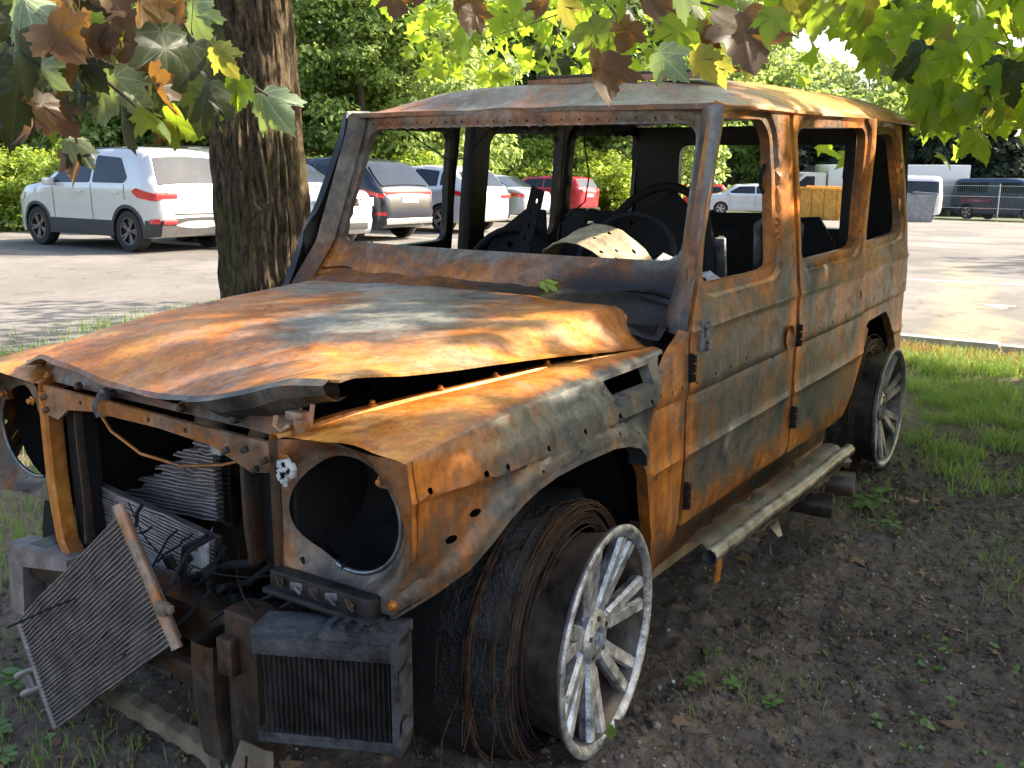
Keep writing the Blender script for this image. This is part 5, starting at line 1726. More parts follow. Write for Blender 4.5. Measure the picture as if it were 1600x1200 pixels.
    # lower cladding on the sides, bumpers
    if spec.get('clad'):
        zc = spec['clad']
        pol = [(x_r + R + .02, low), (x_r + R + .02, zc), (x_f - R - .02, zc), (x_f - R - .02, low)]
        for s in (1, -1):
            panel(pol, [], .15, lambda x, z: (x, s * (side(x, z) + .008), z), .006, (0, s, 0)).build('sill_cladding', 'trim_grey', root, 40)
            for xc in (x_r, x_f):
                GG = []
                for k in range(15):
                    a = math.asin((low - r) / R) + (math.pi - 2 * math.asin((low - r) / R)) * k / 14
                    GG.append([Vector((xc + q * math.cos(a), s * (side(xc + q * math.cos(a), r + q * math.sin(a)) + .010), r + q * math.sin(a))) for q in (R - .004, R + .05)])
                mb = MB(); mb.grid(GG, s > 0); mb.build('arch_cladding', 'trim_grey', root, 60)
            pol2 = [(-Lc / 2 + .06, low + .03), (-Lc / 2 + .02, zc + .02), (x_r - R - .05, zc + .02), (x_r - R - .05, low)]
            panel(pol2, [], .1, lambda x, z: (x, s * (side(x, z) + .008), z), .006, (0, s, 0)).build('bumper_corner', 'trim_grey', root, 40)
        across((-Lc / 2 + .01, zc + .03), (-Lc / 2 + .06, low + .02), .98, .98, 'trim_grey', 'rear_bumper', .012)
    def fix(x, z, dy, dz, mat, nm, rear=True, y=0.0, lift=.012):
        "flat thing on the rear or front face"
        sgn = -1 if rear else 1
        xx = [q for q in np.linspace(-Lc / 2, Lc / 2, 400)]
        # outermost x of the silhouette at height z
        best = None
        for i in range(len(silr) - 1):
            (xa, za), (xb, zb) = silr[i], silr[i + 1]
            if (za - z) * (zb - z) <= 0 and abs(za - zb) > 1e-6:
                k = (z - za) / (zb - za); xv = xa + (xb - xa) * k
                if best is None or xv * sgn > best * sgn:
                    best = xv
        best = best if best is not None else x
        return MB().box((best + sgn * lift * .3, y, z), (.03, dy, dz), None, .006).build(nm, mat, root, 40)
    for q in spec.get('fix', ()):
        fix(*q)
    for poly, mat, nm in spec.get('decals', ()):
        pr = rounded(poly, .02, 2)
        for s in (1, -1):
            panel(pr, [], .06, lambda x, z: (x, s * (side(x, z) + .010), z), .006, (0, s, 0)).build(nm, mat, root, 50)
    # shut lines
    for x, z0, z1 in spec.get('seams', ()):
        for s in (1, -1):
            mb = MB(); mb.grid([[Vector((x + dx, s * (side(x, z) + .004), z)) for dx in (-.006, .006)] for z in np.linspace(z0, z1, 9)], s < 0)
            mb.build('door_gap', 'dark_seam', root)
    for x, z in spec.get('handles', ()):
        for s in (1, -1):
            MB().box((x, s * (side(x, z) + .015), z), (.17, .022, .028), None, .008).build('door_handle', paint, root, 40)
    if 'mirror' in spec:
        x, z = spec['mirror']
        for s in (1, -1):
            MB().box((x, s * (side(x, z) + .10), z + .04), (.10, .17, .13), None, .03).build('wing_mirror', paint, root, 40)
    if 'rails' in spec:
        (x0, z0), (x1, z1) = spec['rails']
        for s in (1, -1):
            y = s * (wfun(x0, z0) - .10)
            MB().tube([(x0, y, z0 - .01), (x0 + .08, y, z0 + .045), ((x0 + x1) / 2, y, max(z0, z1) + .055), (x1 - .08, y, z1 + .045), (x1, y, z1 - .01)], .014, 8).build('roof_rail', 'trim_grey', root, 60)
    return root

CROSS = dict(L=4.10, W=1.77, belt=1.06, rad=.335, axles=(-1.32, 1.20), low=.24, spokes=5, wheel_mat='alloy_wheel_dark', clad=.50, r=.14,
    sil=[(-1.98, .24), (-2.05, .50), (-2.04, .80), (-1.96, 1.06), (-1.68, 1.56), (-1.45, 1.63), (-.60, 1.66), (.20, 1.60), (.98, 1.10), (1.60, 1.00), (1.92, .86), (2.05, .58), (2.00, .24)],
    side_windows=[[(-1.28, 1.10), (-1.36, 1.18), (-1.10, 1.50), (-.45, 1.54), (-.45, 1.10)], [(-.38, 1.10), (-.38, 1.54), (.10, 1.52), (.70, 1.12), (.68, 1.09)]],
    rear_window=((-1.72, 1.49), (-1.955, 1.07), .86, .90), windscreen=((.94, 1.12), (.26, 1.555), .92, .86),
    decals=[([(-2.00, .93), (-1.62, 1.03), (-1.50, .97), (-1.62, .88), (-1.98, .82)], 'lamp_red', 'tail_lamp'), ([(-2.0, .47), (-1.84, .47), (-1.84, .54), (-2.0, .55)], 'lamp_red', 'rear_reflector'), ([(1.98, .80), (1.50, .92), (1.56, .80), (1.96, .70)], 'lamp_clear', 'headlamp')],
    fix=[(-2, .91, .40, .11, 'lamp_red', 'tail_lamp', True, .62), (-2, .91, .40, .11, 'lamp_red', 'tail_lamp', True, -.62), (-2, .80, .50, .11, 'plate_white', 'number_plate', True), (-2, .62, 1.0, .015, 'dark_seam', 'tailgate_gap', True), (-1.6, 1.565, .30, .035, 'lamp_red', 'high_brake_lamp', True), (-2, .50, .26, .07, 'lamp_red', 'rear_reflector', True, .60), (-2, .50, .26, .07, 'lamp_red', 'rear_reflector', True, -.60)],
    seams=[(-.42, .45, 1.08), (.66, .45, 1.08), (-1.30, .85, 1.08)], handles=[(-1.08, .95), (-.10, .95)], mirror=(.62, 1.06), rails=((-1.40, 1.60), (.10, 1.60)))
SUVS = dict(L=4.75, W=1.90, belt=1.10, rad=.37, axles=(-1.45, 1.38), low=.26, spokes=5, r=.16, clad=None,
    sil=[(-2.30, .28), (-2.38, .55), (-2.36, .90), (-2.26, 1.10), (-1.72, 1.60), (-1.5, 1.66), (-.4, 1.72), (.45, 1.64), (1.30, 1.13), (2.05, 1.02), (2.32, .82), (2.38, .5), (2.3, .26)],
    side_windows=[[(-1.75, 1.24), (-1.45, 1.50), (-1.30, 1.50), (-1.30, 1.16)], [(-1.22, 1.15), (-1.22, 1.52), (-.45, 1.58), (-.45, 1.15)], [(-.38, 1.15), (-.38, 1.58), (.35, 1.55), (1.0, 1.16)]],
    rear_window=((-1.80, 1.55), (-2.24, 1.13), .84, .88), windscreen=((1.24, 1.16), (.50, 1.60), .92, .86),
    decals=[([(-2.33, .98), (-1.78, 1.10), (-1.78, 1.03), (-2.33, .90)], 'lamp_red', 'tail_lamp'), ([(-2.36, .55), (-2.18, .55), (-2.18, .62), (-2.36, .62)], 'lamp_red', 'rear_reflector'), ([(2.30, .84), (1.75, .96), (1.80, .86), (2.28, .74)], 'lamp_clear', 'headlamp')],
    fix=[(-2.3, 1.00, 1.5, .09, 'lamp_red', 'light_bar', True), (-2.3, .87, .52, .13, 'plate_white', 'number_plate', True), (-2.3, .42, 1.5, .12, 'chrome', 'bumper_trim', True), (-1.7, 1.61, 1.1, .04, 'trim_grey', 'spoiler', True)],
    seams=[(-.42, .45, 1.10), (.85, .45, 1.10), (-1.40, .95, 1.12)], handles=[(-1.15, 1.0), (-.05, 1.0)], mirror=(.92, 1.10))
SEDAN = dict(L=4.55, W=1.80, belt=.96, rad=.325, axles=(-1.38, 1.30), low=.22, spokes=7, r=.15,
    sil=[(-2.18, .25), (-2.27, .55), (-2.22, .92), (-1.65, 1.00), (-.95, 1.36), (-.30, 1.43), (.40, 1.36), (1.15, .98), (1.95, .86), (2.22, .68), (2.27, .45), (2.2, .22)],
    side_windows=[[(-1.35, 1.02), (-.92, 1.27), (-.40, 1.33), (-.40, 1.00)], [(-.33, 1.00), (-.33, 1.33), (.32, 1.29), (.92, 1.00)]],
    rear_window=((-1.02, 1.33), (-1.60, 1.03), .82, .86), windscreen=((1.08, 1.02), (.46, 1.335), .92, .84),
    decals=[([(-2.22, .86), (-1.85, .90), (-1.85, .78), (-2.24, .74)], 'lamp_red', 'tail_lamp'), ([(2.20, .70), (1.70, .80), (1.74, .68), (2.22, .60)], 'lamp_clear', 'headlamp')],
    fix=[(-2.2, .76, .50, .11, 'plate_white', 'number_plate', True)], seams=[(-.36, .40, .98), (.80, .40, .98)], handles=[(-.95, .88), (.02, .88)], mirror=(.78, .97))
WAGON = dict(SUVS, L=4.5, sil=[(-2.20, .28), (-2.25, .55), (-2.24, 1.0), (-2.16, 1.10), (-1.92, 1.50), (-1.8, 1.56), (-.4, 1.60), (.55, 1.54), (1.30, 1.08), (2.0, .96), (2.22, .78), (2.25, .5), (2.2, .26)],
    side_windows=[[(-1.85, 1.14), (-1.72, 1.44), (-1.25, 1.46), (-1.25, 1.12)], [(-1.18, 1.12), (-1.18, 1.46), (-.45, 1.49), (-.45, 1.12)], [(-.38, 1.12), (-.38, 1.49), (.40, 1.46), (1.0, 1.12)]],
    rear_window=((-1.96, 1.46), (-2.14, 1.14), .86, .90), windscreen=((1.24, 1.11), (.60, 1.505), .92, .86), belt=1.07, rad=.33, axles=(-1.35, 1.30),
    fix=[(-2.2, .82, .52, .12, 'plate_white', 'number_plate', True), (-2.2, .95, .14, .34, 'lamp_red', 'tail_lamp', True, .68), (-2.2, .95, .14, .34, 'lamp_red', 'tail_lamp', True, -.68)],
    decals=[([(2.18, .78), (1.70, .90), (1.74, .80), (2.18, .68)], 'lamp_clear', 'headlamp')], seams=[(-.42, .45, 1.06), (.85, .45, 1.06)], rails=((-1.75, 1.53), (.35, 1.53)), mirror=(.92, 1.06))
FRONTED = dict(SUVS, L=4.5, sil=[(-2.2, .28), (-2.25, .55), (-2.22, .95), (-2.1, 1.10), (-1.65, 1.55), (-1.45, 1.60), (-.4, 1.64), (.45, 1.57), (1.20, 1.12), (1.95, 1.03), (2.16, .90), (2.25, .55), (2.18, .24)],
    windscreen=((1.15, 1.15), (.50, 1.535), .92, .86), rear_window=((-1.72, 1.49), (-2.08, 1.13), .84, .88), axles=(-1.35, 1.32), rad=.35,
    fix=[(2.2, .80, .70, .20, 'dark_seam', 'grille', False), (2.2, .85, .70, .018, 'chrome', 'grille_bar', False), (2.2, .80, .72, .018, 'chrome', 'grille_bar', False), (2.2, .75, .70, .018, 'chrome', 'grille_bar', False), (2.2, .40, 1.1, .12, 'dark_seam', 'lower_intake', False), (2.2, .84, .34, .16, 'lamp_clear', 'headlamp', False, .60), (2.2, .84, .34, .16, 'lamp_clear', 'headlamp', False, -.60), (2.2, .56, .50, .11, 'plate_white', 'number_plate', False)],
    decals=[([(2.18, .78), (1.72, .92), (1.74, .80), (2.16, .68)], 'lamp_clear', 'headlamp')])
NOSE_AWAY = -math.pi / 2
car('parked_crossover', 'white crossover with dark grey cladding parked left of the tree trunk', CROSS, (-8.90, -13.53, 0), NOSE_AWAY, 'paint_white')
car('parked_suv', 'silver car facing out, seen between the tree trunk and the wreck pillar', FRONTED, (-11.05, -12.35, 0), math.pi / 2, 'paint_silver', scale=.95)
car('parked_suv', 'blue-black car with white number plate seen through the windscreen opening', dict(SUVS), (-13.35, -12.9, 0), NOSE_AWAY, 'paint_blue_black', scale=.93)
car('parked_suv', 'white car parked next to the blue-black one, behind the wreck far pillars', dict(FRONTED, fix=CROSS['fix'][:3], decals=[([(-2.22, .98), (-1.80, 1.05), (-1.78, .95), (-2.22, .86)], 'lamp_red', 'tail_lamp')]), (-16.7, -13.1, 0), NOSE_AWAY, 'paint_white', scale=.90)
car('parked_saloon', 'silver saloon beyond the white car, seen through the far rear window', SEDAN, (-22.9, -15.9, 0), NOSE_AWAY, 'paint_grey_silver', scale=.95)
car('parked_hatchback', 'bright red hatchback seen behind the far rear pillar', WAGON, (-34.0, -20.4, 0), NOSE_AWAY, 'paint_red', scale=.95)
BIGV = dict(WAGON, sil=[(x, z * 1.18 if z > 1 else z) for x, z in WAGON['sil']], belt=1.15, side_windows=[[(-1.85, 1.32), (-1.72, 1.66), (-.45, 1.70), (-.45, 1.30)], [(-.38, 1.30), (-.38, 1.70), (.35, 1.66), (1.0, 1.30)]], windscreen=((1.24, 1.28), (.60, 1.77), .92, .86), rear_window=((-1.96, 1.74), (-2.14, 1.32), .86, .9), rails=((-1.75, 1.80), (.35, 1.80)), fix=[], decals=[], seams=[], handles=[])
car('parked_van', 'blue-grey people carrier rising behind the red hatchback', BIGV, (-43.6, -22.2, 0), NOSE_AWAY + 1.2, 'paint_blue', scale=1.0)
car('parked_estate', 'dark green estate mostly hidden behind the white crossover', dict(WAGON, sil=[(x, z * 1.08) for x, z in WAGON['sil']], belt=1.15, side_windows=[[(-1.85, 1.24), (-1.72, 1.55), (-.45, 1.58), (-.45, 1.22)], [(-.38, 1.22), (-.38, 1.58), (.35, 1.54), (1.0, 1.22)]], windscreen=((1.24, 1.2), (.60, 1.62), .92, .86), rear_window=((-1.96, 1.58), (-2.14, 1.23), .86, .9), rails=((-1.75, 1.65), (.35, 1.65)), handles=[]), (-12.9, -17.2, 0), 0.15, 'paint_green_black', scale=1.06)
car('parked_estate', 'red estate behind the pale estate in the near front door window', dict(WAGON), (-46.6, -19.6, 0), NOSE_AWAY + .5, 'paint_red', scale=.92)
car('parked_estate', 'pale silver estate centred in the near front door window of the wreck', dict(WAGON), (-44.2, -15.6, 0), NOSE_AWAY + .5, 'paint_pale', scale=.92)

# white box truck, van, orange skip, dark van behind the mesh fence
def truck(loc, rz):
    root = empty('box_truck', loc, rz)
    tag(root, 'white box truck with a tall plain cargo box on the far side of the lot', 'truck')
    MB().box((-1.0, 0, 1.35), (4.4, 2.1, 1.85), None, .03).build('cargo_box', 'paint_white', root, 40)
    for s in (1, -1):
        MB().box((-1.0, s * 1.052, .45), (4.2, .02, .10), None, .004).build('side_rail', 'trim_grey', root)
    MB().box((-3.21, 0, 1.35), (.02, .03, 1.75)).build('door_gap', 'dark_seam', root)
    mb = MB(); panel(rounded([(1.25, .35), (1.25, 1.95), (1.9, 1.95), (2.5, 1.15), (3.1, 1.0), (3.15, .35)], .1), [], .2, lambda x, z: (x, .98, z), 1.96, (0, 1, 0), mb=mb)
    cab = mb.build('cab', 'paint_white', root, 30)
    for s in (1, -1):
        panel(rounded([(1.6, 1.20), (1.6, 1.80), (1.88, 1.80), (2.35, 1.20)], .05), [], .2, lambda x, z: (x, s * .985, z), .004, (0, s, 0)).build('side_window', 'car_glass', cab)
    for xc in (-2.0, 2.3):
        for s in (1, -1):
            w = MB().lathe([(.001, .09), (.18, .10), (.22, .08), (.34, .10), (.36, .06), (.36, -.10), (.1, -.1)], 28).shift((xc, s * .9, .36)).build('wheel', 'tyre_rubber', root, 40)
    MB().box((-.6, 0, .42), (4.6, .9, .16)).build('chassis', 'dark_seam', root)
    return root
TP = at(1386, 335, 55); tk = truck((TP.x + 1.7 * .555, TP.y - 1.7 * .832, lotz(-57)), math.radians(-56.3)); tk.scale = (1.72, 1.2, 1.24)
def skip(loc, rz):
    root = empty('skip', loc, rz)
    tag(root, 'orange ribbed steel skip seen through the near rear door window', 'skip')
    m_simple('skip_orange', (.78, .38, .07), .6, .1, .3, 5, .2)
    prof = [(-2.0, 1.15), (-1.5, .0), (1.5, .0), (2.0, 1.15)]
    for s in (1, -1):
        panel(prof, [], .4, lambda x, z: (x, s * .85, z), .03, (0, s, 0)).build('side_wall', 'skip_orange', root)
        for x in (-1.35, -.68, 0, .68, 1.35):
            MB().box((x, s * .89, .62), (.09, .07, 1.05), None, .01).build('rib', 'skip_orange', root)
        MB().box((0, s * .87, 1.17), (4.05, .10, .09), None, .01).build('rim', 'skip_orange', root)
    for sx in (1, -1):
        MB().hexa([(2.0 * sx, -.85, 1.15), (2.0 * sx, .85, 1.15), (1.97 * sx, .85, 1.15), (1.97 * sx, -.85, 1.15), (1.5 * sx, -.85, 0), (1.5 * sx, .85, 0), (1.47 * sx, .85, 0), (1.47 * sx, -.85, 0)]).build('end_wall', 'skip_orange', root)
    MB().box((0, 0, .03), (3.0, 1.7, .04)).build('floor', 'skip_orange', root)
    return root
skip((-41.8, -11.0, lotz(-41.5)), math.radians(62)).scale = (1.05, 1.05, 1.12)
sk2 = skip((-43.2, -7.9, lotz(-43)), math.radians(40))
tag(sk2, 'grey steel skip standing right of the rear pillar of the wreck', 'skip')
m_simple('skip_grey', (.22, .24, .27), .6, .2, .3, 5, .2)
for ch in sk2.children:
    ch.data = ch.data.copy(); ch.data.materials.clear(); ch.data.materials.append(MATS['skip_grey'])
    ch.scale = (1, 1, 1)
sk2.scale = (.50, .8, 1.0)
car('white_van', 'white panel van parked just left of the box truck', dict(WAGON, L=4.6, sil=[(-2.2, .28), (-2.28, .55), (-2.27, 1.2), (-2.22, 1.9), (-2.05, 1.98), (.55, 1.98), (1.0, 1.86), (1.62, 1.18), (2.1, 1.02), (2.25, .78), (2.28, .5), (2.2, .26)], belt=1.15, side_windows=[[(-2.05, 1.20), (-2.05, 1.75), (.3, 1.75), (.3, 1.20)], [(.5, 1.22), (.5, 1.72), (.95, 1.70), (1.40, 1.2)]], windscreen=((1.58, 1.22), (1.04, 1.81), .92, .86), rear_window=((-2.22, 1.75), (-2.26, 1.25), .75, .75), rails=((-1.75, 1.7), (.35, 1.7)), seams=[], handles=[], mirror=(1.2, 1.2)), (-46.2, -9.6, 0), math.radians(-60), 'paint_white', 'vehicles at the far right of the lot')
car('dark_van', 'dark blue van parked behind the mesh fence at the right edge', dict(WAGON, L=5.0, sil=[(-2.4, .28), (-2.5, .55), (-2.48, 1.2), (-2.40, 1.75), (-2.2, 1.85), (.55, 1.86), (1.0, 1.78), (1.75, 1.20), (2.25, 1.05), (2.45, .78), (2.5, .5), (2.4, .26)], axles=(-1.5, 1.5), belt=1.15, side_windows=[[(-2.1, 1.22), (-2.1, 1.65), (-.6, 1.68), (-.6, 1.22)], [(.0, 1.22), (.0, 1.68), (.95, 1.66), (1.45, 1.22)]], windscreen=((1.70, 1.24), (1.04, 1.73), .92, .86), rear_window=((-2.42, 1.65), (-2.48, 1.25), .8, .8), rails=((-1.75, 1.7), (.35, 1.7)), seams=[(-.3, .4, 1.15)], handles=[], mirror=(1.3, 1.2)), (-55.0, -5.6, 0), math.radians(66), 'paint_dark_blue', 'vehicles at the far right of the lot', scale=1.12)
# mesh fence
FO = Vector((-50.0, 0, 0)); fr = empty('mesh_fence', FO); tag(fr, 'galvanised wire mesh fence with round posts at the far right', 'fence')
m_simple('galvanised', (.36, .38, .40), .45, .6, .2, 8, .1)
F0, F1 = Vector((-50.6, -8.3, lotz(-50.6))), Vector((-49.0, 6.0, lotz(-49)))
for k in range(6):
    p = F0.lerp(F1, k / 5) - FO
    MB().tube([p, p + Vector((0, 0, 1.75))], .03, 8).build('post', 'galvanised', fr, 60)
for h in (.08, .6, 1.15, 1.65):
    MB().tube([F0 - FO + Vector((0, 0, h)), F1 - FO + Vector((0, 0, h))], .010, 6).build('rail_wire', 'galvanised', fr, 60)
mb = MB()
for k in range(150):
    p = F0.lerp(F1, k / 149) - FO
    mb.tube([p + Vector((0, 0, .06)), p + Vector((0, 0, 1.66))], .0025, 3, False)
mb.build('mesh_wires', 'galvanised', fr)['kind'] = 'stuff'
# far barn roof
mb = MB()
mb.hexa([(-3, -2, 0), (3, -2, 0), (3, 2, 0), (-3, 2, 0), (-3, -2, 1.5), (3, -2, 1.5), (3, 2, 1.5), (-3, 2, 1.5)])
bn = empty('barn', (-62.0, -17.6, lotz(-62)), math.radians(30)); tag(bn, 'low dark gabled shed far behind the orange skip', 'shed')
mb.build('wall', 'trim_grey', bn)
MB().add([(-3.2, -2.2, 1.4), (3.2, -2.2, 1.4), (3.2, 0, 2.9), (-3.2, 0, 2.9), (3.2, 2.2, 1.4), (-3.2, 2.2, 1.4)], [(0, 1, 2, 3), (3, 2, 4, 5), (0, 3, 5), (1, 4, 2)]).build('roof', 'dark_seam', bn)

# ------------------------------------------------------------------ the maple by the wreck
def m_bark():
    m, nt, out = newmat('maple_bark')
    vec = coords(nt, (1, 1, .25))
    w = noisen(nt, vec, 22, 8, .7, 1.6)
    w2 = noisen(nt, coords(nt, (1, 1, .5)), 45, 5, .6)
    f = math_(nt, 'ADD', math_(nt, 'MULTIPLY', w, .8), math_(nt, 'MULTIPLY', w2, .3))
    c = ramp(nt, f, [(.42, (.012, .009, .006)), (.54, (.075, .052, .030)), (.68, (.17, .12, .07))])
    mo = ramp(nt, noisen(nt, coords(nt), 2.4, 6, .6), [(.50, 0), (.66, .75)])
    c = mixc(nt, mo, c, (.085, .085, .025))
    principled(nt, out, c, .95, 0, bump(nt, f, 1.0, .03), .2)
m_bark()
TB = at(419, 450, 5.6)
TX, TY = TB.x, TB.y
MAPLE = tag(empty('maple_tree', (TX, TY, 0)), 'large maple with furrowed bark standing behind the far side of the wreck', 'tree')
mb = MB()
G = []
nring = 150
for i in range(130):
    z = -.05 + 3.6 * i / 129
    r = .235 + .10 * math.exp(-max(0, z) / .25) + .018 * math.sin(z * 1.3) - .008 * z
    cx, cy = -.02 * z, -.035 * z
    row = []
    for k in range(nring):
        a = 2 * math.pi * k / nring
        q = Vector((math.cos(a) * 2.4, math.sin(a) * 2.4, z * .55))
        q2 = Vector((math.cos(a) * 7.5, math.sin(a) * 7.5, z * 2.6)) + Vector((0, 0, 3)) + .5 * mnoise.noise_vector(Vector((math.cos(a) * 3, math.sin(a) * 3, z * 3)))
        ridge = .55 * abs(mnoise.noise(q * 3.0)) + 1.2 * min(.5, abs(mnoise.noise(q2))) + .35 * abs(mnoise.noise(q2 * 2.3))
        rr = r * (1 + .10 * math.exp(-max(0, z) / .3) * math.sin(5 * a)) + .042 * ridge - .020
        row.append(Vector((cx + rr * math.cos(a), cy + rr * math.sin(a), z)))
    row.append(row[0].copy())
    G.append(row)
mb.grid(G, True)
mb.build('trunk', 'maple_bark', MAPLE, 60, .0001)
def limb(pts, r0, r1, parent, origin):
    n = len(pts)
    return MB().tube([Vector(p) - origin for p in pts], [r0 + (r1 - r0) * i / (n - 1) for i in range(n)], 8).build('limb', 'twig_wood', parent, 60)
O1 = Vector((TX, TY, 0))
top = Vector((TX - .06, TY - .11, 3.4))
for e in ((-4.0, -.5, 5.6), (.5, -3.6, 6.0), (-2.8, -4.2, 6.2), (-1.0, -.2, 6.4), (1.6, .3, 4.6)):
    e = Vector(e)
    limb([top - Vector((0, 0, .3)), top.lerp(e, .35) + Vector((0, 0, .4)), top.lerp(e, .7) + Vector((0, 0, .3)), e], .11, .02, MAPLE, O1)
# overhead crown (above the frame) that dapples the lot and the wreck
rc = np.random.default_rng(5)
ms_v, ms_f = maple_simple()
p, n = crown_points((TX - 2.2, TY - .6, 6.3), (3.4, 3.2, 1.7), 26, 40, (.5, .9), rc)
p2, n2 = crown_points((TX - 6.0, TY - .8, 6.6), (2.3, 2.2, 1.5), 16, 40, (.5, .9), rc)
P = np.concatenate([p, p2]); N = np.concatenate([n, n2])
rel = P - np.array(CAM); dep = rel @ np.array(FW); vv = 600 - FPX * (rel @ np.array(UP)) / np.maximum(dep, .1)
ok = (vv < -60) | (dep < .3)
P, N = P[ok], N[ok]
me = leafmesh('crown', P - np.array(O1), rc.uniform(.11, .18, len(P)), rand_rot(len(P), N + np.array([0, 0, .8]), .5, rc), ms_v, ms_f)
o = link('crown', me, 'maple_green', MAPLE); o['kind'] = 'stuff'

# ------------------------------------------------------------------ second maple, right of the frame: shades the near side and the soil
T2 = Vector((-5.6, 6.4, 0))
MAPLE2 = tag(empty('maple_tree', T2), 'leafy green maple whose boughs hang in at the upper right', 'tree')
mb = MB().tube([(0, 0, -.1), (.05, .05, 1.5), (0, .1, 3.2), (.1, .1, 5.2)], [.26, .21, .18, .10], 16)
mb.build('trunk', 'maple_bark', MAPLE2, 60)
Sv = np.array(S)
e1 = np.cross([0, 0, 1], Sv); e1 /= np.linalg.norm(e1); e1 = -e1 if e1[0] < 0 else e1
e2 = np.cross(e1, Sv); e2 = e2 if e2[2] > 0 else -e2
def ab(p):
    p = np.asarray(p, float); return p @ e1, p @ e2
# unseen foliage shaped for its shade on the wreck: dense below the line of the body's shoulder, sparse above it
a0, b0 = ab((-.6, .85, 1.0)); a1, b1 = ab((.6, .85, .93))
slope = (b1 - b0) / (a1 - a0)
pts, k = [], 0
hood_c = ab((.25, .1, 1.03)); wing_c = ab((.2, .68, .95)); roof_c = ab((-2.1, .68, 1.72)); dash_c = ab((-.87, .37, 1.22)); hoodr_c = ab((-.2, .45, 1.06)); front_c = ab((.68, .1, .6)); hoodf_c = ab((.2, -.3, 1.05))
bough1_c = ab(at(150, 110, 2.4)); bough2_c = ab(at(1010, 60, 2.15)); bough3_c = ab(at(1440, 90, 6.0))
TRIES = 30000
while k < TRIES:
    k += 1
    a = rc.uniform(-5.2, 3.6); b = rc.uniform(-3.4, 2.2)
    line = b0 + slope * (a - a0)
    s_ = b - line
    nz = fbm((a, b, 3.0), 1.7, 3)
    if s_ < -.02:
        dens = 1.0
    else:
        dens = max(0.0, .34 + .55 * nz)
        for c_, rr, m_ in ((hood_c, .36, .14), (wing_c, .22, .0), (roof_c, .34, .0), (dash_c, .20, .0), (hoodr_c, .20, .1), (hoodf_c, .26, .25), (bough1_c, .55, .12), (bough2_c, .45, .10), (bough3_c, .9, .06)):
            d = math.hypot(a - c_[0], b - c_[1])
            if d < rr:
                dens = min(dens, m_)
        if s_ < .20 and abs(a - wing_c[0]) > .5:
            dens = max(dens, .75)
        if s_ > 1.3:
            dens *= .5
    ea, eb = ab((-5.40, .6, 0)); fa, fb = ab((-5.40, 3.0, 0))
    gb = eb + (fb - eb) / (fa - ea) * (a - ea)
    if b < gb + .10 * nz:
        dens = 0
    if rc.uniform() < dens:
        t = rc.uniform(4.6, 7.6)
        pts.append(np.array(e1) * a + np.array(e2) * b + Sv * t)
P = np.array(pts)
rel = P - np.array(CAM); dep = rel @ np.array(FW)
uu = 800 + FPX * (rel @ np.array(RT)) / np.maximum(dep, .1); vv = 600 - FPX * (rel @ np.array(UP)) / np.maximum(dep, .1)
inv = (dep > .2) & (uu > -80) & (uu < 1660) & (vv > -60) & (vv < 1260) 
P = P[~inv & (P[:, 2] > .9)]
me = leafmesh('crown', P - np.array(T2), rc.uniform(.14, .20, len(P)), rand_rot(len(P), np.tile(Sv + np.array([0, 0, .3]), (len(P), 1)), .55, rc), ms_v, ms_f)
o = link('crown', me, 'maple_green', MAPLE2); o['kind'] = 'stuff'
for q in ((-4.6, 3.4, 3.0), (-6.6, 4.2, 3.4), (-3.4, 5.4, 4.4), (-8.2, 3.6, 3.6)):
    q = Vector(q); st0 = T2 + Vector((.05, .1, 2.6))
    limb([st0, st0.lerp(q, .5) + Vector((0, 0, .4)), q], .08, .015, MAPLE2, T2)

T3 = Vector((-23.4, 8.6, lotz(-23.4)))
TREE3 = tag(empty('lime_tree', T3), 'broad lime tree right of the frame whose shade falls across the lot', 'tree')
MB().tube([(0, 0, -.1), (0, .05, 2.0), (.05, 0, 5.0)], [.22, .18, .08], 10).build('trunk', 'bark', TREE3, 60)
p, n = crown_points((0, 0, 6.0), (2.6, 2.6, 2.0), 40, 60, (.5, .9), rc)
o = link('crown', leafmesh('crown', p, rc.uniform(.2, .32, len(p)), rand_rot(len(p), n, .6, rc), CARD_V, CARD_F), 'wood_leaf', TREE3); o['kind'] = 'stuff'

# ------------------------------------------------------------------ boughs with single leaves that hang into the picture
LEAF = []
for k, (cu, dr) in enumerate(((.30, .25), (.55, .45), (.15, .6), (.8, .3))):
    v_, f_ = maple_template(cu, dr, k)
    LEAF.append((v_, f_))
LM = {}
for mt in ('bough_green', 'maple_sunlit', 'maple_purple', 'maple_shaded', 'maple_backlit'):
    for k, (v_, f_) in enumerate(LEAF):
        me = bpy.data.meshes.new('leaf'); me.from_pydata(v_, [], f_)
        for p_ in me.polygons: p_.use_smooth = True
        me.materials.append(MATS[mt]); LM[mt, k] = me
def leaf_obj(parent, origin, pos, size, mt, hang=None, face=None, rng=random):
    "leaf whose stalk end is at pos, blade pointing along hang, upper side towards face"
    y = Vector(hang).normalized()
    z = Vector(face); z = (z - y * z.dot(y))
    z = z.normalized() if z.length > .05 else y.orthogonal().normalized()
    x = y.cross(z)
    o = link('leaf', LM[mt, rng.randrange(4)], None, parent)
    M = Matrix((x, y, z)).transposed().to_4x4() @ Matrix.Scale(size, 4)
    o.matrix_local = Matrix.Translation(Vector(pos) - origin) @ M
    return o
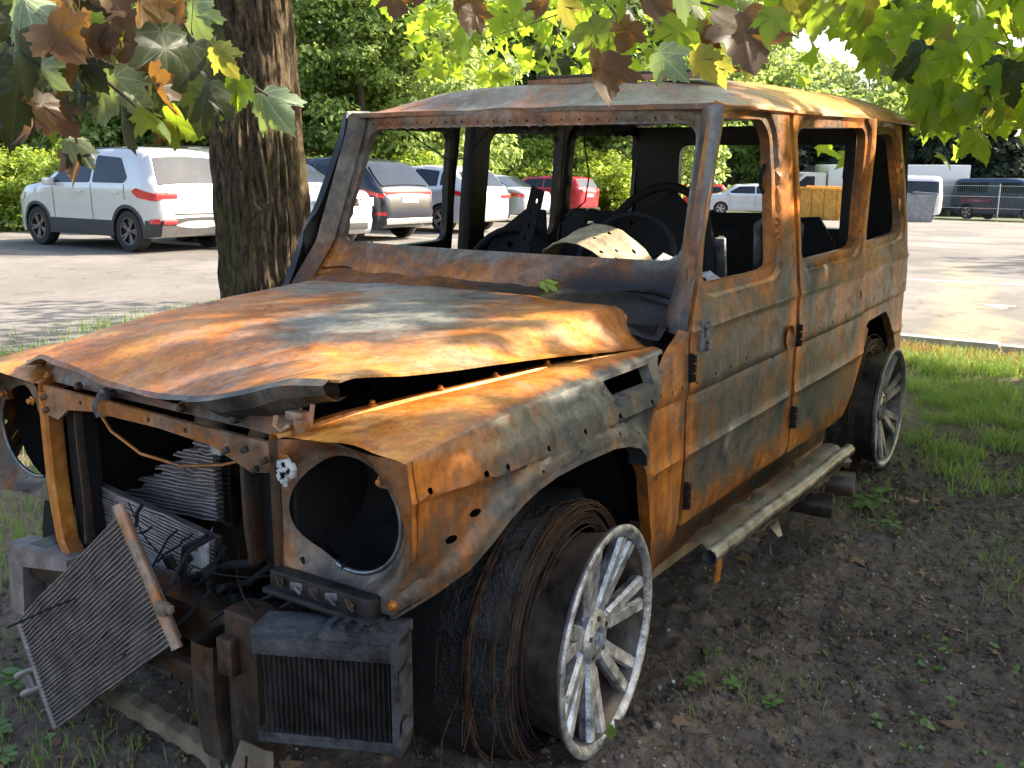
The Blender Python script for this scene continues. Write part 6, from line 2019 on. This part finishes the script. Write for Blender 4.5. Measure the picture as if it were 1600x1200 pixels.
def bough(tree, origin, twigs, leaves, rad=.006, tilt=.6, seed=0):
    "twigs: list of polylines in (u, v, depth); leaves: (u, v, depth, size m, material, angle deg on screen of the blade tip, facing camera -1..1)"
    rg = random.Random(seed)
    mb = MB()
    for tw in twigs:
        pts = [at(*q) for q in tw]
        mb.tube(pts, [rad * (1 - .6 * i / (len(pts) - 1)) for i in range(len(pts))], 6)
    mb.v = [tuple(Vector(q) - origin) for q in mb.v]
    br = mb.build('bough', 'twig_wood', tree, 60)
    for (u, v, d, size, mt, ang, fc) in leaves:
        a = math.radians(ang)
        hang = RT * math.cos(a) - UP * math.sin(a) + FW * rg.uniform(-.35, .35)
        face = (-FW) * fc * .8 + Vector((rg.uniform(-1, 1), rg.uniform(-1, 1), rg.uniform(-.2, 1))) * tilt
        pos = at(u, v, d) - hang.normalized() * size * .45
        leaf_obj(br, origin, pos, size, mt, hang, face, rg)
    return br
def px(d, p): return p * d / FPX
rl = random.Random(3)
# upper left bough
L3_ = []
L1_ = []
for (u, v, p, mt, ang) in [
    (45, 30, 95, 'maple_sunlit', 70), (28, 90, 110, 'maple_shaded', 110), (70, 125, 120, 'maple_shaded', 80), (25, 150, 120, 'maple_shaded', 95), (60, 60, 80, 'bough_green', 120),
    (100, 70, 100, 'maple_purple', 40), (130, 100, 110, 'maple_purple', 35), (160, 30, 100, 'maple_purple', 60), (110, 25, 90, 'maple_backlit', 30), (215, 25, 110, 'maple_purple', 100),
    (228, 60, 100, 'maple_purple', 95), (215, 110, 105, 'maple_purple', 75), (262, 95, 120, 'maple_shaded', 85), (285, 60, 110, 'maple_shaded', 100), (245, 145, 90, 'maple_purple', 60),
    (310, 35, 80, 'maple_sunlit', 85), (318, 55, 75, 'maple_sunlit', 100), (300, 120, 120, 'maple_shaded', 95), (320, 160, 90, 'maple_shaded', 110), (280, 140, 110, 'maple_shaded', 70),
    (165, 92, 80, 'maple_backlit', 55), (135, 108, 85, 'maple_sunlit', 45), (172, 160, 100, 'maple_sunlit', 60), (205, 150, 90, 'maple_sunlit', 40), (190, 190, 90, 'maple_shaded', 80),
    (75, 115, 60, 'maple_sunlit', 60), (95, 145, 65, 'maple_sunlit', 70), (120, 145, 75, 'maple_purple', 50), (130, 165, 60, 'maple_backlit', 60), (245, 190, 70, 'maple_backlit', 45),
    (285, 200, 75, 'maple_backlit', 25), (270, 215, 45, 'maple_purple', 70), (60, 170, 70, 'maple_purple', 100), (80, 190, 75, 'maple_purple', 85), (45, 205, 60, 'maple_purple', 110), (100, 190, 70, 'maple_purple', 55),
    (115, 250, 75, 'maple_purple', 75), (130, 235, 55, 'maple_shaded', 40), (125, 225, 50, 'maple_sunlit', 30), (75, 205, 40, 'maple_backlit', 80), (10, 45, 110, 'maple_shaded', 90), (8, 110, 90, 'bough_green', 80),
    (140, 55, 70, 'bough_green', 70), (185, 75, 60, 'bough_green', 60), (15, 200, 70, 'maple_shaded', 95), (60, 5, 80, 'maple_backlit', 80), (180, 5, 90, 'maple_purple', 70), (250, 5, 90, 'maple_shaded', 80),
    (345, 100, 60, 'maple_backlit', 60), (360, 140, 55, 'maple_backlit', 95), (380, 145, 55, 'maple_backlit', 100), (335, 85, 60, 'maple_shaded', 90), (425, 172, 85, 'maple_sunlit', 60), (352, 165, 45, 'maple_backlit', 100), (300, 8, 80, 'maple_purple', 95)]:
    d = rl.uniform(2.1, 2.8)
    if mt == 'maple_backlit' and rl.random() < .45: mt = 'bough_green'
    L1_.append((u + rl.uniform(-5, 5), v + rl.uniform(-5, 5), d, px(d, p) * .88, mt, ang + rl.uniform(-15, 15), rl.uniform(.3, 1.0) * (1 if mt != 'maple_purple' else -1)))
bough(MAPLE, O1, [[(420, -120, 4.0), (250, -30, 2.6), (130, 60, 2.4), (90, 110, 2.4), (70, 170, 2.4)], [(130, 60, 2.4), (170, 130, 2.4), (235, 185, 2.4)], [(250, -30, 2.6), (300, 60, 2.6), (300, 110, 2.6)], [(300, 60, 2.6), (365, 115, 2.5), (420, 150, 2.5)], [(90, 50, 2.4), (20, 100, 2.4)], [(90, 110, 2.4), (115, 190, 2.4), (120, 225, 2.4)]], L1_, .007, .7, 1)
# winged seeds below it
sm = MB()
for k in range(26):
    u, v = rl.gauss(362, 14), rl.gauss(192, 14)
    if k > 15:
        u, v = rl.gauss(80, 25), rl.gauss(205, 14)
    p0 = at(u, v, 2.5); dn = (Vector((rl.uniform(-.4, .4), rl.uniform(-.4, .4), -1))).normalized()
    sd2 = dn.orthogonal().normalized() * .006
    tip = p0 + dn * rl.uniform(.02, .035)
    sm.add([p0 - sd2 * .3, p0 + sd2 * .3, p0.lerp(tip, .6) + sd2, tip, p0.lerp(tip, .6) - sd2], [(0, 1, 2, 3, 4)])
sm.v = [tuple(Vector(q) - O1) for q in sm.v]
sk = sm.build('winged_seeds', 'maple_backlit', MAPLE); sk['kind'] = 'stuff'
# top centre bough, above the roof
for k in range(46):
    u, v = rl.uniform(-20, 330), rl.uniform(-30, 150)
    if v > 60 + 90 * (1 - abs(u - 120) / 260): continue
    d = rl.uniform(2.3, 3.2)
    L3_.append((u, v, d, px(d, rl.uniform(45, 80)), rl.choice(('maple_shaded', 'maple_purple', 'maple_purple', 'maple_shaded')), rl.uniform(40, 130), rl.uniform(-.8, .8)))
bough(MAPLE, O1, [[(330, -90, 3.4), (200, -20, 2.9), (60, 30, 2.8), (0, 60, 2.8)], [(200, -20, 2.9), (260, 60, 2.8)]], L3_, .006, .8, 5)
L2_ = []
for (u, v, p, mt, ang, fc) in [
    (722, 18, 70, 'maple_purple', 90, -.9), (740, 28, 50, 'maple_purple', 80, -.8), (625, 5, 60, 'maple_purple', 80, -.9), (600, 0, 60, 'maple_backlit', 95, .8), (850, 10, 60, 'maple_purple', 100, -.8), (880, 20, 55, 'maple_backlit', 80, .8),
    (935, 55, 90, 'maple_backlit', 160, .9), (920, 45, 70, 'maple_backlit', 195, .8), (935, 120, 100, 'maple_purple', 90, -1.0), (975, 62, 60, 'maple_purple', 110, -.8), (1010, 10, 80, 'maple_purple', 80, -1.0), (1035, 25, 70, 'maple_purple', 95, -.9),
    (1055, 60, 75, 'maple_backlit', 95, .9), (1035, 30, 60, 'maple_backlit', 110, .7), (1085, 20, 60, 'maple_backlit', 60, .8), (1060, 10, 60, 'maple_sunlit', 85, .7), (1050, 100, 70, 'maple_sunlit', 60, .5), (1075, 75, 70, 'maple_sunlit', 45, .6),
    (1100, 100, 60, 'maple_backlit', 75, .6), (1160, 70, 130, 'maple_purple', 92, -1.0), (1185, 75, 90, 'maple_backlit', 80, .9), (1120, 110, 50, 'maple_backlit', 85, .6), (1190, 20, 70, 'bough_green', 60, .8), (1205, 35, 60, 'maple_backlit', 100, .8), (1140, 10, 70, 'bough_green', 80, .7), (970, 5, 60, 'maple_backlit', 70, .8), (905, 0, 60, 'bough_green', 90, .7), (660, -5, 50, 'maple_purple', 90, -.8), (1090, 55, 45, 'maple_purple', 60, -.8), (1110, 62, 40, 'maple_purple', 40, -.8)]:
    d = rl.uniform(1.9, 2.4)
    if mt == 'maple_backlit' and rl.random() < .4: mt = 'bough_green'
    L2_.append((u + rl.uniform(-4, 4), v + rl.uniform(-4, 4), d, px(d, p) * .9, mt, ang + rl.uniform(-10, 10), fc))
bough(MAPLE, O1, [[(820, -140, 3.2), (930, -20, 2.3), (975, 40, 2.15), (985, 60, 2.15)], [(930, -20, 2.3), (1040, -10, 2.2), (1120, 10, 2.15), (1160, 20, 2.15)], [(1040, -10, 2.2), (1040, 40, 2.15)], [(930, -20, 2.3), (760, -30, 2.3), (715, 0, 2.3)]], L2_, .005, .45, 2)
# mid-distance green boughs over the roof and at the upper right: single leaves
def scatter(tree, origin, n, ubox, dep, size, mats, seed, twigs, dens=None, rad=.008):
    rg = random.Random(seed)
    L = []
    while len(L) < n:
        u, v = rg.uniform(ubox[0], ubox[2]), rg.uniform(ubox[1], ubox[3])
        if dens and rg.random() > dens(u, v):
            continue
        d = rg.uniform(*dep)
        L.append((u, v, d, rg.uniform(*size), rg.choices([m for m, _ in mats], [w for _, w in mats])[0], rg.uniform(50, 130), rg.uniform(.2, .9)))
    return bough(tree, origin, twigs, L, rad, .9, seed)
def dr(u, v):
    lo = 195 if u > 1430 else 130
    if u < 1215: return 0.0
    if u < 1335 and 30 < v < 120: return .015
    if u > 1545 and 35 < v < 80: return .04
    if v > lo - .4 * max(0, 1420 - u) + 40 * fbm((u / 90, v / 90, 2), 1, 2): return 0.02
    return .55 + .6 * fbm((u / 70, v / 70, 1), 1, 3)
MG = [('bough_green', 8), ('maple_sunlit', .35), ('maple_shaded', .8), ('maple_backlit', 1.6)]
scatter(MAPLE2, T2, 250, (1215, -40, 1640, 250), (4.6, 7.0), (.13, .20), MG, 12,
        [[(1700, -150, 7), (1560, 30, 6), (1590, 90, 5.8)], [(1250, -60, 6), (1300, 5, 5.8), (1345, 25, 5.6), (1400, 45, 5.5)], [(1350, 10, 5.6), (1360, 60, 5.5), (1358, 140, 5.5)], [(1480, -40, 5.8), (1520, 45, 5.7), (1590, 85, 5.6)], [(1480, 120, 5.8), (1510, 150, 5.8), (1560, 165, 5.8)]], dr)
def dm(u, v):
    lim_ = 135 - .00055 * (u - 900) ** 2
    return 0 if v > lim_ + 25 * fbm((u / 60, v / 60, 4), 1, 2) else .5 + .7 * fbm((u / 60, v / 60, 5), 1, 3)
scatter(MAPLE, O1, 50, (660, -30, 1130, 150), (6.0, 8.5), (.13, .18), [('bough_green', 6), ('maple_shaded', 3)], 14,
        [[(900, -120, 8), (880, 20, 7.2), (760, 60, 7)], [(880, 20, 7.2), (860, 90, 7), (905, 130, 7)], [(900, -120, 8), (1020, 0, 7), (1090, 60, 7)]], dm)
def canopy_mass(tree, origin, n, ubox, dep, dens, seed, mat, sz=(.12, .18)):
    rg = random.Random(seed); pts, ss = [], []
    while len(pts) < n:
        u, v = rg.uniform(ubox[0], ubox[2]), rg.uniform(ubox[1], ubox[3])
        if rg.random() > dens(u, v): continue
        pts.append(at(u, v, rg.uniform(*dep))); ss.append(rg.uniform(*sz))
    P = np.array([tuple(p) for p in pts]) - np.array(origin)
    rr_ = np.random.default_rng(seed)
    me = leafmesh('crown_leaves', P, ss, rand_rot(len(P), np.tile([-.3, .3, .8], (len(P), 1)), .8, rr_), ms_v, ms_f)
    o = link('crown_leaves', me, mat, tree); o['kind'] = 'stuff'
canopy_mass(MAPLE2, T2, 760, (1215, -60, 1660, 250), (5.5, 9.0), dr, 31, 'maple_green')
canopy_mass(MAPLE, O1, 620, (640, -60, 1140, 150), (7.0, 11.0), dm, 32, 'maple_green')

# ------------------------------------------------------------------ grass, weeds, litter
def blades(name, n, where, hrange, wid, mat, seed, label, lean=.5):
    rg = np.random.default_rng(seed)
    V, F = [], []
    cnt = 0; tries = 0
    while cnt < n and tries < n * 30:
        tries += 1
        x, y, dn = where(rg)
        if rg.uniform() > dn: continue
        h = rg.uniform(*hrange); a = rg.uniform(0, 6.283); l = rg.uniform(.1, lean) * h
        z = soil_h(x, y) - .005 if x > -6.4 and y > -6.1 else -.03
        dx, dy = math.cos(a), math.sin(a)
        b = rg.uniform(0, 6.283); wx_, wy_ = math.cos(b) * wid, math.sin(b) * wid
        o = len(V)
        V += [(x - wx_, y - wy_, z), (x + wx_, y + wy_, z), (x + dx * l * .35 + wx_ * .7, y + dy * l * .35 + wy_ * .7, z + h * .6), (x + dx * l * .35 - wx_ * .7, y + dy * l * .35 - wy_ * .7, z + h * .6), (x + dx * l, y + dy * l, z + h * rg.uniform(.8, 1.0))]
        F += [(o, o + 1, o + 2, o + 3), (o + 3, o + 2, o + 4)]
        cnt += 1
    me = bpy.data.meshes.new(name); me.from_pydata(V, [], F)
    o = link(name, me, mat); kind(o, 'stuff', label); return o
def w_right(rg):
    x = rg.uniform(-6.3, -1.9); y = rg.uniform(.05, 4.2)
    n_ = fbm((x, y, 2.0), 1.3, 3)
    d = sstep(-2.35, -3.3, x - .25 * (y - 1.0) + .5 * n_) * sstep(.95, 1.30, y + .2 * n_ + .9 * sstep(-3.0, -3.9, x))
    m_ = fbm((x, y, 5.0), 4.0, 3)
    return x, y, d * max(0, .22 + .9 * n_ + .9 * m_)
blades('grass', 30000, w_right, (.03, .115), .0026, 'grass_blade', 41, 'green grass growing behind the rear wheel of the wreck', 1.1)
def w_dry(rg):
    x = rg.uniform(-6.45, -5.4); y = rg.uniform(-1.0, 4.0)
    return x, y, sstep(-5.4, -6.1, x) * (.6 + .6 * fbm((x, y, 1), 3, 2))
blades('dry_grass', 7000, w_dry, (.04, .12), .003, 'dry_grass', 42, 'sunlit dry grass along the concrete edging')
def w_left(rg):
    x = rg.uniform(-6.2, 1.5); y = rg.uniform(-6.2, -1.1)
    n_ = fbm((x, y, 7.0), 1.0, 3)
    return x, y, max(0, .35 + n_)
blades('verge_grass', 14000, w_left, (.05, .18), .003, 'grass_blade', 43, 'patchy grass on the verge beyond the wreck')
def w_tuft(rg):
    c = [(-2.2, 1.0), (-1.9, 1.55), (-1.55, 1.75), (-.45, 1.1), (.75, -.55), (.9, -.25), (.6, -.75), (-1.2, 1.9), (.85, .0), (1.0, -.45)][rg.integers(0, 10)]
    return c[0] + rg.normal() * .16, c[1] + rg.normal() * .12, 1
blades('grass_tufts', 1300, w_tuft, (.02, .08), .0018, 'grass_blade', 44, 'thin tufts of grass on the bare soil', .9)
# leaf litter, pebbles, twigs
rg = np.random.default_rng(50)
def near_pts(n):
    x = rg.uniform(-3.6, 1.35, n); y = np.where(rg.uniform(size=n) < .62, rg.uniform(.9, 2.6, n), rg.uniform(-1.6, .9, n))
    return x, y
x, y = near_pts(2600)
front = (x > .55) & (y < .7)
keep = front | (rg.uniform(size=len(x)) < .55)
x, y = x[keep], y[keep]
z = np.array([soil_h(a, b) + .006 for a, b in zip(x, y)])
me = leafmesh('leaf_litter', np.stack([x, y, z], 1), np.abs(rg.normal(.014, .010, len(x))) + .006, rand_rot(len(x), np.tile([0, 0, 1.0], (len(x), 1)), .75, rg), CARD_V, CARD_F)
kind(link('leaf_litter', me, 'litter_leaf'), 'stuff', 'dry brown leaf litter scattered on the soil')
x, y = near_pts(130); z = np.array([soil_h(a, b) + .010 for a, b in zip(x, y)])
me = leafmesh('dead_leaves', np.stack([x, y, z], 1), rg.uniform(.03, .075, len(x)), rand_rot(len(x), np.tile([0, 0, 1.0], (len(x), 1)), .35, rg), ms_v, ms_f)
kind(link('dead_leaves', me, 'litter_leaf'), 'stuff', 'curled brown maple leaves fallen on the soil')
OCT_V = [(1, 0, 0), (-.9, .1, 0), (0, 1, 0), (.1, -.85, 0), (0, 0, .7), (0, 0, -.7)]
OCT_F = [(0, 2, 4), (2, 1, 4), (1, 3, 4), (3, 0, 4), (2, 0, 5), (1, 2, 5), (3, 1, 5), (0, 3, 5)]
x, y = near_pts(4200); z = np.array([soil_h(a, b) + .002 for a, b in zip(x, y)])
me = leafmesh('pebbles', np.stack([x, y, z], 1), np.abs(rg.normal(.003, .0035, len(x))) + .0015, rand_rot(len(x), None, 1, rg), OCT_V, OCT_F)
kind(link('pebbles', me, 'pebble'), 'stuff', 'small pale pebbles strewn over the soil')
x, y = near_pts(15000); z = np.array([soil_h(a, b) + .001 for a, b in zip(x, y)])
me = leafmesh('soil_clods', np.stack([x, y, z], 1), np.abs(rg.normal(.004, .0075, len(x))) + .0025, rand_rot(len(x), None, 1, rg), OCT_V, OCT_F)
kind(link('soil_clods', me, 'soil'), 'stuff', 'loose dark crumbs of soil beside the wreck')
x, y = near_pts(900); x = np.where(rg.uniform(size=900) < .5, rg.uniform(.55, 1.3, 900), x); y = np.where(x > .55, rg.uniform(-1.0, .75, 900), y)
z = np.array([soil_h(a, b) + .004 for a, b in zip(x, y)])
me = leafmesh('bark_chips', np.stack([x, y, z], 1), np.abs(rg.normal(.022, .014, len(x))) + .008, rand_rot(len(x), np.tile([0, 0, 1.0], (len(x), 1)), .4, rg), [(-.5, -.14, 0), (.5, -.10, .04), (.45, .12, .05), (-.45, .15, .02), (0, 0, .08)], [(0, 1, 4), (1, 2, 4), (2, 3, 4), (3, 0, 4)])
kind(link('bark_chips', me, 'litter_leaf'), 'stuff', 'brown wood chips and bark strewn in front of the wreck')
x, y = near_pts(1500); z = np.array([soil_h(a, b) + .003 for a, b in zip(x, y)])
me = leafmesh('ash_flakes', np.stack([x, y, z], 1), np.abs(rg.normal(.003, .004, len(x))) + .0015, rand_rot(len(x), np.tile([0, 0, 1.0], (len(x), 1)), .5, rg), CARD_V, CARD_F)
kind(link('ash_flakes', me, 'ash_flake'), 'stuff', 'flecks of pale ash on the soil')
mb = MB()
for k in range(150):
    a, b = near_pts(1); a, b = float(a[0]), float(b[0])
    L = rg.uniform(.04, .22); t = rg.uniform(0, 6.28)
    mb.tube([(a + L * s * math.cos(t + .3 * s), b + L * s * math.sin(t + .3 * s), soil_h(a + L * s * math.cos(t), b + L * s * math.sin(t)) + .006 + .006 * math.sin(s * 5)) for s in (0, .35, .7, 1)], [.0022, .002, .0016, .001], 5)
kind(mb.build('twigs', 'twig_wood', None, 60), 'stuff', 'thin dead twigs lying on the soil')
# tiny seedlings as ground cover
x, y = near_pts(700)
pp_ = []
for a, b in zip(x, y):
    if fbm((a, b, 12.0), 1.5, 2) > .05 or a > .6:
        for q in range(3):
            pp_.append((a + rg.normal() * .012, b + rg.normal() * .012, soil_h(a, b) + .012))
me = leafmesh('seedlings', np.array(pp_), rg.uniform(.012, .034, len(pp_)), rand_rot(len(pp_), np.tile([0, 0, 1.0], (len(pp_), 1)), .5, rg), CARD_V, CARD_F)
kind(link('seedlings', me, 'weed_leaf'), 'stuff', 'tiny green seedlings dotted over the soil')
# single plants
def plant(name, label, loc, n, size, h, seed):
    r = random.Random(seed)
    x0, y0 = loc
    z0 = soil_h(x0, y0)
    root = empty(name, (x0, y0, z0)); tag(root, label, 'plant', 'small weeds around the wreck')
    stem = MB().tube([(0, 0, -.01), (.004, .002, h * .5), (.0, .006, h)], .0022, 5).build('stem', 'weed_leaf', root, 60)
    for k in range(n):
        t = r.uniform(.35, 1.0); a = k * 2.4 + r.uniform(-.3, .3)
        s = size * r.uniform(.7, 1.15)
        d = Vector((math.cos(a), math.sin(a), r.uniform(.0, .5))).normalized()
        sd2 = d.cross(Vector((0, 0, 1))).normalized(); up2 = sd2.cross(d)
        p0 = Vector((0, 0, h * t)) + d * s * .15
        prof = [(0, .05), (.15, .26), (.38, .38), (.62, .32), (.84, .17), (1, 0)]
        mb = MB(); G = []
        for q, w in prof:
            c = p0 + d * s * q - up2 * s * .25 * q * q
            G.append([c - sd2 * s * w + up2 * s * .06 * w * 3, c, c + sd2 * s * w + up2 * s * .06 * w * 3])
        mb.grid(G, True)
        mb.build('leaf', 'weed_leaf', root, 60)
    return root
plant('weed', 'bright green broad-leaved sapling by the exhaust tips of the side step', (-2.17, 1.02), 7, .085, .13, 1)
plant('weed', 'low weed growing right of the ash-white front rim', (-.36, .99), 6, .032, .04, 2)
plant('weed', 'bushier weed on bare soil, one step right of the front rim', (-.43, 1.08), 6, .030, .03, 3)
plant('weed', 'trailing weed with round leaves furthest right of the front rim', (-.43, 1.19), 6, .030, .03, 4)
plant('weed', 'weed between the sapling and the rear rim', (-1.95, 1.16), 6, .05, .05, 5)
plant('weed', 'weed with yellow-green leaves below the leaning condenser', (.86, -.47), 8, .05, .06, 6)
plant('weed', 'small weed in the bottom left corner in front of the condenser', (.92, -.30), 7, .04, .04, 7)
plant('weed', 'weed beside the pipe stubs of the leaning condenser', (.70, -.62), 8, .055, .06, 8)
lf = link('leaf', LM['bough_green', 0], None, None); lf.name = 'fallen_leaf'
lf.matrix_world = Matrix.Translation(at(958, 1150, 2.30)) @ m3.to_4x4() @ Matrix.Rotation(.4, 4, 'Y') @ Matrix.Rotation(.3, 4, 'Z') @ Matrix.Scale(.03, 4)
tag(lf, 'bright green leaf stuck to the bottom of the front rim', 'leaf')
for (x_, y_, s_, lb) in ((-.62, .30, .055, 'green maple leaf lying on the scuttle below the windscreen'),):
    l2 = link('fallen_leaf', LM['bough_green', 1], None, None)
    l2.matrix_world = Matrix.Translation((x_, y_, 1.10)) @ Matrix.Rotation(.5, 4, 'Y') @ Matrix.Rotation(1.0, 4, 'Z') @ Matrix.Scale(s_ * 1.3, 4)
    tag(l2, lb, 'leaf')
